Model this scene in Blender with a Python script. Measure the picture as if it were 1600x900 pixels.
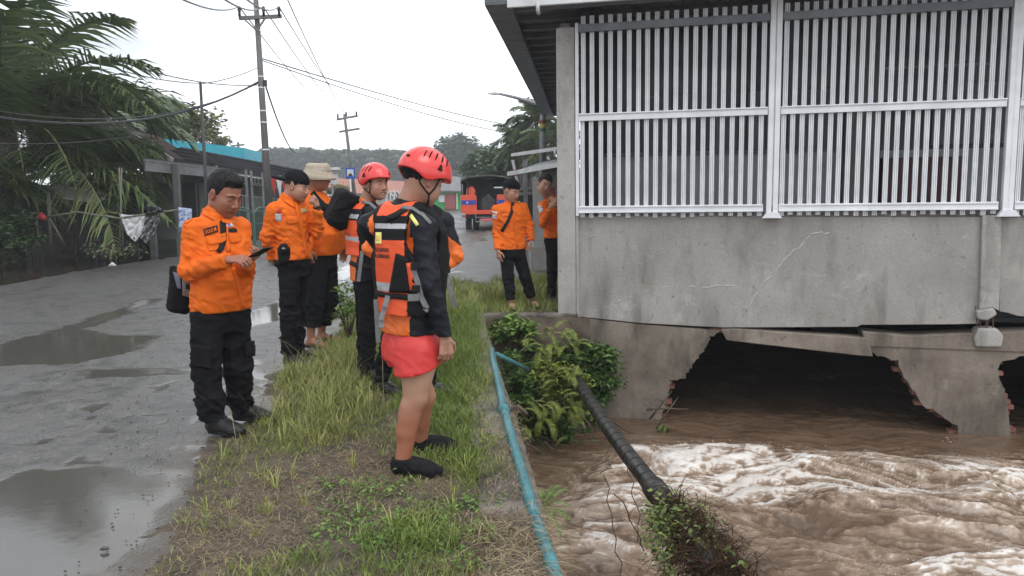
import bpy, math, random
import numpy as np
from mathutils import Vector, Matrix
from mathutils.bvhtree import BVHTree

for o in list(bpy.data.objects):
    bpy.data.objects.remove(o)
scene = bpy.context.scene
col = scene.collection
RND = random.Random(7)
NR = np.random.default_rng(7)

# ------------------------------------------------------------ camera
FPX, CAMH, PITCH, ROLL = 1230.0, 1.5, math.atan(150 / 1230.0), 0.015
cF = Vector((0, math.cos(PITCH), -math.sin(PITCH)))
r0 = Vector((1, 0, 0)); u0 = Vector((0, math.sin(PITCH), math.cos(PITCH)))
cR = r0 * math.cos(ROLL) - u0 * math.sin(ROLL)
cU = r0 * math.sin(ROLL) + u0 * math.cos(ROLL)
CAM = Vector((0, 0, CAMH))
cam_d = bpy.data.cameras.new('camera'); cam = bpy.data.objects.new('camera', cam_d); col.objects.link(cam)
cam_d.sensor_width = 36.0; cam_d.lens = 36.0 * FPX / 1600.0
cam_d.clip_start = 0.05; cam_d.clip_end = 3000
M = Matrix((( cR.x, cU.x, -cF.x, CAM.x), (cR.y, cU.y, -cF.y, CAM.y), (cR.z, cU.z, -cF.z, CAM.z), (0, 0, 0, 1)))
cam.matrix_world = M
scene.camera = cam

# ------------------------------------------------------------ sky and sun (overcast)
SUN_EL, SUN_ROT = math.radians(55), math.radians(150)
world = bpy.data.worlds.new('World'); scene.world = world; world.use_nodes = True
wt = world.node_tree; wn = wt.nodes; wl = wt.links
bg = wn['Background']
sky = wn.new('ShaderNodeTexSky'); sky.sky_type = 'NISHITA'; sky.sun_disc = False
sky.sun_elevation = SUN_EL; sky.sun_rotation = SUN_ROT; sky.dust_density = 3.0
tc = wn.new('ShaderNodeTexCoord'); mp = wn.new('ShaderNodeMapping'); mp.inputs['Scale'].default_value = (1, 1, 3.5)
nz = wn.new('ShaderNodeTexNoise'); nz.inputs['Scale'].default_value = 1.3; nz.inputs['Detail'].default_value = 5
nz.inputs['Roughness'].default_value = 0.55
rp = wn.new('ShaderNodeValToRGB')
rp.color_ramp.elements[0].position = 0.43; rp.color_ramp.elements[0].color = (5.0, 5.35, 5.8, 1)
rp.color_ramp.elements[1].position = 0.62; rp.color_ramp.elements[1].color = (11.6, 11.9, 12.2, 1)
mx = wn.new('ShaderNodeMix'); mx.data_type = 'RGBA'; mx.inputs[0].default_value = 0.93
wl.new(tc.outputs['Generated'], mp.inputs['Vector']); wl.new(mp.outputs[0], nz.inputs['Vector'])
wl.new(nz.outputs['Fac'], rp.inputs['Fac']); wl.new(sky.outputs[0], mx.inputs[6]); wl.new(rp.outputs[0], mx.inputs[7])
wl.new(mx.outputs[2], bg.inputs['Color']); bg.inputs['Strength'].default_value = 0.145
sun_d = bpy.data.lights.new('sun', 'SUN'); sun = bpy.data.objects.new('sun', sun_d); col.objects.link(sun)
sun_d.energy = 0.9; sun_d.angle = math.radians(35); sun_d.color = (1, 0.97, 0.93)
sun.rotation_euler = (math.radians(90) - SUN_EL, 0, math.radians(180) - SUN_ROT)
scene.view_settings.view_transform = 'Standard'; scene.view_settings.look = 'None'
scene.view_settings.exposure = 0.38; scene.view_settings.gamma = 1.0
scene.view_settings.use_curve_mapping = False
scene.render.engine = 'CYCLES'

# ------------------------------------------------------------ pixel rays -> points in the world
def ray(u, v):
    return (cF * FPX + cR * (u - 800.0) + cU * (450.0 - v))
def P(u, v, Y):
    d = ray(u, v); return CAM + d * (Y / d.y)
def G(u, v, z=0.0):
    d = ray(u, v); return CAM + d * ((z - CAMH) / d.z)
def PL(u, v, p0, n):
    d = ray(u, v); return CAM + d * ((p0 - CAM).dot(n) / d.dot(n))

# ------------------------------------------------------------ numpy perlin noise
_perm = NR.permutation(256); _perm = np.concatenate([_perm, _perm, _perm])
_g = NR.normal(size=(256, 3)); _g /= np.linalg.norm(_g, axis=1)[:, None]
def perlin(p):
    p = np.asarray(p, dtype=np.float64); i = np.floor(p).astype(np.int64); f = p - i
    w = f * f * f * (f * (f * 6 - 15) + 10); i &= 255
    r = 0
    for dx in (0, 1):
        wx = w[..., 0] if dx else 1 - w[..., 0]
        for dy in (0, 1):
            wy = w[..., 1] if dy else 1 - w[..., 1]
            for dz in (0, 1):
                wz = w[..., 2] if dz else 1 - w[..., 2]
                h = _perm[_perm[_perm[(i[..., 0] + dx) & 255] + ((i[..., 1] + dy) & 255)] + ((i[..., 2] + dz) & 255)]
                g = _g[h]
                r = r + wx * wy * wz * (g[..., 0] * (f[..., 0] - dx) + g[..., 1] * (f[..., 1] - dy) + g[..., 2] * (f[..., 2] - dz))
    return r * 1.5
def fbm(p, oc=4, lac=2.03, gain=0.5):
    p = np.asarray(p, float); a = 1; s = 0; t = 0
    for k in range(oc):
        s = s + a * perlin(p + 17.3 * k); t += a; p = p * lac; a *= gain
    return s / t
def polysd(poly, x, y):
    """signed distance to a polygon, negative inside"""
    poly = np.asarray(poly, float); d = np.full(x.shape, 1e9); ins = np.zeros(x.shape, bool); n = len(poly)
    for i in range(n):
        a = poly[i]; b = poly[(i + 1) % n]; e = b - a
        wx = x - a[0]; wy = y - a[1]
        t = np.clip((wx * e[0] + wy * e[1]) / (e @ e + 1e-12), 0, 1)
        d = np.minimum(d, np.hypot(wx - t * e[0], wy - t * e[1]))
        c = ((a[1] > y) != (b[1] > y)) & (x < (b[0] - a[0]) * (y - a[1]) / (b[1] - a[1] + 1e-12) + a[0])
        ins ^= c
    return np.where(ins, -d, d)

# ------------------------------------------------------------ materials
MATS = {}
def mat(name, c1, c2=None, scale=8.0, rough=0.6, bump=0.0, bscale=60.0, metal=0.0, spec=0.5, c3=None, stretch=(1, 1, 1),
        attr=None, ramp=(0.35, 0.65), bdist=0.01, trans=0.0, rough2=None, coat=0.0, sheen=0.0, detail=5):
    if name in MATS: return MATS[name]
    m = bpy.data.materials.new(name); m.use_nodes = True; MATS[name] = m
    t = m.node_tree; n = t.nodes; l = t.links; b = n['Principled BSDF']
    b.inputs['Roughness'].default_value = rough; b.inputs['Metallic'].default_value = metal
    b.inputs['Specular IOR Level'].default_value = spec
    b.inputs['Coat Weight'].default_value = coat
    b.inputs['Sheen Weight'].default_value = sheen
    if trans: b.inputs['Subsurface Weight'].default_value = 0
    c1 = tuple(c1) + (1,)
    b.inputs['Base Color'].default_value = c1
    tcn = n.new('ShaderNodeTexCoord'); mpn = n.new('ShaderNodeMapping'); mpn.inputs['Scale'].default_value = stretch
    l.new(tcn.outputs['Object'], mpn.inputs['Vector'])
    if c2 is not None:
        r = n.new('ShaderNodeValToRGB'); e = r.color_ramp.elements
        e[0].position = ramp[0]; e[0].color = c1; e[1].position = ramp[1]; e[1].color = tuple(c2) + (1,)
        if c3 is not None:
            k = e.new(1.0); k.color = tuple(c3) + (1,)
            if ramp[1] > .85: e[1].position = .7
        if attr:
            a = n.new('ShaderNodeAttribute'); a.attribute_name = attr; l.new(a.outputs['Fac'], r.inputs['Fac'])
        else:
            q = n.new('ShaderNodeTexNoise'); q.inputs['Scale'].default_value = scale; q.inputs['Detail'].default_value = detail
            q.inputs['Roughness'].default_value = 0.6
            l.new(mpn.outputs[0], q.inputs['Vector']); l.new(q.outputs['Fac'], r.inputs['Fac'])
            if rough2 is not None:
                mr = n.new('ShaderNodeMapRange'); mr.inputs[1].default_value = ramp[0]; mr.inputs[2].default_value = ramp[1]
                mr.inputs[3].default_value = rough; mr.inputs[4].default_value = rough2
                l.new(q.outputs['Fac'], mr.inputs[0]); l.new(mr.outputs[0], b.inputs['Roughness'])
        l.new(r.outputs['Color'], b.inputs['Base Color'])
    if bump:
        q2 = n.new('ShaderNodeTexNoise'); q2.inputs['Scale'].default_value = bscale; q2.inputs['Detail'].default_value = 6
        bp = n.new('ShaderNodeBump'); bp.inputs['Strength'].default_value = bump; bp.inputs['Distance'].default_value = bdist
        l.new(mpn.outputs[0], q2.inputs['Vector']); l.new(q2.outputs['Fac'], bp.inputs['Height']); l.new(bp.outputs[0], b.inputs['Normal'])
    return m

# ------------------------------------------------------------ object helpers
def tag(o, label=None, cat=None, group=None, kind=None):
    if label: o['label'] = label
    if cat: o['category'] = cat
    if group: o['group'] = group
    if kind: o['kind'] = kind
    return o
def empty(name, loc=(0, 0, 0), label=None, cat=None, group=None, rz=0):
    o = bpy.data.objects.new(name, None); col.objects.link(o); o.location = loc; o.rotation_euler = (0, 0, rz)
    o.empty_display_size = 0.2
    return tag(o, label, cat, group)
def mesh_obj(name, verts, faces, mats, parent=None, smooth=False, fmat=None, attrs=None, local=True):
    """verts are in world space; a parented part is stored relative to its parent"""
    me = bpy.data.meshes.new(name)
    verts = np.asarray(verts, float).reshape(-1, 3)
    off = Vector((0, 0, 0))
    if parent is not None and local:
        q = parent
        while q is not None: off = off + q.location; q = q.parent
        verts = verts - np.array(off)
    me.from_pydata(verts.tolist(), [], [list(map(int, f)) for f in faces] if not isinstance(faces, list) else faces)
    if not isinstance(mats, (list, tuple)): mats = [mats]
    for m in mats: me.materials.append(m)
    if fmat is not None: me.polygons.foreach_set('material_index', np.asarray(fmat, dtype=np.int32))
    if smooth: me.polygons.foreach_set('use_smooth', np.ones(len(me.polygons), bool))
    if attrs:
        for k, v in attrs.items():
            a = me.attributes.new(k, 'FLOAT', 'POINT'); a.data.foreach_set('value', np.asarray(v, dtype=np.float32))
    me.update()
    o = bpy.data.objects.new(name, me); col.objects.link(o)
    if parent is not None: o.parent = parent
    return o

class MB:
    def __init__(self): self.v = []; self.f = []; self.m = []
    def quad(self, *pts, m=0):
        b = len(self.v); self.v += [tuple(p) for p in pts]; self.f.append(tuple(range(b, b + len(pts)))); self.m.append(m); return self
    def box(self, c, s, R=None, m=0):
        b = len(self.v); c = Vector(c)
        for z in (-1, 1):
            for y in (-1, 1):
                for x in (-1, 1):
                    p = Vector((x * s[0] / 2, y * s[1] / 2, z * s[2] / 2))
                    if R is not None: p = R @ p
                    self.v.append(tuple(c + p))
        for q in ((0, 2, 3, 1), (4, 5, 7, 6), (0, 1, 5, 4), (2, 6, 7, 3), (0, 4, 6, 2), (1, 3, 7, 5)):
            self.f.append(tuple(b + k for k in q)); self.m.append(m)
        return self
    def beam(self, a, b_, w, h, up=(0, 0, 1), m=0):
        a = Vector(a); b_ = Vector(b_); d = (b_ - a); L = d.length; d.normalize()
        s = d.cross(Vector(up))
        if s.length < 1e-6: s = Vector((1, 0, 0))
        s.normalize(); u = s.cross(d)
        R = Matrix((s, d, u)).transposed()
        return self.box((a + b_) / 2, (w, L, h), R, m)
    def tube(self, pts, rad, n=8, cap=True, m=0):
        pts = [Vector(p) for p in pts]; N = len(pts)
        if not isinstance(rad, (list, tuple)): rad = [rad] * N
        b = len(self.v); prev = None
        for i, p in enumerate(pts):
            t = (pts[min(i + 1, N - 1)] - pts[max(i - 1, 0)]).normalized()
            if prev is None:
                s = t.cross(Vector((0, 0, 1)))
                if s.length < .1: s = t.cross(Vector((1, 0, 0)))
            else: s = prev - t * prev.dot(t)
            s.normalize(); prev = s; w = t.cross(s)
            for k in range(n):
                a = 2 * math.pi * k / n
                self.v.append(tuple(p + (s * math.cos(a) + w * math.sin(a)) * rad[i]))
        for i in range(N - 1):
            for k in range(n):
                k2 = (k + 1) % n
                self.f.append((b + i * n + k, b + i * n + k2, b + (i + 1) * n + k2, b + (i + 1) * n + k)); self.m.append(m)
        if cap:
            self.f.append(tuple(b + k for k in range(n))[::-1]); self.m.append(m)
            self.f.append(tuple(b + (N - 1) * n + k for k in range(n))); self.m.append(m)
        return self
    def prism(self, poly, d, m=0):
        """poly: list of 3D points; d: extrusion vector"""
        d = Vector(d); n = len(poly); b = len(self.v)
        self.v += [tuple(p) for p in poly] + [tuple(Vector(p) + d) for p in poly]
        self.f.append(tuple(range(b, b + n))); self.f.append(tuple(range(b + 2 * n - 1, b + n - 1, -1))); self.m += [m, m]
        for i in range(n):
            j = (i + 1) % n
            self.f.append((b + i, b + n + i, b + n + j, b + j)); self.m.append(m)
        return self
    def build(self, name, mats, parent=None, smooth=False, bevel=0, label=None, cat=None, group=None, kind=None):
        o = mesh_obj(name, self.v, list(self.f), mats, parent, smooth, self.m)
        if bevel:
            md = o.modifiers.new('bevel', 'BEVEL'); md.width = bevel; md.segments = 2; md.limit_method = 'ANGLE'
        return tag(o, label, cat, group, kind)

def grid_obj(name, xs, ys, zf, m, parent=None, attrs=None, keep=None, smooth=True):
    X, Y = np.meshgrid(xs, ys, indexing='ij'); Z = zf(X, Y) if callable(zf) else np.full(X.shape, zf)
    nx, ny = X.shape; idx = np.arange(nx * ny).reshape(nx, ny)
    f = np.stack([idx[:-1, :-1], idx[1:, :-1], idx[1:, 1:], idx[:-1, 1:]], -1).reshape(-1, 4)
    if keep is not None:
        k = keep(X, Y); kk = (k[:-1, :-1] & k[1:, :-1] & k[1:, 1:] & k[:-1, 1:]).reshape(-1); f = f[kk]
    at = {a: fn(X, Y).reshape(-1) for a, fn in (attrs or {}).items()}
    return mesh_obj(name, np.stack([X, Y, Z], -1).reshape(-1, 3), f.tolist(), m, parent, smooth, attrs=at)

def copy_tree(o, parent=None):
    c = o.copy(); col.objects.link(c)
    if parent is not None: c.parent = parent
    for ch in [k for k in bpy.data.objects if k.parent == o]: copy_tree(ch, c)
    return c

# many small blades / leaves in one mesh
def blades(name, base, tip, width, m, parent=None, mid=0.5, bend=None, rnd=None, side=None, segs=2, taper=0.75):
    """base, tip (N,3); bend (N,3) offset of the middle"""
    N = len(base); base = np.asarray(base); tip = np.asarray(tip); width = np.broadcast_to(np.asarray(width), (N,))
    d = tip - base
    if side is None:
        a = NR.uniform(0, 2 * np.pi, N); side = np.stack([np.cos(a), np.sin(a), np.zeros(N)], -1)
    if bend is None: bend = np.zeros((N, 3))
    rows = []
    for k in range(segs):
        t = k / segs; w = width * (1 - t * (1 - taper) if k < 1 else 1 - t * (1 - taper))
        c = base + d * t + bend * (4 * t * (1 - t))
        rows += [c - side * w[:, None] / 2, c + side * w[:, None] / 2]
    rows.append(tip)
    V = np.stack(rows, 1); nv = V.shape[1]; V = V.reshape(-1, 3)
    b = np.arange(N) * nv; F = []
    for k in range(segs - 1): F.append(np.stack([b + 2 * k, b + 2 * k + 1, b + 2 * k + 3, b + 2 * k + 2], -1))
    q = np.concatenate(F).tolist() if F else []
    t = np.stack([b + 2 * segs - 2, b + 2 * segs - 1, b + 2 * segs], -1).tolist()
    if rnd is None: rnd = NR.uniform(0, 1, N)
    return mesh_obj(name, V, q + t, m, parent, smooth=False, attrs={'rnd': np.repeat(rnd, nv)})

def leaves(name, c, size, m, parent=None, rnd=None, droop=0.3, aspect=0.5, up=0.5):
    """leaf shaped faces (a folded diamond) at points c"""
    N = len(c); c = np.asarray(c); size = np.broadcast_to(np.asarray(size), (N,))[:, None]
    a = NR.uniform(0, 2 * np.pi, N); e = NR.uniform(-droop - .3, up, N)
    d = np.stack([np.cos(a) * np.cos(e), np.sin(a) * np.cos(e), np.sin(e)], -1)
    z = NR.normal(size=(N, 3)) * .5 + np.array([0, 0, 1.0]); s = np.cross(d, z); s /= np.linalg.norm(s, axis=1)[:, None] + 1e-9
    nrm = np.cross(s, d)
    p0 = c; p1 = c + d * size * .45 + s * size * aspect * .5 + nrm * size * .08
    p2 = c + d * size - nrm * size * .1; p3 = c + d * size * .45 - s * size * aspect * .5 + nrm * size * .08
    V = np.stack([p0, p1, p2, p3], 1).reshape(-1, 3); b = np.arange(N) * 4
    F = np.concatenate([np.stack([b, b + 1, b + 2], -1), np.stack([b, b + 2, b + 3], -1)]).tolist()
    if rnd is None: rnd = NR.uniform(0, 1, N)
    return mesh_obj(name, V, F, m, parent, smooth=False, attrs={'rnd': np.repeat(rnd, 4)})
# ------------------------------------------------------------ terrain
EDGE = [(0.62, -3.0), (0.43, 0.0), (0.17, 3.07), (0.02, 5.0), (-0.2, 7.4), (-0.33, 9.2), (-0.38, 9.75)]
def edge_x(y):
    return np.interp(y, [e[1] for e in EDGE], [e[0] for e in EDGE])
BANKY = 9.62
WATZ = -1.3
m_soil = mat('wet_soil', (.045, .032, .022), (.11, .085, .06), scale=3, rough=.8, bump=.5, bscale=30)
mb = MB()
ye = [-60, -3, 0, 3.07, 5, 7.4, 9.2, BANKY]
for a, b in zip(ye[:-1], ye[1:]):
    mb.quad((-900, a, -.055), (edge_x(a) - .03, a, -.055), (edge_x(b) - .03, b, -.055), (-900, b, -.055))
mb.quad((-900, BANKY, -.055), (0.62, BANKY, -.055), (3.2, 40, -.055), (-900, 40, -.055))
mb.quad((-900, 40, -.055), (900, 40, -.055), (900, 1200, -.055), (-900, 1200, -.055))
mb.build('ground', m_soil, kind='structure')

# flood water over the left forecourt
m_flood = mat('flood_water', (.03, .026, .02), (.05, .042, .03), scale=.4, rough=.06, bump=.12, bscale=2.5, bdist=.03)
mb = MB()
SH = [G(-260, 492, -.03), G(0, 447, -.03), G(120, 425, -.03), G(200, 412, -.03), G(275, 401, -.03), G(400, 376, -.03), G(470, 352, -.03)]
for a, b in zip(SH[:-1], SH[1:]):
    mb.quad((a.x + .35, a.y, -.03), (b.x + .35, b.y, -.03), (b.x - 40, b.y + 3, -.03), (a.x - 40, a.y + 3, -.03))
mb.build('flood_water', m_flood, kind='structure')

# ------------------------------------------------------------ road
shoreL = [(p.x, p.y) for p in SH]
def road_left(y): return np.interp(y, [p[1] for p in shoreL] + [200], [p[0] for p in shoreL] + [-10])
rb_px = [(170, 960), (240, 895), (290, 800), (325, 715), (372, 668), (424, 628), (432, 588), (500, 545), (545, 500), (560, 470), (600, 440), (700, 420)]
RB = [(-1.25, -3), (-1.3, 1.5)] + [(G(u, v).x, G(u, v).y) for u, v in rb_px]
def road_right(y): return np.interp(y, [p[1] for p in RB], [p[0] for p in RB])
PUD = [
 [(-120, 760), (0, 742), (60, 722), (180, 722), (292, 728), (300, 762), (270, 800), (225, 850), (165, 905), (-140, 920)],
 [(0, 535), (60, 520), (150, 492), (215, 468), (262, 462), (225, 480), (140, 512), (170, 520), (250, 523), (215, 545), (120, 565), (30, 568), (-60, 575), (-60, 545)],
 [(130, 575), (260, 572), (400, 575), (440, 590), (300, 583), (160, 585)],
 [(380, 515), (440, 500), (540, 440), (600, 400), (545, 410), (430, 470), (350, 500)],
 [(645, 440), (720, 405), (735, 415), (690, 448)],
 [(236, 680), (285, 678), (285, 689), (240, 691)],
 [(560, 400), (700, 345), (690, 372), (600, 410)],
]
PW = [[(G(u, v).x, G(u, v).y) for u, v in q] for q in PUD]
def f_pud(X, Y):
    d = np.full(X.shape, 9.0)
    p = np.stack([X, Y, 0 * X], -1)
    for q in PW: d = np.minimum(d, polysd(q, X, Y))
    n = fbm(p * 1.6, 4) * .22 + fbm(p * 9, 3) * .05
    big = np.clip(.5 - (d + n) / .10, 0, 1)
    # small film patches
    f = fbm(p * np.array([1.5, 1.1, 1]) * 3.0, 5)
    zone = np.clip((X + 3.6) / .8, 0, 1) * np.clip((8.5 - Y) / 2, 0, 1) * np.clip((Y - 3.8) / .8, 0, 1)
    sm = np.clip((f - .33 + .17 * zone) / .05, 0, 1) * .85
    return np.maximum(big, sm * np.clip(zone + .25, 0, 1))
def f_wet(X, Y):
    p = np.stack([X * 1.0, Y * .5, 0 * X], -1)
    return np.clip(.5 + fbm(p * .8, 4) * 1.3, 0, 1)
def f_chip(X, Y):   # coarse worn chip seal area to the left, smooth patched asphalt on the right
    p = np.stack([X, Y, 0 * X], -1)
    return np.clip((-(X + 3.9 + .18 * (Y - 5)) + fbm(p * 1.2, 3) * .8) / .35, 0, 1)
def road_z(X, Y):
    p = np.stack([X, Y, 0 * X], -1)
    return -.012 + fbm(p * .9, 2) * .006 * np.clip(1 - f_pud(X, Y), 0, 1) - .004 * f_pud(X, Y)

def road_material():
    m = bpy.data.materials.new('wet_asphalt'); m.use_nodes = True; t = m.node_tree; n = t.nodes; l = t.links; b = n['Principled BSDF']
    tcn = n.new('ShaderNodeTexCoord')
    def noise(s, d=4):
        q = n.new('ShaderNodeTexNoise'); q.inputs['Scale'].default_value = s; q.inputs['Detail'].default_value = d; l.new(tcn.outputs['Object'], q.inputs['Vector']); return q.outputs['Fac']
    def at(a):
        q = n.new('ShaderNodeAttribute'); q.attribute_name = a; return q.outputs['Fac']
    def mixc(f, a, b_):
        q = n.new('ShaderNodeMix'); q.data_type = 'RGBA'
        l.new(f, q.inputs[0])
        for k, s in ((6, a), (7, b_)):
            if isinstance(s, tuple): q.inputs[k].default_value = s + (1,)
            else: l.new(s, q.inputs[k])
        return q.outputs[2]
    def mathn(op, a, b_):
        q = n.new('ShaderNodeMath'); q.operation = op; q.use_clamp = True
        for k, s in ((0, a), (1, b_)):
            if isinstance(s, (int, float)): q.inputs[k].default_value = s
            else: l.new(s, q.inputs[k])
        return q.outputs[0]
    def mapr(f, a0, a1, b0, b1):
        q = n.new('ShaderNodeMapRange'); l.new(f, q.inputs[0]); 
        for k, s in zip((1, 2, 3, 4), (a0, a1, b0, b1)): q.inputs[k].default_value = s
        return q.outputs[0]
    fine = noise(70, 3); mid = noise(7, 6); big = noise(.9, 4)
    vo = n.new('ShaderNodeTexVoronoi'); vo.inputs['Scale'].default_value = 70; l.new(tcn.outputs['Object'], vo.inputs['Vector'])
    smooth = mixc(mapr(mid, .3, .7, 0, 1), (.036, .035, .034), (.092, .088, .085))
    smooth = mixc(mapr(fine, .40, .62, 0, .8), smooth, (.145, .14, .133))
    smooth = mixc(mapr(noise(38, 4), .50, .64, 0, .7), smooth, (.03, .029, .028))
    chipc = mixc(mapr(vo.outputs['Distance'], .1, .6, 0, 1), (.165, .158, .15), (.042, .04, .038))
    c = mixc(at('chip'), smooth, chipc)
    c = mixc(mapr(big, .35, .7, 0, .55), c, (.075, .066, .056))
    c = mixc(mapr(noise(3.3, 7), .52, .66, 0, .7), c, (.028, .027, .026))
    pud = at('puddle')
    c = mixc(pud, c, (.085, .08, .072))
    mud = at('mud')
    c = mixc(mathn('MULTIPLY', mud, mapr(mid, .3, .6, .4, 1)), c, (.085, .068, .052))
    l.new(c, b.inputs['Base Color'])
    rr = mathn('ADD', mapr(mid, .3, .7, .22, .52), mapr(at('wet'), 0, 1, .16, -.14))
    rr = mathn('ADD', rr, mapr(at('chip'), 0, 1, 0, .14))
    mr = n.new('ShaderNodeMix'); l.new(pud, mr.inputs[0]); l.new(rr, mr.inputs[2]); mr.inputs[3].default_value = .09
    l.new(mr.outputs[0], b.inputs['Roughness'])
    # relief: chips and asphalt grain, killed in the puddles where only faint ripples stay
    h = mathn('ADD', mathn('MULTIPLY', fine, .5), mathn('MULTIPLY', mathn('SUBTRACT', 1.0, vo.outputs['Distance']), mapr(at('chip'), 0, 1, .15, .8)))
    bp = n.new('ShaderNodeBump'); bp.inputs['Distance'].default_value = .011
    l.new(h, bp.inputs['Height']); l.new(mapr(pud, 0, 1, .9, 0.0), bp.inputs['Strength'])
    rip = noise(14, 3)
    bp2 = n.new('ShaderNodeBump'); bp2.inputs['Distance'].default_value = .004; l.new(rip, bp2.inputs['Height']); l.new(mapr(pud, 0, 1, 0.5, .10), bp2.inputs['Strength'])
    l.new(bp.outputs[0], bp2.inputs['Normal'])
    l.new(bp2.outputs[0], b.inputs['Normal'])
    b.inputs['Specular IOR Level'].default_value = .55
    return m
m_road = road_material()
def f_mud(X, Y):
    p = np.stack([X, Y, 0 * X], -1)
    return np.clip((X - road_right(Y) + .40 + fbm(p * 2.5, 3) * .35) / .25, 0, 1)
ra = {'puddle': f_pud, 'wet': f_wet, 'chip': f_chip, 'mud': f_mud}
def keep_road(X, Y): return (X > road_left(Y) + fbm(np.stack([X, Y, 0 * X], -1) * 1.2, 3) * .35)
xs1 = np.concatenate([np.arange(-14, -5, .12), np.arange(-5, -.6, .028)]); ys1 = np.concatenate([np.arange(-2, 2.4, .3), np.arange(2.4, 8, .03), np.arange(8, 13.9, .08)])
grid_obj('road', xs1, ys1, road_z, m_road, attrs=ra, keep=keep_road)['kind'] = 'structure'
ys2 = np.concatenate([np.array([ys1[-1]]), np.arange(14, 40, .15), np.arange(40, 110, 1.2)])
grid_obj('road', np.concatenate([np.arange(-24, -10, .5), np.arange(-10, 4.2, .12)]), ys2, lambda X, Y: np.full(X.shape, -.012), m_road, attrs=ra,
         keep=lambda X, Y: keep_road(X, Y) & (X < -.5 + (Y - 13) * .22) & (Y > 13.8))['kind'] = 'structure'
# lane paint
m_paint = mat('road_paint', (.42, .42, .41), (.2, .2, .2), scale=14, rough=.4)
mb = MB()
for (u0_, v0, u1, v1) in ((376, 463, 392, 456), (388, 432, 399, 420)):
    a = G(u0_, v0); b = G(u1, v1); d = (b - a).normalized(); s = Vector((d.y, -d.x, 0)) * .03
    mb.quad((a.x - s.x, a.y - s.y, -.001), (a.x + s.x, a.y + s.y, -.001), (b.x + s.x, b.y + s.y, -.001), (b.x - s.x, b.y - s.y, -.001))
mb.build('lane_marking', m_paint, kind='structure')
# loose grit and stones on the road
mb = MB()
for i in range(220):
    if i < 150:
        v = RND.uniform(600, 900); u = RND.uniform(150, 360) - (v - 700) * .3
    else: u, v = RND.uniform(0, 430), RND.uniform(480, 700)
    p = G(u, v, -.008); r = RND.uniform(.0015, .0055)
    mb.box((p.x, p.y, p.z + r * .4), (r * 2, r * 1.5, r), Matrix.Rotation(RND.uniform(0, 3), 3, 'Z'))
s = MB(); p = G(163, 859, -.005)
s.tube([p + Vector((-.02, 0, .0)), p + Vector((-.006, 0, .006)), p + Vector((.010, .005, .005)), p + Vector((.019, .005, 0))], [.002, .009, .008, .002], 7)
s.build('stone', mat('stone', (.06, .055, .05), (.1, .09, .08), scale=40), smooth=True, label='small dark clod of asphalt lying at the edge of the big near puddle', cat='stone')
mb.build('grit', mat('grit', (.04, .036, .032), (.10, .095, .085), scale=30, rough=.8), kind='stuff')
tag(bpy.data.objects['grit'], 'scattered grit and small stones on the wet asphalt', 'grit')

# ------------------------------------------------------------ grass verge
def verge_edge_noise(X, Y):
    return fbm(np.stack([X, Y, 0 * X], -1) * 2.2, 4) * .22
def verge_z(X, Y):
    p = np.stack([X, Y, 0 * X], -1)
    d = X - road_right(Y) + verge_edge_noise(X, Y)           # metres into the verge
    h = np.clip(d / .45, -1, 1) * .028 - .012
    return h + fbm(p * 3.3, 4) * .03 * np.clip(d / .3, 0, 1) + fbm(p * 14, 2) * .008
def in_right(X, Y): return X < edge_x(Y) - .0
m_verge = mat('verge_soil', (.03, .024, .016), (.12, .09, .062), scale=7, rough=.85, bump=.9, bscale=55, c3=(.055, .05, .03), ramp=(.30, .66), bdist=.02, detail=8)
xs = np.arange(-2.9, .72, .03); ys = np.arange(-1.5, 9.70, .04)
V_ = grid_obj('verge', xs, ys, verge_z, m_verge, keep=lambda X, Y: X < edge_x(Y) - .27 + .0 * X); V_['kind'] = 'structure'
# the ground behind: bank where the two men stand, gravel shoulder
def back_z(X, Y):
    p = np.stack([X, Y, 0 * X], -1)
    return .0 + fbm(p * 1.7, 4) * .04 - np.clip((Y - 12) / 3, 0, 1) * .01
m_gravel = mat('shoulder_gravel', (.07, .065, .06), (.17, .16, .15), scale=2.5, rough=.35, bump=.8, bscale=26, ramp=(.4, .6), rough2=.6, bdist=.03, detail=8)
grid_obj('gravel_shoulder', np.arange(-2.6, 2.9, .08), np.arange(12.0, 40, .12), lambda X, Y: back_z(X, Y) * .6 + .0, m_gravel,
         keep=lambda X, Y: (X > -1.5 + (Y - 12) * .03 + fbm(np.stack([X, Y, 0 * X], -1) * .8, 3) * .8) & (X < .62 + .088 * (Y - 9.6)))['kind'] = 'structure'
V2 = grid_obj('bank_ground', np.arange(-2.4, .75, .05), np.arange(9.64, 14.6, .05), back_z, m_verge,
         keep=lambda X, Y: (X > road_right(Y) - .2 + (Y - 9.7) * .17 + verge_edge_noise(X, Y)) & (Y < 13.6 + fbm(np.stack([X, Y, 0 * X], -1) * 1.2, 3) * 1.2) & (X < .60 + .088 * (Y - 9.6)))
V2['kind'] = 'structure'

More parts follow.
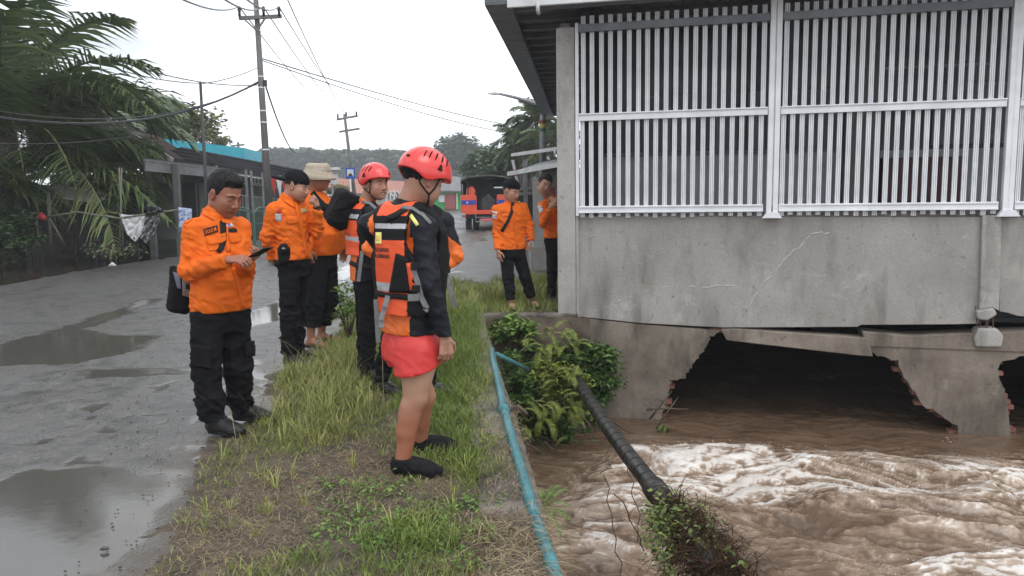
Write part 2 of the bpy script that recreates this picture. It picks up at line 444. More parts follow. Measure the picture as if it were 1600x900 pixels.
# concrete deck edge of the small bridge
m_conc_dirty = mat('dirty_concrete', (.055, .045, .038), (.20, .175, .15), scale=4.5, rough=.75, bump=.6, bscale=45, ramp=(.36, .68), detail=9)
yy = np.arange(-1.5, 9.55, .05); mbk = MB(); W = .30
V = []; F = []
for y in yy:
    xe = float(edge_x(y)); w = W + float(fbm(np.array([y * 2.1, 3.3, 0]), 3)) * .05
    n1 = float(fbm(np.array([y * 3, 7.3, 0]), 3)) * .02
    V += [(xe - w, y, .035 + n1), (xe - .03, y, .04 + n1), (xe + n1 * .4, y, .015), (xe + n1 * .4, y, -.42), (xe - .12, y, -.46), (xe - .12, y, -1.5)]
for i in range(len(yy) - 1):
    for k in range(5): F.append((i * 6 + k, i * 6 + k + 1, (i + 1) * 6 + k + 1, (i + 1) * 6 + k))
mesh_obj('bridge_edge', V, F, m_conc_dirty, smooth=False)['kind'] = 'structure'
mbk = MB()   # bank retaining wall under the feet of the two men
mbk.box((-.02 + .1, BANKY + .17, -.75), (1.35, .30, 1.42))
mbk.box((.10, BANKY - .02, -.035), (1.42, .16, .10))
o = mbk.build('bank_wall', m_conc_dirty, bevel=.02, label='low mossy concrete retaining wall below the two men, half covered by shrubs', cat='wall')

# ------------------------------------------------------------ river
def river_fields(X, Y):
    p = np.stack([X, Y, 0 * X], -1)
    w1 = fbm(p * .9 + 3, 3); w2 = fbm(p * .9 + 31, 3)
    q = np.stack([X * .8 + w1 * .7, (Y + w2 * .45) * 2.0, 0 * X + .3], -1)
    r1 = 1 - np.abs(fbm(q * .75, 3)) * 2.6                      # ridged large crests
    xr = X * .95 - Y * .30; yr = Y * .95 + X * .30
    q2 = np.stack([xr * .75 + w1 * .6 + fbm(p * 4, 3) * .16, (yr + w2 * .5) * 1.8 + fbm(p * 4 + 9, 3) * .16, 0 * X], -1)
    r2 = 1 - np.abs(fbm(q2 * 2.3, 4)) * 3.4
    r3 = 1 - np.abs(fbm(q2 * 6.0 + 5, 4)) * 3.6
    # calm dark water close to the wall and in the void, rough water outside
    wall = 9.5 - .2 * (X - .8)
    act = np.clip((wall - .45 - Y) / 1.15, 0, 1); act = act * act * (3 - 2 * act)
    lft = np.clip((X - .35 + .35 * (8 - Y) - .3 * 0) / .9, .12, 1)
    act2 = act * lft
    z = WATZ + act2 * (.17 * (fbm(q * .55 + 7, 2)) * 1.6 + .065 * r1 + .022 * np.clip(r2, -1, 1) + .012 * np.clip(r3, -1, 1)) + (1 - act2) * (.035 * fbm(q * 1.6, 4) + .012 * np.clip(r2, -1, 1))
    big = np.clip(fbm(p * np.array([.33, .75, 1]) + 2.2, 3) * 2.2 + .45, 0, 1)
    # broad boiling band just outside the broken foundation, a second one at the lower right
    band = np.exp(-((Y - (7.65 - .17 * (X - 3))) / .75) ** 2) * np.clip((X - .9) / 1.0, 0, 1) \
        + np.exp(-((Y - 5.1) / .65) ** 2) * np.clip((X - 1.9) / .9, 0, 1) * .8 + np.exp(-((Y - 5.7) / .6) ** 2) * np.exp(-((X - .7) / .6) ** 2) * .7
    foam = np.clip((np.clip(r2, 0, 1) ** 1.6 * .48 + np.clip(r3, 0, 1) ** 1.5 * .46 + np.clip(r1, 0, 1) ** 3 * .30) * (.35 + .75 * big + .5 * band) - .155 + .05 * band, 0, 1) * act2 ** .6
    foam = np.maximum(foam, np.clip(r2 * .9 + r3 * .5 - 1.02, 0, 1) * np.clip((9.35 - .2 * (X - .8) - Y) / .8, 0, 1) * .55)
    return z, np.clip(foam * 1.4, 0, 1)
xs = np.concatenate([np.arange(-.45, 7.5, .02), np.arange(7.5, 14, .12)]); ys = np.concatenate([np.arange(-2, 4.4, .14), np.arange(4.4, 9.6, .02), np.arange(9.6, 22, .2)])
X, Y = np.meshgrid(xs, ys, indexing='ij'); Z, FO = river_fields(X, Y)
nx, ny = X.shape; idx = np.arange(nx * ny).reshape(nx, ny)
Fq = np.stack([idx[:-1, :-1], idx[1:, :-1], idx[1:, 1:], idx[:-1, 1:]], -1).reshape(-1, 4)
def river_material():
    m = bpy.data.materials.new('river_water'); m.use_nodes = True; t = m.node_tree; n = t.nodes; l = t.links; b = n['Principled BSDF']
    a = n.new('ShaderNodeAttribute'); a.attribute_name = 'foam'
    tcn = n.new('ShaderNodeTexCoord')
    q = n.new('ShaderNodeTexNoise'); q.inputs['Scale'].default_value = 17; q.inputs['Detail'].default_value = 9; q.inputs['Roughness'].default_value = .72; q.inputs['Distortion'].default_value = .6
    mpf = n.new('ShaderNodeMapping'); mpf.inputs['Scale'].default_value = (.6, 1.5, 1); l.new(tcn.outputs['Object'], mpf.inputs['Vector']); l.new(mpf.outputs[0], q.inputs['Vector'])
    q3 = n.new('ShaderNodeTexNoise'); q3.inputs['Scale'].default_value = 1.6; q3.inputs['Detail'].default_value = 4
    l.new(tcn.outputs['Object'], q3.inputs['Vector'])
    mm = n.new('ShaderNodeMath'); mm.operation = 'MULTIPLY_ADD'; l.new(q.outputs['Fac'], mm.inputs[0]); mm.inputs[1].default_value = 1.5; mm.inputs[2].default_value = -.80
    ad = n.new('ShaderNodeMath'); ad.operation = 'ADD'; ad.use_clamp = True; l.new(a.outputs['Fac'], ad.inputs[0])
    mu = n.new('ShaderNodeMath'); mu.operation = 'MULTIPLY'
    # break the foam up only where there is some
    mr = n.new('ShaderNodeMapRange'); mr.inputs[1].default_value = 0; mr.inputs[2].default_value = .4; l.new(a.outputs['Fac'], mr.inputs[0])
    l.new(mm.outputs[0], mu.inputs[0]); l.new(mr.outputs[0], mu.inputs[1]); l.new(mu.outputs[0], ad.inputs[1])
    r = n.new('ShaderNodeValToRGB'); e = r.color_ramp.elements
    e[0].position = 0; e[0].color = (.145, .095, .063, 1); e[1].position = .9; e[1].color = (.74, .70, .66, 1)
    k = e.new(.25); k.color = (.265, .19, .135, 1); k = e.new(.6); k.color = (.42, .33, .26, 1)
    l.new(ad.outputs[0], r.inputs['Fac'])
    mxn = n.new('ShaderNodeMix'); mxn.data_type = 'RGBA'; mxn.blend_type = 'MULTIPLY'; l.new(r.outputs[0], mxn.inputs[6])
    r2 = n.new('ShaderNodeValToRGB'); r2.color_ramp.elements[0].color = (.7, .66, .62, 1); r2.color_ramp.elements[1].color = (1, 1, 1, 1)
    r2.color_ramp.elements[0].position = .35; r2.color_ramp.elements[1].position = .6
    l.new(q3.outputs['Fac'], r2.inputs['Fac']); l.new(r2.outputs[0], mxn.inputs[7]); mxn.inputs[0].default_value = .8
    l.new(mxn.outputs[2], b.inputs['Base Color'])
    mr2 = n.new('ShaderNodeMapRange'); mr2.inputs[3].default_value = .10; mr2.inputs[4].default_value = .6; l.new(ad.outputs[0], mr2.inputs[0]); l.new(mr2.outputs[0], b.inputs['Roughness'])
    q2 = n.new('ShaderNodeTexNoise'); q2.inputs['Scale'].default_value = 11; q2.inputs['Detail'].default_value = 7
    l.new(tcn.outputs['Object'], q2.inputs['Vector'])
    bp = n.new('ShaderNodeBump'); bp.inputs['Strength'].default_value = .4; bp.inputs['Distance'].default_value = .02
    l.new(q2.outputs['Fac'], bp.inputs['Height']); l.new(bp.outputs[0], b.inputs['Normal'])
    return m
o = mesh_obj('river_water', np.stack([X, Y, Z], -1).reshape(-1, 3), Fq.tolist(), river_material(), smooth=True, attrs={'foam': FO.reshape(-1)})
o['kind'] = 'structure'
# droplets thrown up along the crests and at the broken pillar
zz = Z.reshape(-1); ff = FO.reshape(-1); pp = np.stack([X, Y, Z], -1).reshape(-1, 3); cand = np.where((ff > .5) & (zz > WATZ + .03) & (pp[:, 0] < 7))[0]
pick = NR.choice(cand, 750); c = pp[pick] + NR.normal(size=(750, 3)) * np.array([.04, .04, 0]) + np.stack([0 * pick, 0 * pick, np.abs(NR.normal(0, .03, 750))], -1)
sp = np.array(WP_(4.2) if False else tuple(P(1482, 690, 8.3)))[None] + NR.normal(size=(14, 3)) * np.array([.05, .03, .03]); c = np.concatenate([c, sp]); r = NR.uniform(.002, .006, len(c))
oc = np.array([(1, 0, 0), (-1, 0, 0), (0, 1, 0), (0, -1, 0), (0, 0, 1), (0, 0, -1)]); Vd = (c[:, None] + oc[None] * r[:, None, None]).reshape(-1, 3)
fo_ = np.array([(0, 2, 4), (2, 1, 4), (1, 3, 4), (3, 0, 4), (2, 0, 5), (1, 2, 5), (3, 1, 5), (0, 3, 5)]); Fd = (fo_[None] + 6 * np.arange(len(c))[:, None, None]).reshape(-1, 3).tolist()
tag(mesh_obj('spray', Vd, Fd, mat('spray_white', (.72, .69, .66), rough=.3)), 'fine white droplets thrown up over the rapids', 'spray', kind='stuff')
mb = MB(); mb.quad((14, -60, WATZ), (200, -60, WATZ), (200, 60, WATZ), (14, 60, WATZ)); mb.quad((-.4, -60, WATZ), (14, -60, WATZ), (14, -2, WATZ), (-.4, -2, WATZ))
mb.build('river_water', m_flood, kind='structure')
# ------------------------------------------------------------ riverside stall building
WO = Vector((.66, 9.6, 0)); WA = Vector((.9755, -.2198, 0)).normalized(); WN = Vector((-.2198, -.9755, 0)).normalized(); UP = Vector((0, 0, 1))
def W3(u, v, off=0.0): return PL(u, v, WO + WN * off, WN)
def SZ(u, v, off=0.0):
    p = W3(u, v, off) - WO; return p.dot(WA), p.z
def WP(s, z, off=0.0): return WO + WA * s + UP * z + WN * off
RW = Matrix((WA, -WN, UP)).transposed()
def wbox(mb, s0, s1, z0, z1, o0, o1, m=0):
    c = WP((s0 + s1) / 2, (z0 + z1) / 2, (o0 + o1) / 2); return mb.box(c, (abs(s1 - s0), abs(o1 - o0), abs(z1 - z0)), RW, m)
bld = empty('stall_building', WO, 'grey concrete building over the flooded river with aluminium slat panels and dark eave', 'building')
m_plaster = None
def plaster(name, lo, hi, stain, light=(.42, .41, .40), scale=1.3):
    m = bpy.data.materials.new(name); m.use_nodes = True; t = m.node_tree; n = t.nodes; l = t.links; b = n['Principled BSDF']
    tcn = n.new('ShaderNodeTexCoord')
    def noise(s, d=6, st=(1, 1, 1), ro=.6):
        mp_ = n.new('ShaderNodeMapping'); mp_.inputs['Scale'].default_value = st; l.new(tcn.outputs['Object'], mp_.inputs['Vector'])
        q = n.new('ShaderNodeTexNoise'); q.inputs['Scale'].default_value = s; q.inputs['Detail'].default_value = d; q.inputs['Roughness'].default_value = ro
        l.new(mp_.outputs[0], q.inputs['Vector']); return q.outputs['Fac']
    def ramp(f, a, b_, p0, p1):
        r = n.new('ShaderNodeValToRGB'); e = r.color_ramp.elements; e[0].position = p0; e[1].position = p1; e[0].color = tuple(a) + (1,); e[1].color = tuple(b_) + (1,); l.new(f, r.inputs['Fac']); return r.outputs[0]
    def mix(f, a, b_, typ='MIX'):
        q = n.new('ShaderNodeMix'); q.data_type = 'RGBA'; q.blend_type = typ
        if isinstance(f, float): q.inputs[0].default_value = f
        else: l.new(f, q.inputs[0])
        for k, s in ((6, a), (7, b_)):
            if isinstance(s, tuple): q.inputs[k].default_value = s + (1,)
            else: l.new(s, q.inputs[k])
        return q.outputs[2]
    c = ramp(noise(scale, 8), lo, hi, .34, .66)
    c = mix(ramp(noise(3.2, 8, (1, 1, .28)), (0, 0, 0), (1, 1, 1), .50, .72), c, stain)
    c = mix(ramp(noise(2.1, 9, (1, 1, 1.2), .72), (0, 0, 0), (.8, .8, .8), .57, .70), c, light)
    c = mix(ramp(noise(11, 9, (1, 1, 1), .7), (0, 0, 0), (.75, .75, .75), .60, .70), c, (stain[0] * .55, stain[1] * .55, stain[2] * .55))
    c = mix(.55, c, ramp(noise(45, 6), (.72, .72, .72), (1.12, 1.12, 1.12), .3, .7), 'MULTIPLY')
    l.new(c, b.inputs['Base Color']); b.inputs['Roughness'].default_value = .78
    bp = n.new('ShaderNodeBump'); bp.inputs['Strength'].default_value = .5; bp.inputs['Distance'].default_value = .01
    l.new(noise(30, 9, ro=.7), bp.inputs['Height']); l.new(bp.outputs[0], b.inputs['Normal'])
    return m
m_wall = plaster('weathered_plaster', (.26, .245, .228), (.36, .343, .322), (.175, .16, .146), (.45, .435, .415))
m_found = plaster('foundation_render', (.13, .105, .082), (.26, .222, .182), (.06, .048, .036), (.33, .30, .262), 1.8)
m_col = plaster('pale_column', (.32, .308, .29), (.44, .425, .40), (.19, .178, .16), (.50, .49, .47), 2.2)
m_brick = mat('broken_brick', (.12, .055, .040), (.27, .11, .075), scale=9, rough=.85, bump=.6, bscale=60)
m_alu = mat('aluminium_slat', (.64, .655, .68), (.76, .775, .80), scale=4, rough=.4, rough2=.5)
m_groove_shade = mat('slat_groove_shade', (.38, .39, .41), (.46, .47, .49), scale=4, rough=.5)  # darker aluminium paints the shading between the slat ribs
m_steel = mat('grey_purlin', (.13, .14, .155), (.2, .21, .225), scale=3, rough=.5, metal=.3)
m_soffit = mat('soffit_sheet', (.13, .138, .152), (.19, .198, .212), scale=5, rough=.55)
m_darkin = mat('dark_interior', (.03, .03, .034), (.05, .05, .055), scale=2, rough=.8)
m_fascia = mat('white_fascia', (.66, .67, .68), (.5, .5, .51), scale=3, rough=.4)

def wallpoly(px, off, depth, name, m, bevel=0.0, mb=None, mi=0):
    pts = [WP(*SZ(u, v), off) for u, v in px]
    if mb is None:
        return MB().prism(pts, WN * -depth).build(name, m, bld, bevel=bevel)
    mb.prism(pts, WN * -depth, mi)
# bays of the lower wall
wallpoly([(893, 337), (1535, 339), (1530, 506), (1490, 507), (1345, 508), (1340, 511), (1128, 512), (1000, 505), (893, 494)], 0, .16, 'wall', m_wall, .008)
wallpoly([(1560, 339), (2100, 344), (2100, 520), (1700, 504), (1590, 494), (1575, 489), (1562, 487)], -.01, .16, 'wall', m_wall, .008)
wallpoly([(1533, 336), (1563, 336), (1559, 485), (1548, 480), (1528, 484)], .045, .2, 'pier', m_col, .012)
# exposed bars below the broken pier
mb = MB()
for u in (1524, 1529, 1538, 1541, 1549): mb.tube([WP(*SZ(u, 478), .0), WP(*SZ(u + 2, 505), .015), WP(*SZ(u - 1, 540), .0)], .006, 6)
mb.build('reinforcing_bar', mat('rusty_bar', (.07, .04, .03), (.13, .07, .05), rough=.8), bld)
wallpoly([(1522, 484), (1550, 480), (1556, 490), (1540, 500), (1525, 498)], .06, .2, 'broken_stub', m_col, .02)
wallpoly([(1519, 528), (1526, 512), (1556, 512), (1566, 525), (1562, 541), (1522, 541)], .06, .2, 'broken_stub', m_col, .02)
# slab edges and hanging beam
mb = MB()
wallpoly([(1126, 514), (1150, 513), (1355, 527), (1363, 556), (1345, 555), (1135, 531)], .05, .22, '', None, mb=mb)
mb.build('hanging_slab', m_found, bld, bevel=.012)
mb = MB()
wallpoly([(1346, 517), (1420, 524), (1600, 517), (2100, 520), (2100, 560), (1640, 552), (1600, 550), (1352, 541)], .03, .3, '', None, mb=mb)
mb.build('floor_beam', m_found, bld, bevel=.012)
# foundations with jagged brick edges
def jag(px, n, amp, seed):
    rr = random.Random(seed); out = []
    for a, b in zip(px[:-1], px[1:]):
        for k in range(n):
            t = k / n; out.append((a[0] + (b[0] - a[0]) * t + rr.uniform(-amp, amp), a[1] + (b[1] - a[1]) * t + rr.uniform(-amp, amp)))
    out.append(px[-1]); return out
LEDGE = [(1128, 515), (1110, 527), (1104, 540), (1097, 552), (1086, 566), (1074, 580), (1068, 590), (1047, 594), (1045, 612), (1040, 632), (1031, 655), (1026, 690), (1020, 740)]
RPL = [(1346, 540), (1370, 556), (1401, 562), (1412, 588), (1424, 606), (1440, 632), (1470, 648), (1494, 664), (1502, 700), (1502, 745)]
RPR = [(1577, 745), (1577, 690), (1575, 650), (1570, 615), (1561, 590), (1558, 574), (1566, 562), (1600, 556)]
wallpoly([(893, 745), (893, 495), (1000, 507)] + jag(LEDGE, 4, 2.2, 1), .02, .22, 'foundation_wall', m_found, .004)
wallpoly(jag(RPL, 4, 2.2, 2) + jag(RPR, 4, 2.2, 3) + [(1600, 540), (1500, 535)], .015, .22, 'foundation_wall', m_found, .004)
wallpoly([(1640, 548), (1660, 552), (1690, 600), (1700, 760), (2100, 790), (2100, 548)], .015, .22, 'foundation_wall', m_found, .004)
# courses of brick showing behind the broken render
mb = MB(); rr = random.Random(5)
for edge, sg in ((LEDGE, 1), (RPL, -1), (RPR, 1)):
    zs = [SZ(u, v) for u, v in edge]
    z = max(q[1] for q in zs) - .02; zb = min(q[1] for q in zs)
    while z > max(zb, WATZ - .1):
        for (s0, z0), (s1, z1) in zip(zs[:-1], zs[1:]):
            if min(z0, z1) <= z <= max(z0, z1) and abs(z1 - z0) > 1e-4:
                s = s0 + (s1 - s0) * (z - z0) / (z1 - z0); L = rr.uniform(.01, .10) if rr.random() < .7 else rr.uniform(-.04, .01)
                a, b = (s - .12, s + L - .01) if sg > 0 else (s - L + .01, s + .12)
                wbox(bk_ := MB(), a, b, z - .024 - rr.uniform(0, .004), z + .022 + rr.uniform(0, .004), -.02 - rr.uniform(0, .02), -.15); bk_.build('brick', m_brick, bld, bevel=.006)
        z -= .064
# corner column
c0 = SZ(870, 200)[0]; c1 = SZ(899, 200)[0]
mb = MB(); wbox(mb, c0 + .005, c1, -1.35, SZ(885, 44)[1], .05, -.17); mb.build('corner_column', m_col, bld, bevel=.01)
mb = MB(); wbox(mb, c1 + .002, c1 + .035, SZ(900, 505)[1], SZ(900, 338)[1], .03, -.1); mb.build('column_edge', m_col, bld, bevel=.006)
# damaged render ridges (raised repair streak with a rough crack line)
def ridge(px, w, name):
    pts = []; r_ = []
    rr = random.Random(len(px))
    for a, b in zip(px[:-1], px[1:]):
        for k in range(8):
            t = k / 8; pts.append(WP(*SZ(a[0] + (b[0] - a[0]) * t + rr.uniform(-2, 2), a[1] + (b[1] - a[1]) * t + rr.uniform(-2.5, 2.5)), -.006)); r_.append(w * rr.uniform(.3, 1.2))
    mbx = MB().tube(pts, r_, 6); return mbx
mb = ridge([(1165, 486), (1187, 450), (1215, 420), (1243, 390), (1268, 366), (1300, 362)], .014, ''); mb.build('crack_repair', mat('crack_mortar', (.33, .32, .305), (.44, .43, .41), scale=30, rough=.9, bump=.6), bld, smooth=True)
mb = ridge([(960, 472), (995, 460), (1025, 447), (1090, 449), (1170, 446)], .011, ''); mb.build('crack_repair', MATS['crack_mortar'], bld, smooth=True)

# aluminium lattice
zt = SZ(905, 46)[1]
panels = [(905, 1199, 20), (1219, 1569, 23), (1590, 1960, 23)]
L_bot = lambda s: SZ_interp(s, 0)
pz = {'bot': SZ(905, 333)[1], 'b1': SZ(905, 322)[1], 'm0': SZ(905, 190)[1], 'm1': SZ(905, 179)[1], 't0': SZ(905, 52)[1], 't1': SZ(905, 40)[1]}
rr = random.Random(3)
for (ua, ub, n) in panels:
    sa, sb = SZ(ua, 180)[0], SZ(ub, 180)[0]
    pn = None
    mb = MB(); wbox(mb, sa, sb, pz['m0'], pz['m1'], .065, .03); wbox(mb, sa, sb, pz['m1'] - .012, pz['m1'] + .004, .08, .065)
    pn = mb.build('lattice_panel', m_alu, bld, bevel=.003)
    for a, b in (('bot', 'b1'),):
        mb = MB(); wbox(mb, sa, sb - .03, pz[a], pz[b], .075, .03); wbox(mb, sa, sb - .03, pz[b] - .02, pz[b] - .004, .087, .0755); wbox(mb, sa, sb - .03, pz[a] + .002, pz[a] + .014, .087, .0755); mb.build('rail', m_alu, pn, bevel=.002)
    mb = MB(); wbox(mb, sa, sb, pz['t0'], pz['t1'], .07, .03); wbox(mb, sa, sb, pz['t0'] - .002, pz['t0'] + .012, .085, .071); mb.build('rail', m_steel, pn, bevel=.002)
    for (z0, z1, dx) in ((pz['bot'] - .05, pz['m0'] + .02, -.012), (pz['m1'] - .02, pz['t1'] + .10, 0)):
        pitch = (sb - sa) / n
        for k in range(n + 0):
            s = sa + (k + .5) * pitch + dx + rr.uniform(-.004, .004); w = .027
            ln = rr.uniform(-.012, .012)
            mb = MB()
            for (o_, ww, oo) in ((0, w, .02), (-.019, .0065, .028), (0, .008, .028), (.019, .0065, .028)):
                a_, b_ = WP(s + o_, z0 - ln, oo - .004), WP(s + o_ + rr.uniform(-.001, .001), z1, oo - .004)
                mb.beam(a_, b_, ww * 2 if oo == .02 else ww * 1.7, .014, up=WN, m=1 if oo == .02 else 0)
            mb.build('slat', [m_alu, m_groove_shade], pn)
# posts between panels
for (ua, ub) in ((900, 905), (1199, 1219), (1570, 1589)):
    sa, sb = SZ(ua, 180)[0], SZ(ub, 180)[0]; mb = MB()
    if sb - sa > .1:
        wbox(mb, sa + .006, sa + .062, 1.16, 3.62, .075, .0); wbox(mb, sb - .062, sb - .006, 1.16, 3.62, .075, .0); wbox(mb, sa + .06, sb - .06, 1.3, 3.62, .05, .01)
        b = WP((sa + sb) / 2, 1.19, .05); mb.prism([b + WA * -.11 + UP * -.03, b + WA * .11 + UP * -.03, b + WA * .06 + UP * .04, b + WA * -.06 + UP * .04], WN * .07)
    else: wbox(mb, sa, sb, 1.2, 3.45, .06, .0)
    mb.build('lattice_post', m_alu, bld, bevel=.003)
# ledge on top of the wall
mb = MB(); wbox(mb, SZ(895, 337)[0] + .04, 12, 1.135, 1.19, -.162, -1.6); mb.build('gallery_floor', m_wall, bld)
# gallery behind the lattice: low wall with rail, dark windows, red shutter
mb = MB(); wbox(mb, .25, 12, 1.19, 1.95, -1.35, -1.5); mb.build('inner_wall', mat('inner_plaster', (.36, .365, .38), (.46, .465, .48), scale=2, rough=.8), bld)
mb = MB(); wbox(mb, .25, 3.3, 1.951, 2.0, -1.31, -1.5); wbox(mb, .25, 12, 3.6, 3.9, -1.3, -1.5)
for s in (.25, .85, 1.15, 1.8, 2.1, 2.7, 3.25, 4.4, 5.4): wbox(mb, s, s + .07, 2.0, 3.6, -1.34, -1.42)
mb.build('window_frame', mat('window_frame', (.15, .16, .18), rough=.5), bld)
for s0_, s1_ in ((.93, 1.14), (1.24, 1.50), (1.9, 2.08), (2.2, 2.42), (2.8, 3.2), (4.5, 5.3)): wbox(mb := MB(), s0_, s1_, 2.01, 2.75, -1.40, -1.43); mb.build('window_reflection', mat('painted_reflection', (.12, .13, .15), (.17, .18, .2), scale=3, rough=.6), bld)  # blue grey panels paint a reflection over the lower window glass
mb = MB(); wbox(mb, .3, 12, 1.95, 3.7, -1.44, -1.46); mb.build('window_glass', mat('dark_glass', (.035, .038, .045), rough=.25, spec=.6), bld)
mb = MB(); wbox(mb, 3.35, 3.75, 1.19, 3.7, -1.05, -1.35); mb.build('inner_column', mat('inner_column', (.14, .135, .13), (.18, .17, .165), scale=2), bld)
mb = MB(); wbox(mb, 3.8, 4.75, 1.19, 1.85, -1.1, -1.3); mb.build('red_counter', mat('red_panel', (.11, .03, .028), (.08, .03, .028), scale=4, rough=.5), bld)
mb = MB(); wbox(mb, 3.75, 4.9, 2.42, 2.47, -1.0, -1.04); wbox(mb, 4.9, 5.6, 2.05, 2.1, -1.0, -1.04); wbox(mb, 3.75, 4.9, 2.9, 2.93, -1.0, -1.04); mb.build('shelf_rail', m_steel, bld)
# ceiling, void enclosure
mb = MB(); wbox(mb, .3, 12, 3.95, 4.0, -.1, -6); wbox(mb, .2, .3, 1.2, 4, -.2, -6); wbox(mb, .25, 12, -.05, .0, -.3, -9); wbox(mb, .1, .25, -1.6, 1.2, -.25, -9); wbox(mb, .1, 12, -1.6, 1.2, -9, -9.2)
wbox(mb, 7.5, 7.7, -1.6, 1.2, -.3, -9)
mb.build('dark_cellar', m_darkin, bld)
# roof: soffit runs back along the left side, eave in front
EZ = 3.60
A = G(757, 8, EZ); Bk = G(850, 186, EZ)
sd = (Bk - A).normalized()                      # direction of the side eave
wa = WA
roofc = [A, A + wa * 14, A + wa * 14 + sd * 14, Bk]
mb = MB(); mb.prism([p + UP * .10 for p in roofc], UP * .05); o = mb.build('roof', mat('roof_metal', (.2, .2, .21), (.28, .28, .29), scale=2, rough=.5), bld)
# side bargeboard soffit: panels
mb = MB(); L = (Bk - A).length; n = 26
for i in range(n):
    a = A + sd * (L * i / n + .006); b = A + sd * (L * (i + 1) / n - .006); w = wa * .30
    mb.prism([a, a + w, b + w, b], UP * .02)
mb.build('side_soffit', m_soffit, bld)
mb = MB(); mb.prism([A + UP * .02, A + wa * .3 + UP * .02, Bk + wa * .3 + UP * .02, Bk + UP * .02], UP * .06); mb.build('side_board', m_steel, bld)
# front fascia and gutter
f0 = A + wa * .27 + WN * 0.0
mb = MB(); mb.beam(f0 + UP * -.012 + WN * .02, f0 + wa * 13 + UP * -.012 + WN * .02, .05, .085); mb.beam(A + UP * .115 + WN * .03, A + wa * 13 + UP * .115 + WN * .03, .06, .03)
mb.build('fascia', m_fascia, bld, bevel=.006)
mb = MB()
for i in range(1, 26): 
    a = A + sd * (i * .55) + wa * .31 + UP * .06
    mb.beam(a, a + wa * 13, .05, .07)
mb.build('purlin', m_steel, bld)
mb = MB()
for i in range(0, 90):
    a = A + wa * (.35 + i * .14) + UP * .095
    mb.beam(a + sd * .05, a + sd * 13.5, .03, .012)
mb.build('roof_ribs', m_steel, bld)
for s in (.62, 3.35): 
    mb = MB(); a = A + wa * s + WN * .045; mb.tube([a + UP * -.02, a + UP * -.10, a + UP * -.13 - WN * .06], .022, 8); mb.build('gutter_outlet', m_fascia, bld, smooth=True)
# side wall
mb = MB(); a = WP(c0 + .02, -1.2, -.17); mb.prism([a, a + sd * 13, a + sd * 13 + UP * 4.7, a + UP * 4.7], wa * .12); mb.build('side_wall', m_wall, bld)
# ------------------------------------------------------------ background
m_bark = mat('bark', (.06, .05, .04), (.13, .11, .09), scale=6, rough=.9, bump=.6)
m_leaf = mat('leaf_dark', (.018, .04, .012), (.075, .125, .035), attr='rnd', ramp=(0, 1), rough=.5)
m_leaf2 = mat('leaf_olive', (.05, .075, .02), (.19, .20, .065), attr='rnd', ramp=(0, 1), rough=.55)
m_leaffar = mat('leaf_far', (.02, .04, .018), (.055, .085, .035), attr='rnd', ramp=(0, 1), rough=.7)
m_palm = mat('palm_leaf', (.03, .055, .02), (.155, .205, .085), attr='rnd', ramp=(0, 1), rough=.33, c3=(.15, .15, .06))
m_palmdry = mat('palm_leaf_dry', (.10, .085, .035), (.20, .17, .07), attr='rnd', ramp=(0, 1), rough=.6)

def crown_points(c, r, ncl, nl, seed, clr=.35):
    g = np.random.default_rng(seed); out = []; w = []
    for i in range(ncl):
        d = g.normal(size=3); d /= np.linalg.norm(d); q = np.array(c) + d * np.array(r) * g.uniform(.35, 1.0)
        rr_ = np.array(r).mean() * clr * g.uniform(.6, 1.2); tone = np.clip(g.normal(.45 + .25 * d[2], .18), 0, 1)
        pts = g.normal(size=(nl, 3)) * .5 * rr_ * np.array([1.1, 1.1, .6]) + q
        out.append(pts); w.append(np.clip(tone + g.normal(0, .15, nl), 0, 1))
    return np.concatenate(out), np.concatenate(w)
def tree(name, label, base, c, r, ncl, nl, ls, seed, m=None, group=None, tr=.14):
    base = Vector((base[0], base[1], -.05)); root = empty(name, base, label, 'tree', group); c = Vector(c); mb = MB()
    mid = base.lerp(c, .55) + Vector((r[0] * .06, 0, 0))
    mb.tube([base + Vector((0, 0, -.2)), base.lerp(mid, .5), mid, c + Vector((0, 0, r[2] * .3))], [tr, tr * .8, tr * .6, tr * .2], 8)
    g = random.Random(seed)
    for i in range(9):
        a = g.uniform(0, 6.28); e = c + Vector((math.cos(a) * r[0] * .75, math.sin(a) * r[1] * .75, g.uniform(-.3, .8) * r[2])); s = mid.lerp(c, g.uniform(0, .7))
        mb.tube([s, s.lerp(e, .5) + Vector((0, 0, r[2] * .1)), e], [tr * .4, tr * .25, tr * .08], 5)
    mb.build('trunk', m_bark, root, smooth=True)
    pts, rn = crown_points(c, r, ncl, nl, seed)
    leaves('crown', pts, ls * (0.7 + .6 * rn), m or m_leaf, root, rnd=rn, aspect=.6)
    return root

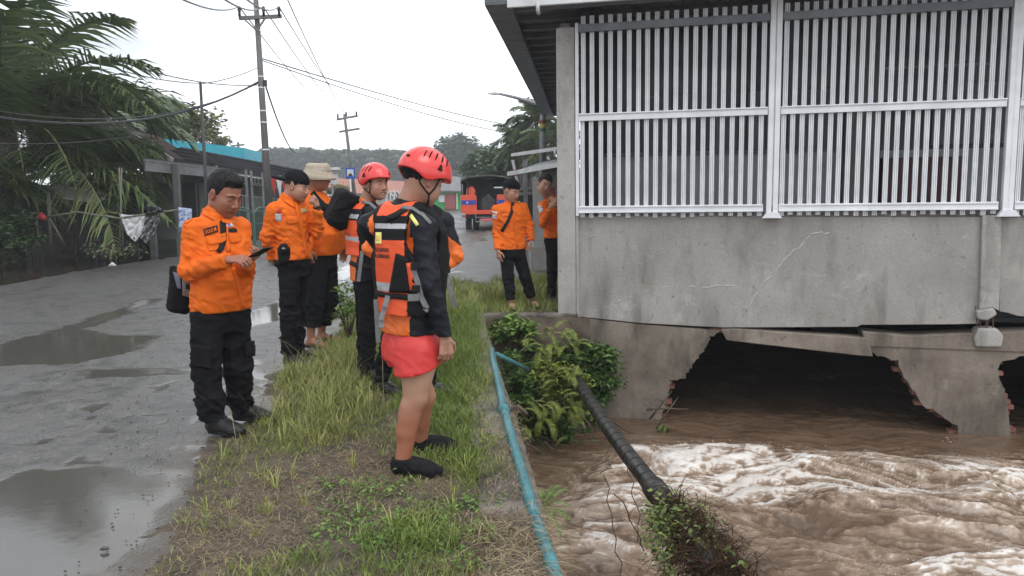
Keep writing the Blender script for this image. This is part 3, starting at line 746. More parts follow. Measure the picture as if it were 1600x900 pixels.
def palm(name, label, base, crown, L, nf, seed, nleaf=70, wl=.035, group=None, m=None, droop=1.0, amin=-.2, amax=1.25, azs=None, tr=.22, lean=None):
    base = Vector((base[0], base[1], -.1)); root = empty(name, base, label, 'palm tree', group)
    g = random.Random(seed); crown = Vector(crown); base = Vector(base)
    mb = MB(); mb.tube([base + Vector((0, 0, -.2)), base.lerp(crown, .5), crown], [tr, tr * .9, tr * .8], 9); mb.build('trunk', m_bark, root, smooth=True)
    rb = MB(); B = []; T = []; S = []; BD = []; RN = []
    for i in range(nf):
        az = (i * 2.399 + g.uniform(-.2, .2)) if azs is None else g.choice(azs) + g.uniform(-.35, .35)
        el = g.uniform(amin, amax); Lf = L * g.uniform(.8, 1.1)
        h = Vector((math.cos(az), math.sin(az), 0)); pts = []; n = 14; p = crown.copy(); ang = el
        for k in range(n + 1):
            pts.append(p.copy()); ang -= droop * (.035 + .14 * (k / n) ** 1.3) * (1 if el > -.3 else .4)
            p = p + (h * math.cos(ang) + Vector((0, 0, math.sin(ang)))) * (Lf / n)
        rb.tube(pts, [.045 * (1 - .85 * k / n) * (L / 4) for k in range(n + 1)], 5)
        tone = g.uniform(0, .7)
        for k in range(nleaf):
            t = .10 + .9 * k / nleaf; f = t * n; j = min(int(f), n - 1); c = pts[j].lerp(pts[j + 1], f - j); tan = (pts[j + 1] - pts[j]).normalized()
            sd_ = h.cross(Vector((0, 0, 1))); upv = sd_.cross(tan).normalized()
            ll = L * .27 * (math.sin(math.pi * min(1, t * .93 + .12)) ** .6) * g.uniform(.85, 1.1)
            for sg in (-1, 1):
                d = (sd_ * sg * g.uniform(.75, 1.0) + tan * g.uniform(.35, .65) + upv * g.uniform(-.05, .45)).normalized()
                e = c + d * ll + Vector((0, 0, -ll * g.uniform(.15, .6)))
                B.append(c); T.append(e); BD.append(Vector((0, 0, ll * .10))); S.append(tan * .7 + upv * .6); RN.append(min(1, max(0, tone + g.uniform(-.2, .3))))
    rb.build('frond_ribs', MATS.get('rib') or mat('rib', (.09, .11, .04), (.18, .19, .09), scale=5, rough=.5), root, smooth=True)
    S = np.array(S); S /= np.linalg.norm(S, axis=1)[:, None]
    blades('fronds', np.array(B), np.array(T), wl, m or m_palm, root, bend=np.array(BD), side=S, rnd=np.array(RN), segs=2, taper=.8)
    return root

# big oil palm at upper left
palm('oil_palm', 'large dark oil palm at the left edge with long arching fronds over the flooded yard', P(10, 380, 19.5), P(2, 185, 19.5), 4.9, 58, 3, nleaf=56, wl=.075, amin=-.45, amax=1.25, tr=.4)
palm('oil_palm', 'smaller dark oil palm with low drooping fronds in front of the gabled house', P(95, 380, 20.5), P(120, 255, 20.5), 2.9, 24, 9, nleaf=46, wl=.06, amin=-.3, amax=.8, tr=.22, droop=1.1)
palm('young_palm', 'young palm with yellowish leaf tips low at the left edge', P(-10, 390, 17.5), P(-15, 275, 17.5), 2.0, 18, 12, nleaf=36, wl=.05, amin=-.5, amax=1.0, m=m_palm, tr=.12)
# dark hedge at the left edge
pts, rn = crown_points(P(-4, 365, 17.0), (1.0, .8, .65), 40, 90, 4)
o = leaves('shrub', pts, .10, m_leaf, rnd=rn * .6); tag(o, 'dark feathery shrub standing at the water on the far left edge', 'shrub')
tree('broadleaf_tree', 'dense green broadleaf tree rising behind the oil palm fronds', P(205, 345, 34), P(192, 185, 34), (2.1, 1.6, 1.7), 70, 60, .26, 21, m_leaf, tr=.2)
tree('broadleaf_tree', 'olive green tree behind the roofs between the oil palm and the thin black pole', P(270, 335, 42), P(262, 200, 42), (2.5, 1.6, 1.25), 80, 60, .28, 22, m_leaf2, tr=.2)
tree('broadleaf_tree', 'small grey green tree top over the turquoise roof', P(335, 330, 60), P(332, 222, 60), (1.4, 1, .7), 30, 40, .28, 23, m_leaf2, tr=.15)

# ---------------- houses on the left
m_hdark = mat('house_wall_shade', (.035, .038, .033), (.055, .058, .05), scale=2, rough=.8)  # shade under the roofs and awnings is put into this wall colour
m_htile = mat('brown_roof_tiles', (.03, .022, .02), (.06, .043, .038), scale=9, rough=1.0, spec=.05, bump=.7, bscale=25, bdist=.04, stretch=(1, 1, 3))
m_white = mat('white_paint', (.5, .5, .5), (.68, .68, .67), scale=5, rough=.5)
m_grey = mat('grey_paint', (.2, .205, .21), (.3, .3, .31), scale=4, rough=.5)
m_black = mat('black_metal', (.025, .025, .027), rough=.45)
m_cyan = mat('turquoise_paint', (.02, .36, .47), (.03, .42, .54), scale=1.5, rough=.5)
m_green = mat('green_paint', (.03, .10, .055), (.04, .14, .07), scale=6, rough=.5)
def slab(mb, pts, d, m=0): mb.prism([Vector(p) for p in pts], d, m)

h = empty('gabled_house', P(190, 400, 24), 'old house with brown tiled gable roof and white bargeboard behind the palms', 'house')
ap = P(192, 203, 22); rf = P(270, 253, 21.4); lf = P(88, 268, 22.6); ex = P(250, 218, 30) - ap
slab(mb := MB(), [rf, rf + ex, ap + ex, ap], (0, 0, .09)); slab(mb, [ap, ap + ex, lf + ex, lf], (0, 0, .09)); mb.build('roof', m_htile, h)
mb = MB(); mb.beam(ap + Vector((0, -.06, .0)), rf + Vector((0, -.06, 0)), .06, .2); mb.beam(ap + Vector((0, -.06, .0)), lf + Vector((0, -.06, 0)), .06, .2); mb.build('bargeboard', m_white, h)
mb = MB(); mb.prism([lf + Vector((.2, .15, -.1)), rf + Vector((-.2, .15, -.1)), ap + Vector((0, .15, -.1))], (0, .15, 0)); mb.build('gable', mat('gable_board', (.12, .125, .12), (.18, .185, .18), scale=3), h)
a = P(88, 400, 22.8); b = P(300, 392, 24.5)
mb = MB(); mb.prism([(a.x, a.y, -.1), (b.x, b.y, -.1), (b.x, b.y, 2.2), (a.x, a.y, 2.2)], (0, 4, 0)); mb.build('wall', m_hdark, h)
for (u_, w_) in ((170, 1.0), (222, .8)):
    c = P(u_, 330, 22.8); mb = MB(); mb.box((c.x, c.y, 1.3), (w_, .1, 1.1)); wn_ = mb.build('window', m_black, h)
    mb = MB(); 
    for sx in (-w_ / 2, 0, w_ / 2): mb.box((c.x + sx, c.y - .07, 1.3), (.06, .05, 1.2))
    mb.build('frame', m_grey, wn_)
h2 = empty('awning_shop', P(290, 395, 21), 'low shop with a flat grey awning and a glowing bulb right of the gabled house', 'shop')
a = P(226, 250, 19.5); b = P(338, 263, 22.5); bk = Vector((-.8, 4.5, -.25))
mb = MB(); slab(mb, [a, b, b + bk, a + bk], (0, 0, .05)); mb.build('awning', m_black, h2)
mb = MB(); mb.beam(a + Vector((0, -.03, .0)), b + Vector((0, -.03, 0)), .05, .04); mb.beam(a + Vector((0, -.03, -.25)), b + Vector((0, -.03, -.25)), .05, .03); 
mb.beam(a + Vector((0, .01, -.13)), b + Vector((0, .01, -.13)), .03, .22)
mb.build('awning_edge', mat('dull_fascia', (.13, .135, .14), (.2, .205, .21), scale=3, rough=.7), h2)
a2 = P(236, 396, 22.8); b2 = P(352, 384, 25)
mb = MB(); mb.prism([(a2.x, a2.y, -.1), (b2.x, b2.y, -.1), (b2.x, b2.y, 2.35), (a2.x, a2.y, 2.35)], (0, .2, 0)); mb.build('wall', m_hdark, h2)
for u_ in (262, 300, 330):
    c = P(u_, 320, 22.7); mb = MB(); mb.box((c.x, c.y - .1, 1.1), (.55 if u_ != 300 else .35, .1, 1.6)); mb.build('shutter', mat('old_shutter', (.10, .11, .10), (.15, .155, .14), scale=3) if u_ != 300 else m_black, h2)
for u_ in (238, 280): c = P(u_, 350, 20.5); mb = MB(); mb.box((c.x, c.y, 1.15), (.14, .14, 2.4)); mb.build('post', mat('dim_post', (.07, .075, .065), (.11, .115, .105), scale=4), h2)
m_bulb = bpy.data.materials.new('lit_bulb'); m_bulb.use_nodes = True; bb = m_bulb.node_tree.nodes['Principled BSDF']; bb.inputs['Emission Color'].default_value = (1, .97, .9, 1); bb.inputs['Emission Strength'].default_value = 6
mb = MB(); c = P(262, 267, 21.5); mb.tube([c + Vector((0, 0, .04)), c, c + Vector((0, 0, -.05))], [.02, .055, .02], 8); mb.build('light_bulb', m_bulb, h2, smooth=True)
mb = MB(); mb.tube([c + Vector((0, 0, .25)), c + Vector((0, 0, .04))], .012, 5); mb.build('lamp_cord', m_black, h2)
# turquoise parapet building
h3 = empty('turquoise_building', P(320, 360, 32), 'building with a bright turquoise parapet above the dark awnings', 'building')
a = P(256, 217, 30); b = P(382, 231, 36); 
mb = MB(); mb.prism([P(256, 217, 30), P(382, 231, 36), P(382, 254, 36), P(256, 243, 30)], (-.5, 4, 0)); mb.build('parapet', m_cyan, h3)
mb = MB(); a = P(262, 236, 30.3); b = P(380, 250, 36.2); mb.prism([(a.x, a.y, a.z), (b.x, b.y, b.z), (b.x, b.y, 0), (a.x, a.y, 0)], (-.5, 3.5, 0)); mb.build('wall', m_hdark, h3)
# long black awning shop
h4 = empty('black_awning_shop', P(400, 390, 27), 'long shop with black sloping metal awning and white edges beside the big utility pole', 'shop')
ta, tb = P(284, 232, 26), P(476, 268, 35); la, lb = P(236, 250, 23), P(482, 291, 31.5)
mb = MB(); slab(mb, [la, lb, tb, ta], (0, 0, .05)); mb.build('awning', mat('black_awning', (.012, .012, .014), (.022, .022, .025), scale=3, rough=.95, spec=.05), h4)
mb = MB(); mb.beam(ta, tb, .08, .06); mb.beam(la, lb, .08, .05); mb.build('awning_edge', m_white, h4)
mb = MB()
for k in range(1, 5): q0 = la.lerp(ta, k / 5); q1 = lb.lerp(tb, k / 5); mb.beam(q0 + Vector((0, 0, .07)), q1 + Vector((0, 0, .07)), .04, .04)
mb.build('awning_ribs', MATS['black_awning'], h4)
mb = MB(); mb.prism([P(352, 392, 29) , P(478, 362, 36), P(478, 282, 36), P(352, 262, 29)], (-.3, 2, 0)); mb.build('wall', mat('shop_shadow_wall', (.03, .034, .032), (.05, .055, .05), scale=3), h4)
# ornate fence panels below the awning
fence = empty('ornate_fence', P(395, 390, 24), 'ornate white metal fence with lace pattern panels under the black awning', 'fence')
m_fence = mat('fence_paint', (.14, .15, .145), (.21, .22, .215), scale=5, rough=.5)
for (u_, Yf) in ((338, 23.2), (384, 24.4), (392, 24.6), (410, 25.2), (437, 26.2), (446, 26.6), (458, 27)):
    a = P(u_, 258 + (u_ - 338) * .16, Yf); mb = MB(); mb.box((a.x, a.y, a.z / 2), (.06, .06, a.z)); mb.build('post', m_fence, fence)
for (ua, ub, Yf) in ((340, 384, 23.8), (392, 410, 25), (412, 436, 25.7), (446, 470, 27)):
    A0 = P(ua, 274 + (ua - 338) * .14, Yf); A1 = P(ub, 274 + (ub - 338) * .14, Yf + .4); mb = MB(); n = max(3, int((A1 - A0).length / .16))
    for k in range(n):   # scroll frieze
        q = A0.lerp(A1, (k + .5) / n); mb.tube([q + Vector((math.cos(t) * .07, 0, math.sin(t) * .10)) for t in [j * .9 for j in range(8)]], .012, 4)
    mb.beam(A0 + Vector((0, 0, .13)), A1 + Vector((0, 0, .13)), .03, .03); mb.beam(A0 - Vector((0, 0, .13)), A1 - Vector((0, 0, .13)), .03, .03)
    z0, z1 = A0.z - .55, A0.z - 1.0
    mb.beam(A0 - Vector((0, 0, .5)), A1 - Vector((0, 0, .5)), .03, .03); mb.beam(A0 - Vector((0, 0, .95)), A1 - Vector((0, 0, .95)), .03, .03)
    for k in range(n * 2): q = A0.lerp(A1, (k + .5) / (2 * n)); mb.beam(q - Vector((0, 0, .5)), q - Vector((0, 0, .95)), .022, .022)
    mb.build('lace_panel', m_fence, fence)
gate = empty('arched_gate', P(380, 395, 20), 'green metal gate with arched tops beside the big utility pole', 'gate')
for (u0_, u1_, v_) in ((358, 396, 326), (397, 422, 323)):
    mb = MB(); Yg = 20; A0 = P(u0_, v_ + 14, Yg); A1 = P(u1_, v_ + 14, Yg + .5); r = (A1 - A0).length / 2; c = (A0 + A1) / 2
    mb.tube([Vector((A0.x, A0.y, 0))] + [c + (A0 - c) * math.cos(t) + Vector((0, 0, math.sin(t) * r * .75)) for t in [k * math.pi / 12 for k in range(13)]] + [Vector((A1.x, A1.y, 0))], .022, 6)
    for k in range(1, 7): q = A0.lerp(A1, k / 7); mb.tube([Vector((q.x, q.y, .1)), q + Vector((0, 0, math.sin(math.pi * k / 7) * r * .7))], .009, 4)
    for zz in (.25, .8): mb.tube([Vector((A0.x, A0.y, zz)), Vector((A1.x, A1.y, zz))], .014, 5)
    mb.build('gate_leaf', mat('gate_paint', (.05, .10, .08), (.09, .15, .12), scale=8, rough=.5), gate)
# bunting cloth
mb = MB(); 
for k in range(3):
    a = P(422 + k * 9, 276 + k * 1.5, 25.5); mb.prism([a, a + Vector((.2, 0, -.02)), a + Vector((.1, .01, -.62 - .05 * k))], (0, .012, 0), k % 2)
mb.build('bunting', [mat('red_cloth', (.5, .04, .03), (.38, .03, .03), scale=9), m_white], label='small red and white bunting hanging by the big utility pole', cat='bunting')

# ---------------- things in the flooded yard
m_tarp = mat('silver_tarp', (.30, .31, .32), (.52, .53, .54), scale=7, rough=.38, bump=1.0, bscale=9, bdist=.05, metal=.15)
def cloth(name, pts_top, pts_bot, Y0, seed, m, amp=.06, label=None, cat=None, parent=None, nu=34, nv=30):
    us = np.linspace(0, 1, nu); vs = np.linspace(0, 1, nv); V = []
    tu = [p[0] for p in pts_top]; tv = [p[1] for p in pts_top]; bu = [p[0] for p in pts_bot]; bv = [p[1] for p in pts_bot]
    kt = np.linspace(0, 1, len(pts_top)); kb = np.linspace(0, 1, len(pts_bot))
    for a in us:
        for c_ in vs:
            u_ = np.interp(a, kt, tu) * (1 - c_) + np.interp(a, kb, bu) * c_; v_ = np.interp(a, kt, tv) * (1 - c_) + np.interp(a, kb, bv) * c_
            n = float(fbm(np.array([a * 5 + seed, c_ * 2.2, seed]), 4)); r = 1 - abs(float(perlin(np.array([a * 7 + c_ * 3, c_ * 3 + seed, 1.7])))) * 2
            V.append(tuple(P(u_, v_, Y0 + n * amp * 2.2 + r * amp)))
    F = [(i * nv + j, (i + 1) * nv + j, (i + 1) * nv + j + 1, i * nv + j + 1) for i in range(nu - 1) for j in range(nv - 1)]
    o = mesh_obj(name, V, F, m, parent, smooth=True)
    md = o.modifiers.new('thick', 'SOLIDIFY'); md.thickness = .012
    return tag(o, label, cat)
tarp = cloth('tarpaulin', [(187, 335), (205, 336), (228, 334)], [(199, 366), (211, 378), (222, 366)], 17.6, 3.0, mat('pale_tarp', (.45, .46, .47), (.60, .61, .62), scale=5, rough=.5, bump=.5, bscale=5, bdist=.05), .03, 'crumpled silver tarpaulin hanging over the bamboo rail, its flat left half', 'tarpaulin')
cloth('tarpaulin', [(229, 333), (240, 346), (254, 330)], [(219, 372), (228, 380), (238, 372)], 17.55, 9.0, mat('dark_tarp', (.06, .06, .065), (.34, .345, .35), scale=14, rough=.45, ramp=(.42, .62), bump=1.0, bscale=12, bdist=.05), .06, 'creased silver tarpaulin bundle with dark lining right of the flat sheet', 'tarpaulin')
pts, rn = crown_points(P(240, 332, 17.6), (.16, .1, .12), 8, 30, 8); mb = MB()
for i in range(12):
    q = P(232 + i * 1.5, 330 + RND.uniform(-6, 8), 17.5 + RND.uniform(-.08, .08)); mb.tube([q + Vector((-.08, 0, -.03)), q + Vector((0, 0, .03)), q + Vector((.08, 0, -.02))], [.02, .06, .015], 6)
mb.build('black_bundle', mat('black_plastic', (.015, .015, .017), rough=.35), smooth=True, label='tangled black plastic bundle on top of the right tarpaulin', cat='bundle')
rail = empty('bamboo_rail', P(130, 395, 17.6), 'bent bamboo rail on thin posts across the flooded yard', 'rail')
mb = MB(); mb.tube([P(70, 340, 17.6), P(92, 336, 17.6), P(120, 331, 17.6), P(150, 336, 17.6), P(186, 341, 17.6), P(232, 334, 17.6), P(285, 327, 17.6)], .022, 7); mb.build('bar', mat('bamboo', (.10, .095, .075), (.17, .16, .125), scale=8), rail, smooth=True)
for (a, b_) in (((77, 300), (81, 392)), ((74, 302), (79, 392)), ((80, 345), (101, 382)), ((57, 340), (62, 388)), ((186, 262), (193, 392)), ((190, 262), (187, 390))):
    mb = MB(); mb.tube([P(*a, 17.6), P(*b_, 17.65)], .017, 6); mb.build('post', MATS['bamboo'], rail, smooth=True)
mb = MB(); q = P(65, 341, 17.5); mb.tube([q + Vector((-.09, 0, .02)), q + Vector((0, 0, .05)), q + Vector((.08, 0, -.02))], [.03, .09, .05], 8); mb.build('plastic_bag', MATS['red_cloth'], smooth=True, label='faded red plastic bag tied to the left end of the bamboo rail', cat='bag')
lean = empty('lean_to', P(100, 390, 19), 'low lean-to roof of pale rusty sheets under the palm fronds', 'shelter')
a = P(55, 305, 18.5); b = P(152, 318, 19.2)
mb = MB(); slab(mb, [a, b, b + Vector((0, .9, .22)), a + Vector((0, .9, .22))], (0, 0, .03)); mb.build('roof', mat('pale_sheet', (.32, .33, .32), (.55, .56, .55), scale=2, rough=.5), lean)
for q in (a, b): mb = MB(); mb.box((q.x, q.y + .1, q.z / 2), (.07, .07, q.z)); mb.build('post', m_hdark, lean)
a = P(-420, 430, 22.5); b = P(215, 395, 22.3); mb = MB(); mb.prism([(a.x, a.y, -.1), (b.x, b.y, -.1), (b.x, b.y, 1.9), (a.x, a.y, 1.9)], (0, .15, 0)); mb.build('backdrop_wall', m_darkin, lean)  # dark backdrop, extended out of view to darken the flood water's reflection
def yard_chair(u_, v_, Yc, lab, rz):
    c = P(u_, v_, Yc); t = empty('plastic_chair', (c.x, c.y, -.05), lab, 'chair', 'chairs in the flooded yard'); m_ = MATS.get('orange_plastic') or mat('orange_plastic', (.13, .03, .014), (.08, .02, .010), scale=5, rough=.4)
    R = Matrix.Rotation(rz, 3, 'Z'); o_ = Vector((c.x, c.y, -.05)); L_ = lambda x, y, z: o_ + R @ Vector((x, y, z))
    MB().box(L_(0, 0, .43), (.42, .42, .04), R).build('seat', m_, t); MB().box(L_(0, .2, .68), (.42, .04, .35), R).build('backrest', m_, t)
    for x in (-.18, .18):
        for y in (-.18, .18): MB().tube([L_(x, y, 0), L_(x * .95, y * .95, .42)], .018, 6).build('leg', m_, t)
yard_chair(158, 366, 21.0, 'orange plastic chair in the dark yard, nearest the silver tarpaulin', .4)
yard_chair(104, 366, 21.3, 'dull orange plastic chair behind the leaning bamboo post', 2.2)
yard_chair(52, 366, 21.2, 'dull orange plastic chair furthest left behind the bamboo rail', 1.0)
pts = np.concatenate([np.array(P(140 + 80 * g_, 392 - 4 * math.sin(g_ * 9), 16.6 + .4 * g_))[None] + NR.normal(size=(22, 3)) * np.array([.12, .12, .07]) for g_ in np.linspace(0, 1, 12)])
tag(leaves('floating_branch', pts, .09, mat('pond_leaf', (.03, .045, .015), (.10, .13, .05), attr='rnd', ramp=(0, 1), rough=.4)), 'leafy branch drifting on the flood water below the tarpaulin', 'branch')
mb = MB(); q = G(176, 416, -.03); mb.tube([q + Vector((-.09, 0, 0)), q + Vector((0, 0, .05)), q + Vector((.08, 0, .0))], [.02, .05, .02], 6); mb.build('white_scrap', m_white, smooth=True, label='crumpled white scrap on the shoreline of the flooded yard', cat='litter')
cloth('blue_banner', [(279, 323), (289, 325), (300, 326)], [(280, 362), (290, 362), (300, 362)], 15.5, 5.0, mat('blue_print', (.05, .08, .25), (.45, .5, .6), scale=12, rough=.5, ramp=(.4, .6)), .02, 'small blue and white printed sheet hanging behind the man with the phone', 'banner', nu=8, nv=8)

# ---------------- utility poles, wires
m_pole = mat('concrete_pole', (.10, .094, .09), (.16, .152, .148), scale=3, rough=.7, bump=.3, stretch=(1, 1, .3))
m_wire = mat('wire', (.03, .03, .032), rough=.5)
up1 = empty('utility_pole', P(426, 410, 18), 'tall near concrete utility pole with one steel crossarm and cable clamps', 'utility pole')
top = P(396, -60, 18); bot = P(426, 412, 18)
MB().tube([bot, top], [.095, .048], 14).build('shaft', m_pole, up1, smooth=True)
def on1(v): return bot.lerp(top, (412 - v) / 472)
c = on1(28); ca, cb = P(376, 30, 18), P(442, 27, 18)
MB().beam(ca + Vector((0, -.10, 0)), cb + Vector((0, -.10, 0)), .07, .075).build('crossarm', m_pole, up1)
mb = MB(); mb.beam(P(386, 33, 18) + Vector((0, -.15, 0)), P(400, 47, 17.9), .03, .03); mb.beam(P(418, 30, 18) + Vector((0, -.15, 0)), P(402, 47, 17.9), .03, .03); mb.build('brace', m_pole, up1)
INS = []
for u_ in (377.5, 415, 439):
    q = P(u_, 27, 18) + Vector((0, -.13, 0)); INS.append(q + Vector((0, 0, .20))); MB().tube([q, q + Vector((0, 0, .08)), q + Vector((0, 0, .14)), q + Vector((0, 0, .20))], [.03, .028, .042, .03], 8).build('insulator', m_black, up1, smooth=True)
for v_ in (14, 45, 116, 133, 169, 187, 230):
    q = on1(v_); MB().tube([q, q + Vector((0, 0, .03))], .095 - .047 * (412 - v_) / 472 + .005, 12).build('steel_band', m_alu, up1, smooth=True)
q = on1(125); MB().box(q + Vector((.10, -.03, 0)), (.07, .07, .13)).build('clamp', m_black, up1)
up2 = empty('utility_pole', P(553, 322, 60), 'far wooden utility pole leaning left with two crossarms above the helmets', 'utility pole')
t2, b2_ = P(538, 178, 60), P(556, 322, 60)
MB().tube([b2_, t2], [.16, .10], 8).build('shaft', m_pole, up2, smooth=True)
for (a, b_) in (((526, 187), (559, 181)), ((530, 206), (562, 201))): MB().beam(P(*a, 60), P(*b_, 60), .14, .14).build('crossarm', m_pole, up2)
INS2 = []
for (u_, v_) in ((528, 185), (541, 182), (557, 181)):
    q = P(u_, v_, 60); INS2.append(q + Vector((0, 0, .3))); MB().tube([q, q + Vector((0, 0, .32))], .07, 6).build('insulator', m_black, up2)
MB().tube([P(313, 128, 16), P(323, 310, 16), P(326, 400, 16)], [.026, .036, .045], 10).build('lamp_post', m_black, smooth=True, label='thin black iron post rising behind the man with the phone', cat='post')
up3 = empty('utility_pole', P(385, 330, 95), 'tiny distant pole with crossarm showing over the turquoise parapet', 'utility pole')
MB().tube([P(377, 330, 95), P(372, 222, 95)], .15, 6).build('shaft', m_pole, up3); MB().beam(P(361, 228, 95), P(382, 226, 95), .2, .2).build('crossarm', m_pole, up3)
def wire(pts, r=.012, sag=0.0, lab='', n=14):
    a, b = Vector(pts[0]), Vector(pts[1]); L = [a.lerp(b, t / n) + Vector((0, 0, -sag * 4 * (t / n) * (1 - t / n))) for t in range(n + 1)]
    MB().tube(L, r, 5).build('wire', m_wire, label=lab, cat='wire', group='overhead wires')
for i, k in enumerate(('left', 'middle', 'right')):
    wire((INS[i], INS2[i]), .013, .45, 'power line from the %s insulator of the near utility pole to the far one' % k)
    wire((INS[i], P((262, 335, 372)[i], -12, 8)), .011, .12, 'power line from the %s insulator of the near utility pole out of the top left' % k)
wire((P(436, -30, 17), P(545, 182, 60)), .014, .4, 'uppermost thin power line crossing the sky right of the near utility pole')
wire((P(404, 90, 18), P(868, 205, 55)), .016, .3, 'upper of two cables running right from the near utility pole into the sky')
wire((P(405, 93, 18), P(868, 212, 56)), .013, .5, 'lower of two cables running right from the near utility pole into the sky')
wire((P(413, 128, 18), P(468, 236, 40)), .02, .6, 'slack service cable dropping right from the clamp of the near utility pole')
wire((P(404, 128, 18), P(-20, 181, 12)), .022, .42, 'thick black cable sagging from the near utility pole across the palm')
wire((P(404, 130, 18), P(-20, 171, 12)), .010, .40, 'thin wire just above the thick black cable across the palm')
wire((P(404, 133, 18), P(170, 90, 14)), .010, .15, 'thin wire from the near utility pole rising left above the tree')
wire((P(313, 130, 16), P(190, 110, 14)), .009, .05, 'thin wire from the black iron post left to the palm crown')
wire((P(313, 131, 16), P(402, 106, 18)), .009, .05, 'thin wire from the black iron post up to the near utility pole')
wire((P(-20, 224, 12), P(215, 212, 15)), .008, .06, 'lowest thin wire crossing the left palm fronds')

# ---------------- far hills, forest
g = np.random.default_rng(11)
def far_wood(name, u0_, u1_, prof, Y0, Y1, n, size, seed, lab, m=m_leaffar):
    g = np.random.default_rng(seed); u = g.uniform(u0_, u1_, n); Yd = g.uniform(Y0, Y1, n)
    pr = np.interp(u, [p[0] for p in prof], [p[1] for p in prof])
    clump = fbm(np.stack([u / 14, Yd * .15, 0 * u], -1), 4) * 16
    top_ = pr + clump * .8; t = g.uniform(0, 1, n) ** 1.6; v = top_ + (312 - top_) * t
    pts = np.array([tuple(P(a, b, c_)) for a, b, c_ in zip(u, v, Yd)])
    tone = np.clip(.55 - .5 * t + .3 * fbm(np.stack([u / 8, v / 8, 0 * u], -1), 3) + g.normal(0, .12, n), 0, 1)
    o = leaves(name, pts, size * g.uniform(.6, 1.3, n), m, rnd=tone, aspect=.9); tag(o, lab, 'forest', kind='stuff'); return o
far_wood('far_forest', 330, 840, [(330, 250), (400, 240), (430, 236), (480, 238), (540, 240), (600, 238), (640, 242), (700, 236), (760, 236), (840, 240)], 230, 300, 60000, 1.75, 5, 'distant misty green forest behind the village')
hp = []
for i in range(40): 
    u_ = 300 + i * 16; hp.append(P(u_, 262 + 5 * math.sin(i * .7), 312))
mb = MB()
for a, b in zip(hp[:-1], hp[1:]): mb.quad((a.x, a.y, -1), (b.x, b.y, -1), b, a); mb.quad(a, b, b + Vector((0, 60, 3)), a + Vector((0, 60, 3)))
mb.build('hill', m_leaffar and mat('hill_green', (.03, .05, .025), (.05, .07, .035), scale=.2, rough=.9), kind='structure')
tree('rain_tree', 'tall pale rounded tree standing above the far forest left of the truck', P(716, 318, 170), P(717, 240, 170), (4.5, 4.0, 3.9), 70, 60, .95, 31, m_leaffar, tr=.25)
tree('far_tree', 'dark bushy tree directly behind the truck canopy', P(757, 320, 60), P(762, 262, 60), (2.1, 2, 1.6), 60, 60, .38, 32, m_leaf, tr=.2)
tree('far_tree', 'low dark tree right of the truck behind the shop awnings', P(795, 325, 48), P(800, 268, 48), (1.8, 1.5, 1.3), 60, 60, .3, 33, m_leaf, tr=.2)
for (u_, v_, Yd, L, sd_, lb) in ((838, 188, 42, 2.3, 41, 'tallest palm behind the grey street lamp pole'), (812, 222, 44, 2.2, 42, 'leftmost drooping palm of the group beside the wide eave'), (862, 225, 40, 2.2, 43, 'dense palm between lamp pole and concrete corner column'), (826, 246, 46, 2.0, 44, 'lowest palm crown just above the white awning edges')):
    palm('coconut_palm', lb, P(u_ + 4, 335, Yd), P(u_, v_, Yd), L, 26, sd_, nleaf=34, wl=.09, amin=-.6, amax=1.2, tr=.13, group='palms by the shops', droop=1.2)

# ---------------- village houses far away
gh = empty('green_house', P(710, 322, 70), 'bright green house with grey hipped roof at the end of the road', 'house')
a, b = P(668, 322, 70), P(738, 322, 70)
mb = MB(); mb.prism([(a.x, 70, -.1), (b.x, 70, -.1), (b.x, 70, 1.55), (a.x, 70, 1.55)], (0, 5, 0)); mb.build('wall', mat('bright_green', (.04, .42, .12), (.05, .36, .10), scale=1), gh)
e0, e1 = P(662, 298, 69.5), P(745, 298, 69.5); r0_, r1_ = P(690, 274, 72.5), P(716, 276, 72.5); e2, e3 = e1 + Vector((0, 6, 0)), e0 + Vector((0, 6, 0))
mb = MB(); mb.quad(e0, e1, r1_, r0_).quad(e1, e2, r1_).quad(e2, e3, r0_, r1_).quad(e3, e0, r0_).quad(e0, e3, e2, e1); mb.build('roof', mat('grey_tiles', (.13, .13, .135), (.2, .2, .2), scale=3), gh)
for (u_, w_, m_) in ((703, .9, MATS['red_cloth']), (690, .5, m_white), (724, .5, m_white), (714, .12, m_white), (732, .12, m_white)):
    c = P(u_, 310, 69.9); MB().box((c.x, 69.9, .75 if w_ != .5 else 1.0), (w_, .1, 1.4 if w_ != .5 else .6)).build('door' if w_ == .9 else ('window' if w_ == .5 else 'pillar'), mat('faded_red', (.35, .09, .08), (.28, .08, .07), scale=3) if w_ == .9 else m_, gh)
rh = empty('red_roof_house', P(600, 322, 66), 'long house with faded red tiled roof behind the helmets', 'house')
mb = MB(); e0, e1 = P(480, 304, 64), P(655, 300, 64); r_0, r_1 = P(512, 278, 69), P(650, 284, 69); mb.quad(e0, e1, r_1, r_0); mb.quad(e0, r_0, r_0 + Vector((0, .1, -.1)), e0 + Vector((0, .1, -.1)));
mb.build('roof', mat('red_tiles', (.30, .12, .085), (.40, .19, .14), scale=4, rough=.8), rh)
mb = MB(); mb.prism([(e0.x, 64.5, -.1), (e1.x, 64.5, -.1), (e1.x, 64.5, e1.z - .05), (e0.x, 64.5, e0.z - .05)], (0, 4, 0)); mb.build('wall', mat('cream_wall', (.35, .34, .31), (.45, .44, .41), scale=1), rh)
for k in range(7): c = P(604 + k * 6, 310, 62); MB().tube([(c.x, c.y, 0), (c.x, c.y, 1.3 + .35 * math.sin(k * 1.3)), (c.x + .25, c.y, 1.75), (c.x + .5, c.y, 1.3)], .06, 6).build('porch_arch', m_white, rh)
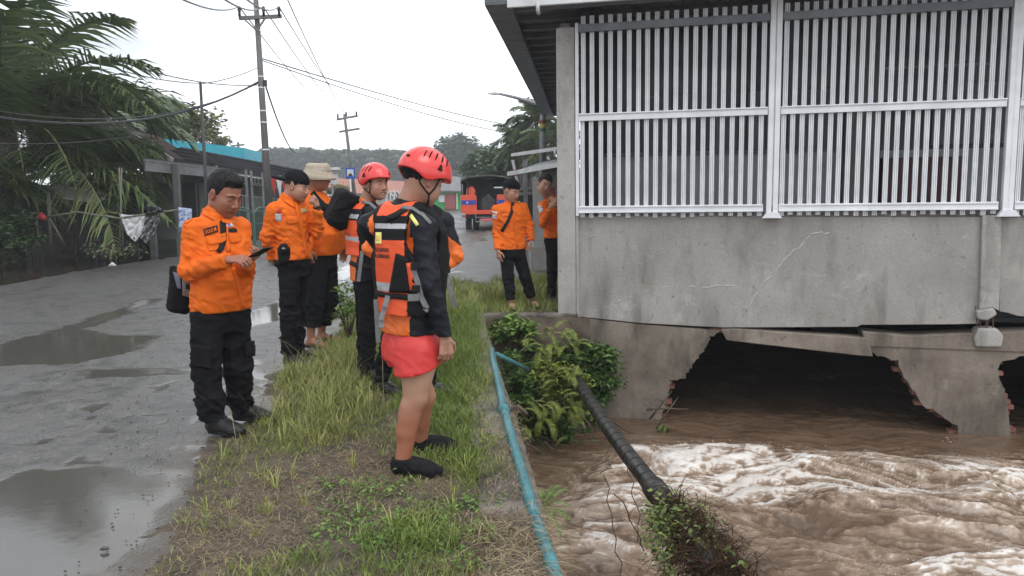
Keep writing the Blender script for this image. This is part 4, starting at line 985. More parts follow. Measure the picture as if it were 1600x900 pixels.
pts, rn = crown_points(P(525, 302, 50), (1.0, .8, .7), 24, 60, 51); tag(leaves('bush', pts, .2, m_leaf2, rnd=rn), 'round bright green bush beside the white notice board', 'bush')
# road signs
sg = empty('bus_stop_sign', P(547, 340, 34), 'blue roadside sign with white square and black mosque dome symbol', 'sign')
MB().tube([(P(548, 300, 34).x, 34, -.05), P(547.5, 279, 34)], .03, 8).build('pole', m_white, sg, smooth=True)
c = P(547.5, 271, 34); MB().box(c, (.40, .03, .48)).build('board', mat('sign_blue', (.02, .08, .42), rough=.4), sg, bevel=.01)
wp = MB().box(c + Vector((0, -.02, .02)), (.27, .012, .30)).build('white_panel', m_white, sg)
mb = MB(); q = c + Vector((0, -.03, -.10)); mb.prism([q + Vector((math.cos(t) * .09, 0, math.sin(t) * .10)) for t in [k * math.pi / 10 for k in range(11)]], (0, .004, 0)); mb.box(q + Vector((0, 0, .14)), (.012, .006, .08)); mb.box(q + Vector((0, 0, -.01)), (.22, .006, .025)); mb.build('symbol', m_black, wp)
def text(s, size, m, parent, origin, xdir, updir, name='lettering', off=.004, align='CENTER', bold=0.0, surf=None, squeeze=1.0):
    cu = bpy.data.curves.new(name, 'FONT'); cu.body = s; cu.size = size; cu.align_x = align; cu.align_y = 'CENTER'; cu.resolution_u = 3; cu.offset = bold
    o = bpy.data.objects.new('tmp', cu); col.objects.link(o); bpy.context.view_layer.update()
    me = bpy.data.meshes.new_from_object(o.evaluated_get(bpy.context.evaluated_depsgraph_get())); bpy.data.objects.remove(o)
    xd = Vector(xdir).normalized(); ud = (Vector(updir) - xd * Vector(updir).dot(xd)).normalized(); nd = xd.cross(ud)
    import bmesh
    bm = bmesh.new(); bm.from_mesh(me); 
    if surf is not None:
        bmesh.ops.triangulate(bm, faces=bm.faces[:])
        for _ in range(2): bmesh.ops.subdivide_edges(bm, edges=[e for e in bm.edges if e.calc_length() > size * .25], cuts=1); bmesh.ops.triangulate(bm, faces=bm.faces[:])
    vs = []
    for v in bm.verts:
        p = Vector(origin) + xd * v.co.x * squeeze + ud * v.co.y + nd * off
        if surf is not None:
            h_ = surf.ray_cast(p + nd * .35, -nd, .8)
            if h_[0] is not None: p = h_[0] + h_[1] * off
        vs.append(tuple(p))
    bm.faces.ensure_lookup_table(); fs = [tuple(v.index for v in f.verts) for f in bm.faces]; bm.free()
    return mesh_obj(name, vs, fs, m, parent)
nb = empty('notice_board', P(519, 345, 31), 'white roadside board with red and grey lettering and small white roof', 'sign')
c = P(518, 275, 31); MB().box(c + Vector((0, 0, -.05)), (.5, .05, .52)).build('board', m_white, nb); MB().box(c + Vector((.02, -.05, .28)), (.62, .3, .1)).build('roof', m_white, nb)
MB().tube([(c.x, c.y + .06, 0), (c.x, c.y + .06, c.z)], .04, 6).build('pole', m_grey, nb)
text('PUSKESMAS', .085, MATS['red_cloth'], nb, c + Vector((0, -.03, .10)), (1, 0, 0), (0, 0, 1)); text('MELAYANI 24 JAM', .05, m_grey, nb, c + Vector((0, -.03, -.08)), (1, 0, 0), (0, 0, 1))
# white car half hidden behind the man in the bucket hat
car = empty('white_car', P(506, 345, 41), 'white parked car mostly hidden behind the man in the bucket hat', 'car')
c = P(506, 345, 41); cx_, cy_ = c.x, c.y
prof = [(-2.0, .35), (-2.05, .75), (-1.75, .95), (-1.1, 1.02), (-.45, 1.45), (.9, 1.5), (1.55, 1.1), (2.0, 1.0), (2.05, .6), (2.0, .35)]
R = Matrix.Rotation(math.radians(98), 3, 'Z')
MB().prism([Vector((cx_, cy_, 0)) + R @ Vector((x, -.8, z)) for x, z in prof], R @ Vector((0, 1.6, 0))).build('body', mat('car_white', (.6, .6, .6), rough=.2, coat=.5), car, bevel=.06)
MB().prism([Vector((cx_, cy_, 0)) + R @ Vector((x, -.815, z)) for x, z in ((-.95, 1.03), (-.42, 1.38), (.85, 1.42), (1.35, 1.08))], R @ Vector((0, 1.63, 0))).build('side_window', MATS['dark_glass'], car)
MB().prism([Vector((cx_, cy_, 0)) + R @ Vector((x, -.65, z + .012)) for x, z in ((-1.08, 1.03), (-.5, 1.42), (-.47, 1.46))], R @ Vector((0, 1.3, 0))).build('windscreen', MATS['dark_glass'], car)
for x in (-1.3, 1.3):
    for y in (-.75, .75):
        q = Vector((cx_, cy_, .31)) + R @ Vector((x, y, 0)); ax = R @ Vector((0, .1, 0)); w_ = MB().tube([q - ax, q + ax], .31, 18).build('wheel', m_black, car, smooth=False); MB().tube([q - ax * 1.1, q + ax * 1.1], .18, 14).build('rim', m_alu, w_)

# ---------------- rescue truck
TY = 31.5; tk0 = G(761, 358, 0); TX = P(761, 340, TY).x
trk = empty('rescue_truck', (TX, TY, 0), 'orange rescue truck seen from behind with open black canvas cover and blue stripe', 'truck')
m_or = mat('truck_orange', (.72, .085, .03), (.62, .07, .025), scale=3, rough=.35, coat=.3)
m_blue = mat('stripe_blue', (.03, .06, .33), rough=.4); m_canvas = mat('canvas_cover', (.055, .055, .045), (.10, .10, .085), scale=3, rough=.85, bump=.5, bscale=14)
def tb(x0, x1, y0, y1, z0, z1): return ((TX + (x0 + x1) / 2, TY + (y0 + y1) / 2, (z0 + z1) / 2), (abs(x1 - x0), abs(y1 - y0), abs(z1 - z0)))
for s in (-1, 1):
    x0, x1 = (-1.02, -.42) if s < 0 else (.42, 1.02)
    p_ = [Vector((TX + x, TY, z)) for x, z in ([(-1.03, .84), (-.40, .78), (-.40, 1.36), (-.45, 1.41), (-1.03, 1.41)] if s < 0 else [(1.03, .84), (1.03, 1.41), (.45, 1.41), (.40, 1.36), (.40, .78)])]
    pn = MB().prism(p_, (0, .06, 0)).build('tail_panel', m_or, trk, bevel=.012)
    MB().box(*tb(x0 - .0, x1, -.006, .0, 1.02, 1.20)).build('stripe', m_blue, pn)
q = Vector((TX - .78, TY - .012, 1.11)); st = []
for k in range(10): r = .055 if k % 2 == 0 else .024; st.append(q + Vector((math.sin(k * math.pi / 5) * r, 0, math.cos(k * math.pi / 5) * r)))
MB().prism(st, (0, .004, 0)).build('star', m_white, trk)
MB().prism([Vector((TX + x, TY - .04, z)) for x, z in ((-1.03, .72), (-.75, .64), (1.03, .64), (1.03, .82), (-.4, .80), (-1.03, .86))], (0, .10, 0)).build('rear_sill', m_or, trk, bevel=.01)
for s in (-1, 1): MB().box(*tb(s * 1.0, s * 1.04, .06, 4.2, .75, 1.41)).build('side_panel', m_or, trk)
MB().box(*tb(-1, 1, .05, 4.2, .70, .75)).build('floor', m_black, trk)
MB().box(*tb(-1, 1, 4.2, 4.26, .7, 2.1)).build('front_wall', m_black, trk)
cp = [(-1.04, 1.85), (-1.02, 2.02), (-.7, 2.14), (-.2, 2.19), (.3, 2.19), (.75, 2.13), (1.02, 2.0), (1.04, 1.85), (1.02, 1.85), (.98, 1.97), (.7, 2.08), (.3, 2.13), (-.2, 2.13), (-.7, 2.08), (-.98, 1.97), (-1.02, 1.85)]
MB().prism([Vector((TX + x, TY - .05, z)) for x, z in cp], (0, 4.35, 0)).build('canvas_cover', m_canvas, trk)
for s in (-1, 1): MB().box(*tb(s * 1.0, s * 1.035, 1.4, 4.2, 1.4, 1.9)).build('canvas_side', m_canvas, trk)
for x in (-1.0, -.74, .98): MB().box(*tb(x - .02, x + .02, .1, .14, 1.4, 2.0)).build('hoop', m_black, trk)
MB().box(*tb(-.9, .9, 1.6, 1.8, .75, 1.9)).build('gear_stack', mat('dark_gear', (.02, .02, .025), (.06, .06, .065), scale=4, rough=.8, bump=.5), trk, bevel=.12)
mb = MB(); mb.prism([Vector((TX + x, TY + .2, z)) for x, z in ((-.3, .76), (.35, .76), (.42, 1.1), (.05, 1.45), (-.25, 1.2))], (0, .5, 0)); mb.build('equipment_bag', MATS['dark_gear'], trk, bevel=.08)
mb = MB(); mb.prism([Vector((TX + x, TY + .25, z)) for x, z in ((-.85, 1.3), (-.5, 1.3), (-.45, 1.6), (-.6, 1.78), (-.8, 1.68))], (0, .3, 0)); mb.build('orange_bag', m_or, trk, bevel=.06)
MB().box(*tb(.78, 1.22, -.1, -.06, .98, 1.52)).build('blue_box', mat('mid_blue', (.04, .22, .5), (.3, .42, .6), scale=3, rough=.5), trk, bevel=.01)
MB().box(*tb(.3, .98, -.12, -.04, 1.66, 1.71)).build('white_shelf', m_white, trk)
for x in (-.78, -.48, .45, .75):
    w_ = MB().tube([Vector((TX + x - .11, TY + .9, .37)), Vector((TX + x + .11, TY + .9, .37))], .37, 22).build('wheel', mat('tyre', (.02, .02, .02), rough=.8), trk)
for x in (-.62, .62): MB().tube([Vector((TX + x - .1, TY + 5.3, .37)), Vector((TX + x + .1, TY + 5.3, .37))], .37, 18).build('wheel', MATS['tyre'], trk)
MB().box(*tb(-.85, .85, .3, 4.5, .45, .62)).build('chassis', m_black, trk)
MB().box(*tb(-.4, .4, .02, .06, .32, .36)).build('bumper', m_grey, trk)
mb = MB(); mb.tube([(TX - .45, TY - .02, .66), (TX - .45, TY - .02, .34), (TX + .42, TY - .02, .34), (TX + .42, TY - .02, .66)], .018, 6); mb.tube([(TX - .45, TY - .02, .52), (TX + .42, TY - .02, .52)], .012, 6); mb.build('step_frame', m_grey, trk)
pl = MB().box(*tb(-.25, .2, -.03, -.015, .36, .48)).build('number_plate', mat('plate_red', (.55, .03, .03), rough=.4), trk)
text('BG 9042 Z', .09, m_white, pl, (TX - .025, TY - .035, .42), (1, 0, 0), (0, 0, 1), off=.002)
for x in (-.9, .85): MB().box(*tb(x - .08, x + .08, -.03, .02, .52, .62)).build('tail_lamp', mat('lamp_red', (.35, .03, .03), rough=.2), trk)
mb = MB(); mb.tube([(TX - 1.03, TY, .7), (TX - 1.03, TY, .42), (TX - .8, TY, .42)], .02, 6); mb.build('side_step', m_grey, trk)
MB().box(*tb(-.95, .95, 4.3, 5.9, .6, 1.95)).build('cab', m_or, trk, bevel=.1)

# ---------------- shops right behind the two men
sh = empty('roadside_shop', P(850, 400, 15.5), 'small grey shop with white edged awnings and red shutter behind the two men', 'shop')
a, b = P(794, 274, 17), P(885, 258, 14.5)
mb = MB(); slab(mb, [a, b, b + Vector((1.2, 2.8, .45)), a + Vector((1.2, 2.8, .45))], (0, 0, .04)); mb.build('lower_awning', m_grey, sh)
MB().beam(a + Vector((0, -.03, .03)), b + Vector((0, -.03, .03)), .05, .085).build('awning_edge', m_white, sh)
a, b = P(800, 244, 20), P(890, 232, 17.5)
mb = MB(); slab(mb, [a, b, b + Vector((1.2, 3, .3)), a + Vector((1.2, 3, .3))], (0, 0, .05)); mb.build('upper_awning', m_steel, sh)
mb = MB(); mb.beam(a + Vector((0, -.03, .03)), b + Vector((0, -.03, .03)), .05, .08); mb.build('awning_edge', m_white, sh)
a = P(845, 262, 18); b = P(885, 258, 17); mb = MB(); mb.prism([P(850, 254, 18.2), P(890, 246, 17.6), P(890, 262, 17.6), P(850, 268, 18.2)], (.1, .1, 0)); mb.build('white_sheet', mat('ribbed_white', (.35, .36, .37), (.6, .6, .6), scale=14, stretch=(1, 1, .05)), sh)
for (u_, v0, v1, Yp, w_) in ((821, 250, 345, 18, .10), (841, 278, 392, 15.3, .2), (805, 285, 360, 18.2, .07)): 
    p0, p1 = P(u_, v0, Yp), P(u_, v1, Yp); MB().box(((p0.x + p1.x) / 2, Yp, p0.z / 2), (w_, w_, p0.z)).build('post', m_col if w_ > .15 else m_grey, sh)
p0, p1 = P(848, 262, 16.2), P(895, 392, 16.2)
MB().box(((p0.x + p1.x) / 2, 16.35, p0.z / 2), (p1.x - p0.x, .15, p0.z)).build('wall', m_wall, sh)
q0, q1 = P(835, 293, 15.8), P(868, 360, 15.8); MB().box(((q0.x + q1.x) / 2 , 15.8, (q0.z + q1.z) / 2), (q1.x - q0.x, .08, q0.z - q1.z)).build('red_shutter', mat('dull_red', (.25, .035, .03), (.18, .03, .027), scale=5, rough=.5), sh)
q0, q1 = P(800, 298, 18.6), P(842, 345, 18.6); MB().box(((q0.x + q1.x) / 2, 18.8, (q0.z + q1.z) / 2), (q1.x - q0.x, .1, q0.z - q1.z)).build('shelf_back', m_black, sh)
for v_ in (296, 304): p0, p1 = P(800, v_, 17.6), P(836, v_ - 3, 17.6); MB().beam(p0, p1, .08, .07).build('shelf', m_grey, sh)
p0, p1 = P(836, 358, 15.4), P(880, 400, 15.4); MB().box(((p0.x + p1.x) / 2 + .2, 15.3, .22), (p1.x - p0.x + .6, .5, .45)).build('plinth', m_wall, sh)
bar = MB(); a, b = P(801, 250, 19), P(812, 300, 19); bar.tube([a, a.lerp(b, .3)], .04, 6, m=0); bar.tube([a.lerp(b, .3), a.lerp(b, .5)], .04, 6, m=1); bar.tube([a.lerp(b, .5), b], .04, 6, m=0)
bar.build('barrier_pole', [m_white, MATS['red_cloth']], label='leaning red and white barrier pole at the left end of the shop awning', cat='pole')
sl = empty('street_lamp', P(847, 380, 22), 'grey street lamp pole with coloured bands and a long arm above the eave', 'street lamp')
MB().tube([(P(847, 330, 22).x, 22, 0), P(848, 186, 22), P(852, 166, 22)], [.10, .085, .07], 10).build('pole', m_grey, sl, smooth=True)
MB().tube([P(852, 166, 22), P(826, 158, 21.5), P(800, 151, 21), P(778, 146, 20.6)], [.06, .05, .04, .03], 8).build('arm', m_grey, sl, smooth=True)
MB().tube([P(780, 146.5, 20.6), P(772, 145.5, 20.5), P(762, 146, 20.4)], [.03, .05, .02], 8).build('lamp_head', m_white, sl, smooth=True)
for v_, m_ in ((193, MATS['dull_red']), (199, mat('band_yellow', (.5, .4, .05), rough=.5)), (206, m_green)): q = P(848, v_, 22); MB().tube([q, q + Vector((0, 0, .09))], .095, 10).build('band', m_, sl)
# ------------------------------------------------------------ figures: implicit surfaces -> meshes
class SDF:
    def __init__(s, lo, hi, h):
        s.lo = np.array(lo, float); s.h = h; s.n = np.maximum(4, np.ceil((np.array(hi) - s.lo) / h).astype(int) + 1)
        s.D = np.full(tuple(s.n), .5, dtype=np.float32)
    def blk(s, lo, hi, pad):
        a = np.clip(np.floor((np.array(lo) - pad - s.lo) / s.h).astype(int), 0, s.n); b = np.clip(np.ceil((np.array(hi) + pad - s.lo) / s.h).astype(int) + 1, 0, s.n)
        if np.any(b <= a): return None, None
        ax = [s.lo[i] + s.h * np.arange(a[i], b[i]) for i in range(3)]
        X, Y, Z = np.meshgrid(*ax, indexing='ij'); return tuple(slice(a[i], b[i]) for i in range(3)), np.stack([X, Y, Z], -1)
    def _mix(s, sl, d, k, sub=False):
        o = s.D[sl]
        if sub:
            d = -d; hh = np.clip(.5 - .5 * (o - d) / k, 0, 1); r = o * (1 - hh) + d * hh + k * hh * (1 - hh)
        else:
            hh = np.clip(.5 + .5 * (o - d) / k, 0, 1); r = o * (1 - hh) + d * hh - k * hh * (1 - hh)
        s.D[sl] = r
    def cone(s, a, b, ra, rb, k=.02, sub=False, flat=None, fl=1.0):
        a = np.array(a); b = np.array(b); R = max(ra, rb)
        sl, p = s.blk(np.minimum(a, b) - R, np.maximum(a, b) + R, k * 1.5 + .01)
        if sl is None: return s
        ba = b - a; q = p - a; t = np.clip((q @ ba) / (ba @ ba + 1e-9), 0, 1); w = q - t[..., None] * ba
        if flat is not None:
            f = np.array(flat, float); f /= np.linalg.norm(f); c = (w @ f)[..., None] * f; w = w + c * (1 / fl - 1)
        s._mix(sl, np.linalg.norm(w, axis=-1) - (ra + (rb - ra) * t), k, sub); return s
    def ell(s, c, r, fr=None, k=.02, sub=False):
        c = np.array(c); R = max(r); sl, p = s.blk(c - R, c + R, k * 1.5 + .01)
        if sl is None: return s
        q = p - c
        if fr is not None: q = q @ np.array(fr).T
        r = np.array(r); k0 = np.linalg.norm(q / r, axis=-1); k1 = np.linalg.norm(q / (r * r), axis=-1) + 1e-6
        s._mix(sl, k0 * (k0 - 1) / k1, k, sub); return s
    def loft(s, c0, c1, sd0, sd1, sec, k=.03, e=2.4, cap=(0, 0)):
        """sec rows: t, forward offset, half width, half depth"""
        c0 = np.array(c0, float); c1 = np.array(c1, float); A = c1 - c0; L = np.linalg.norm(A); A /= L
        sec = np.array(sec, float); R = sec[:, 2:].max() + abs(sec[:, 1]).max()
        sl, p = s.blk(np.minimum(c0, c1) - R, np.maximum(c0, c1) + R, k + .01)
        if sl is None: return s
        q = p - c0; t = (q @ A) / L; tc_ = np.clip(t, sec[0, 0], sec[-1, 0])
        fo = np.interp(tc_, sec[:, 0], sec[:, 1]); w = np.interp(tc_, sec[:, 0], sec[:, 2]); d = np.interp(tc_, sec[:, 0], sec[:, 3])
        S = np.array(sd0)[None, None, None] * (1 - np.clip(t, 0, 1))[..., None] + np.array(sd1)[None, None, None] * np.clip(t, 0, 1)[..., None]
        S /= np.linalg.norm(S, axis=-1)[..., None]; F = np.cross(S, np.array([0, 0, 1.0])); F /= np.linalg.norm(F, axis=-1)[..., None]
        qs = (q * S).sum(-1); qf = ((q - t[..., None] * A * L) * F).sum(-1) - fo
        n = (np.abs(qs / w) ** e + np.abs(qf / d) ** e + 1e-9) ** (1 / e); dist = (n - 1) * np.minimum(w, d)
        dist = np.maximum(dist, np.maximum((sec[0, 0] - t) * L - cap[0], (t - sec[-1, 0]) * L - cap[1]))
        s._mix(sl, dist, k); return s
    def box(s, c, r, fr, rad=.01, k=.01, sub=False):
        c = np.array(c); R = np.linalg.norm(r); sl, p = s.blk(c - R, c + R, k + .01)
        if sl is None: return s
        q = np.abs((p - c) @ np.array(fr).T) - (np.array(r) - rad)
        s._mix(sl, np.linalg.norm(np.maximum(q, 0), axis=-1) + np.minimum(q.max(-1), 0) - rad, k, sub); return s
    def pts(s):
        ax = [s.lo[i] + s.h * np.arange(s.n[i]) for i in range(3)]; X, Y, Z = np.meshgrid(*ax, indexing='ij'); return np.stack([X, Y, Z], -1)
    def clip(s, p0, n, k=.004):
        """remove what lies on the side of the plane the normal points to"""
        d = ((s.pts() - np.array(p0)) @ np.array(n)).astype(np.float32); s.D = np.maximum(s.D, d); return s
    def folds(s, amp=.006, freq=9, st=(1, 1, 1.7), seed=0.0, warp=.5, fn=None, ridge=True):
        m = np.abs(s.D) < .03; idx = np.argwhere(m); p = s.lo + idx * s.h
        q = p * np.array(st) * freq + seed; wv = np.stack([perlin(q * .4 + 5), perlin(q * .4 + 11), perlin(q * .4 + 19)], -1) * warp
        n = perlin(q + wv); n = (.5 - np.abs(n) * 1.6) if ridge else n
        n = n + .45 * perlin(q * 2.3 + 3)
        a = amp if fn is None else amp * fn(p)
        n2 = perlin((p @ np.array([[.8, .3, .5], [-.4, .9, .2], [-.4, -.3, .84]])) * np.array([.7, .7, 2.2]) * freq * 1.3 + seed + 40)
        if ridge: n = n + .8 * (np.clip(1 - np.abs(n2) * 3.2, 0, 1) ** 2 - .25)
        s.D[m] = s.D[m] - (n * a); return s
    def mesh(s):
        D = s.D; nx, ny, nz = D.shape; ins = D < 0
        c = np.zeros((nx - 1, ny - 1, nz - 1), np.int16)
        for dx in (0, 1):
            for dy in (0, 1):
                for dz in (0, 1): c += ins[dx:nx - 1 + dx, dy:ny - 1 + dy, dz:nz - 1 + dz]
        act = (c > 0) & (c < 8); cells = np.argwhere(act); vid = np.full(c.shape, -1, np.int64); vid[act] = np.arange(len(cells))
        acc = np.zeros((len(cells), 3)); cnt = np.zeros(len(cells))
        cor = [(0, 0, 0), (1, 0, 0), (0, 1, 0), (1, 1, 0), (0, 0, 1), (1, 0, 1), (0, 1, 1), (1, 1, 1)]
        for i in range(8):
            for ax in range(3):
                if cor[i][ax]: continue
                a = np.array(cor[i]); b = a.copy(); b[ax] = 1
                pa = cells + a; pb = cells + b; da = D[pa[:, 0], pa[:, 1], pa[:, 2]]; db = D[pb[:, 0], pb[:, 1], pb[:, 2]]
                m = (da < 0) != (db < 0); t = np.where(m, da / (da - db + 1e-12 * (da == db)), 0)
                pt = pa.astype(float); pt[:, ax] += t; acc[m] += pt[m]; cnt[m] += 1
        V = s.lo + acc / np.maximum(cnt, 1)[:, None] * s.h; F = []
        for ax in range(3):
            sl0 = [slice(None)] * 3; sl1 = [slice(None)] * 3; sl0[ax] = slice(0, -1); sl1[ax] = slice(1, None)
            a = ins[tuple(sl0)]; b = ins[tuple(sl1)]; ch = np.argwhere(a != b); o1, o2 = [(1, 2), (2, 0), (0, 1)][ax]
            sh_ = np.array(D.shape); ok = (ch[:, o1] > 0) & (ch[:, o2] > 0) & (ch[:, o1] < sh_[o1] - 1) & (ch[:, o2] < sh_[o2] - 1); ch = ch[ok]
            def g_(d1, d2):
                q = ch.copy(); q[:, o1] -= d1; q[:, o2] -= d2; return vid[q[:, 0], q[:, 1], q[:, 2]]
            q = np.stack([g_(1, 1), g_(0, 1), g_(0, 0), g_(1, 0)], -1); fl = a[ch[:, 0], ch[:, 1], ch[:, 2]]
            q = np.where(fl[:, None], q, q[:, ::-1]); q = q[(q >= 0).all(1)]; F.append(q)
        return V, np.concatenate(F)

def join_meshes(ms):
    V = []; F = []; o = 0
    for v, f in ms: V.append(v); F.append(f + o); o += len(v)
    return np.concatenate(V), np.concatenate(F)
def surf_obj(name, VF, mats, parent, fm=None, attrs=None, relax=1):
    V, F = VF
    for _ in range(relax):    # light Laplacian relax against voxel steps
        acc = np.zeros_like(V); cn = np.zeros(len(V))
        for i in range(4):
            np.add.at(acc, F[:, i], V[F[:, (i + 1) % 4]] + V[F[:, (i + 3) % 4]]); np.add.at(cn, F[:, i], 2)
        V = V * .5 + acc / np.maximum(cn, 1)[:, None] * .5
    fmat = None
    if fm is not None: fmat = fm(V[F].mean(1))
    at = {k: fn(V) for k, fn in (attrs or {}).items()}
    o = mesh_obj(name, V, F.tolist(), mats, parent, smooth=True, fmat=fmat, attrs=at)
    return o
def bvh(o):
    off = Vector((0, 0, 0)); q = o
    while q is not None: off += q.location; q = q.parent
    return BVHTree.FromPolygons([v.co + off for v in o.data.vertices], [tuple(p.vertices) for p in o.data.polygons])
def hit(u, v, trees, fb=None):
    d = ray(u, v).normalized(); best = None
    for t in trees:
        h_ = t.ray_cast(CAM, d, 60)
        if h_[0] is not None and (best is None or h_[3] < best[3]): best = h_
    return best
def patch(name, quad, trees, m, parent, th=.004, nu=8, nv=8, round_=0.0, thick=.004, base=.0):
    """cloth patch, flap or strap lying on a surface; quad = TL, TR, BR, BL"""
    V = []; ok = []; (a, b, c, d) = [np.array(q, float) for q in quad]
    for i in range(nu + 1):
        for j in range(nv + 1):
            s, t = i / nu, j / nv
            if round_:
                r_ = round_ * max(0, abs(2 * s - 1) - .5) * 2 * (t ** 2); tt = t - r_ * .35
            else: tt = t
            p = (a * (1 - s) + b * s) * (1 - tt) + (d * (1 - s) + c * s) * tt
            h_ = hit(p[0], p[1], trees); ok.append(h_ is not None)
            V.append(None if h_ is None else h_[0] + h_[1] * (th + base))
    F = []
    for i in range(nu):
        for j in range(nv):
            q = (i * (nv + 1) + j, i * (nv + 1) + j + 1, (i + 1) * (nv + 1) + j + 1, (i + 1) * (nv + 1) + j)
            if all(ok[k] for k in q):
                ps = [V[k] for k in q]
                if max((ps[0] - ps[2]).length, (ps[1] - ps[3]).length) < .12: F.append(q)
    use = sorted({k for f in F for k in f}); mp_ = {k: n for n, k in enumerate(use)}
    if not use: return None
    o = mesh_obj(name, [tuple(V[k]) for k in use], [tuple(mp_[k] for k in f) for f in F], m, parent, smooth=True)
    md = o.modifiers.new('thick', 'SOLIDIFY'); md.thickness = thick; md.offset = -1 if False else 1
    return o
def strap(name, pts, w, trees, m, parent, th=.004, thick=.003, step=6.0):
    """pts: pixel polyline, w: width in pixels (number or list)"""
    pts = [np.array(p, float) for p in pts]; W = w if isinstance(w, (list, tuple)) else [w] * len(pts)
    C = []; WW = []
    for i in range(len(pts) - 1):
        n = max(1, int(np.linalg.norm(pts[i + 1] - pts[i]) / step))
        for k in range(n): C.append(pts[i] + (pts[i + 1] - pts[i]) * k / n); WW.append(W[i] + (W[i + 1] - W[i]) * k / n)
    C.append(pts[-1]); WW.append(W[-1]); V = []; okr = []
    for i, c in enumerate(C):
        t = C[min(i + 1, len(C) - 1)] - C[max(i - 1, 0)]; t /= np.linalg.norm(t) + 1e-9; n = np.array([-t[1], t[0]]); row = []
        for k in (-1, 0, 1):
            q = c + n * WW[i] / 2 * k; h_ = hit(q[0], q[1], trees); row.append(None if h_ is None else h_[0] + h_[1] * th)
        okr.append(all(r is not None for r in row)); V += [r if r is not None else Vector((0, 0, 0)) for r in row]
    F = []
    for i in range(len(C) - 1):
        if okr[i] and okr[i + 1] and (V[i * 3 + 1] - V[(i + 1) * 3 + 1]).length < .15:
            for k in (0, 1): F.append((i * 3 + k, i * 3 + k + 1, (i + 1) * 3 + k + 1, (i + 1) * 3 + k))
    use = sorted({k for f in F for k in f}); mp_ = {k: n for n, k in enumerate(use)}
    if not use: return None
    o = mesh_obj(name, [tuple(V[k]) for k in use], [tuple(mp_[k] for k in f) for f in F], m, parent, smooth=True)
    md = o.modifiers.new('thick', 'SOLIDIFY'); md.thickness = thick; md.offset = 1
    return o
def ptext(s, quad, trees, m, parent, th=.003, name='lettering', bold=0.0):
    cu = bpy.data.curves.new(name, 'FONT'); cu.body = s; cu.size = 1; cu.resolution_u = 2; cu.offset = bold
    o = bpy.data.objects.new('tmp', cu); col.objects.link(o); bpy.context.view_layer.update()
    me = bpy.data.meshes.new_from_object(o.evaluated_get(bpy.context.evaluated_depsgraph_get())); bpy.data.objects.remove(o)
    import bmesh
    bm = bmesh.new(); bm.from_mesh(me); bmesh.ops.triangulate(bm, faces=bm.faces[:])
    bmesh.ops.subdivide_edges(bm, edges=[e for e in bm.edges if e.calc_length() > .3], cuts=1); bmesh.ops.triangulate(bm, faces=bm.faces[:])
    xs_ = [v.co.x for v in bm.verts]; ys_ = [v.co.y for v in bm.verts]; x0, x1, y0, y1 = min(xs_), max(xs_), min(ys_), max(ys_)
    (a, b, c, d) = [np.array(q, float) for q in quad]; vs = []; ok = []
    for v in bm.verts:
        sx = (v.co.x - x0) / (x1 - x0); ty = 1 - (v.co.y - y0) / (y1 - y0)
        p = (a * (1 - sx) + b * sx) * (1 - ty) + (d * (1 - sx) + c * sx) * ty
        h_ = hit(p[0], p[1], trees); ok.append(h_ is not None); vs.append(tuple(h_[0] + h_[1] * th) if h_ else (0, 0, 0))
    bm.verts.ensure_lookup_table(); bm.verts.index_update()
    fs = [tuple(v.index for v in f.verts) for f in bm.faces if all(ok[v.index] for v in f.verts)]; bm.free()
    return mesh_obj(name, vs, fs, m, parent)

# ------------------------------------------------------------ cloth, skin materials
m_skin = mat('skin', (.40, .215, .145), (.27, .095, .07), attr='tint', ramp=(0, 1), rough=.48, bump=.12, bscale=220, bdist=.002)
m_skin_tan = mat('skin_tanned', (.30, .125, .075), (.21, .07, .05), attr='tint', ramp=(0, 1), rough=.45, bump=.12, bscale=220, bdist=.002)
m_skin_leg = mat('skin_legs', (.46, .27, .19), (.30, .105, .055), attr='tint', ramp=(0, 1), rough=.42, bump=.1, bscale=150, bdist=.002)
m_hair = mat('black_hair', (.006, .0055, .0055), (.014, .013, .013), scale=90, rough=.55, spec=.2, bump=.8, bscale=260, stretch=(1, 1, .25), bdist=.004)
m_or1 = mat('orange_twill', (.76, .150, .014), (.68, .122, .011), scale=6, rough=.75, bump=.25, bscale=170, bdist=.002, spec=.2)
m_or2 = mat('orange_dark_seam', (.55, .10, .01), rough=.8)
m_blk = mat('black_ripstop', (.007, .007, .0085), (.012, .012, .014), scale=7, rough=.85, bump=.3, bscale=120, bdist=.003, spec=.12)
m_lycra = mat('black_rashguard', (.007, .008, .012), (.012, .014, .019), scale=5, rough=.6, spec=.22, bump=.12, bscale=90, bdist=.003)
m_lor = mat('orange_rashguard', (.78, .16, .02), (.74, .145, .018), scale=5, rough=.55, bump=.1, bscale=90, bdist=.002)
m_vest = mat('vest_orange', (.78, .095, .018), (.72, .082, .015), scale=5, rough=.6, bump=.15, bscale=150, bdist=.002)
m_mesh = mat('vest_black_mesh', (.008, .008, .009), (.014, .014, .015), scale=120, rough=.7, spec=.15, bump=.4, bscale=300, bdist=.002)
m_web = mat('grey_webbing', (.13, .13, .135), (.19, .19, .195), scale=60, rough=.7, bump=.3, bscale=250, bdist=.002)
m_bweb = mat('black_webbing', (.01, .01, .01), (.018, .018, .018), scale=60, rough=.7, spec=.2)
m_refl = mat('reflective_tape', (.36, .36, .37), (.45, .45, .46), scale=20, rough=.35, metal=.2)
m_yel = mat('yellow_print', (.85, .78, .25), rough=.6)
m_short = mat('red_shorts', (.68, .045, .038), (.58, .038, .034), scale=5, rough=.5, bump=.3, bscale=90, bdist=.004)
m_helm = mat('helmet_red', (.74, .045, .04), (.70, .04, .036), scale=4, rough=.28, coat=.4)
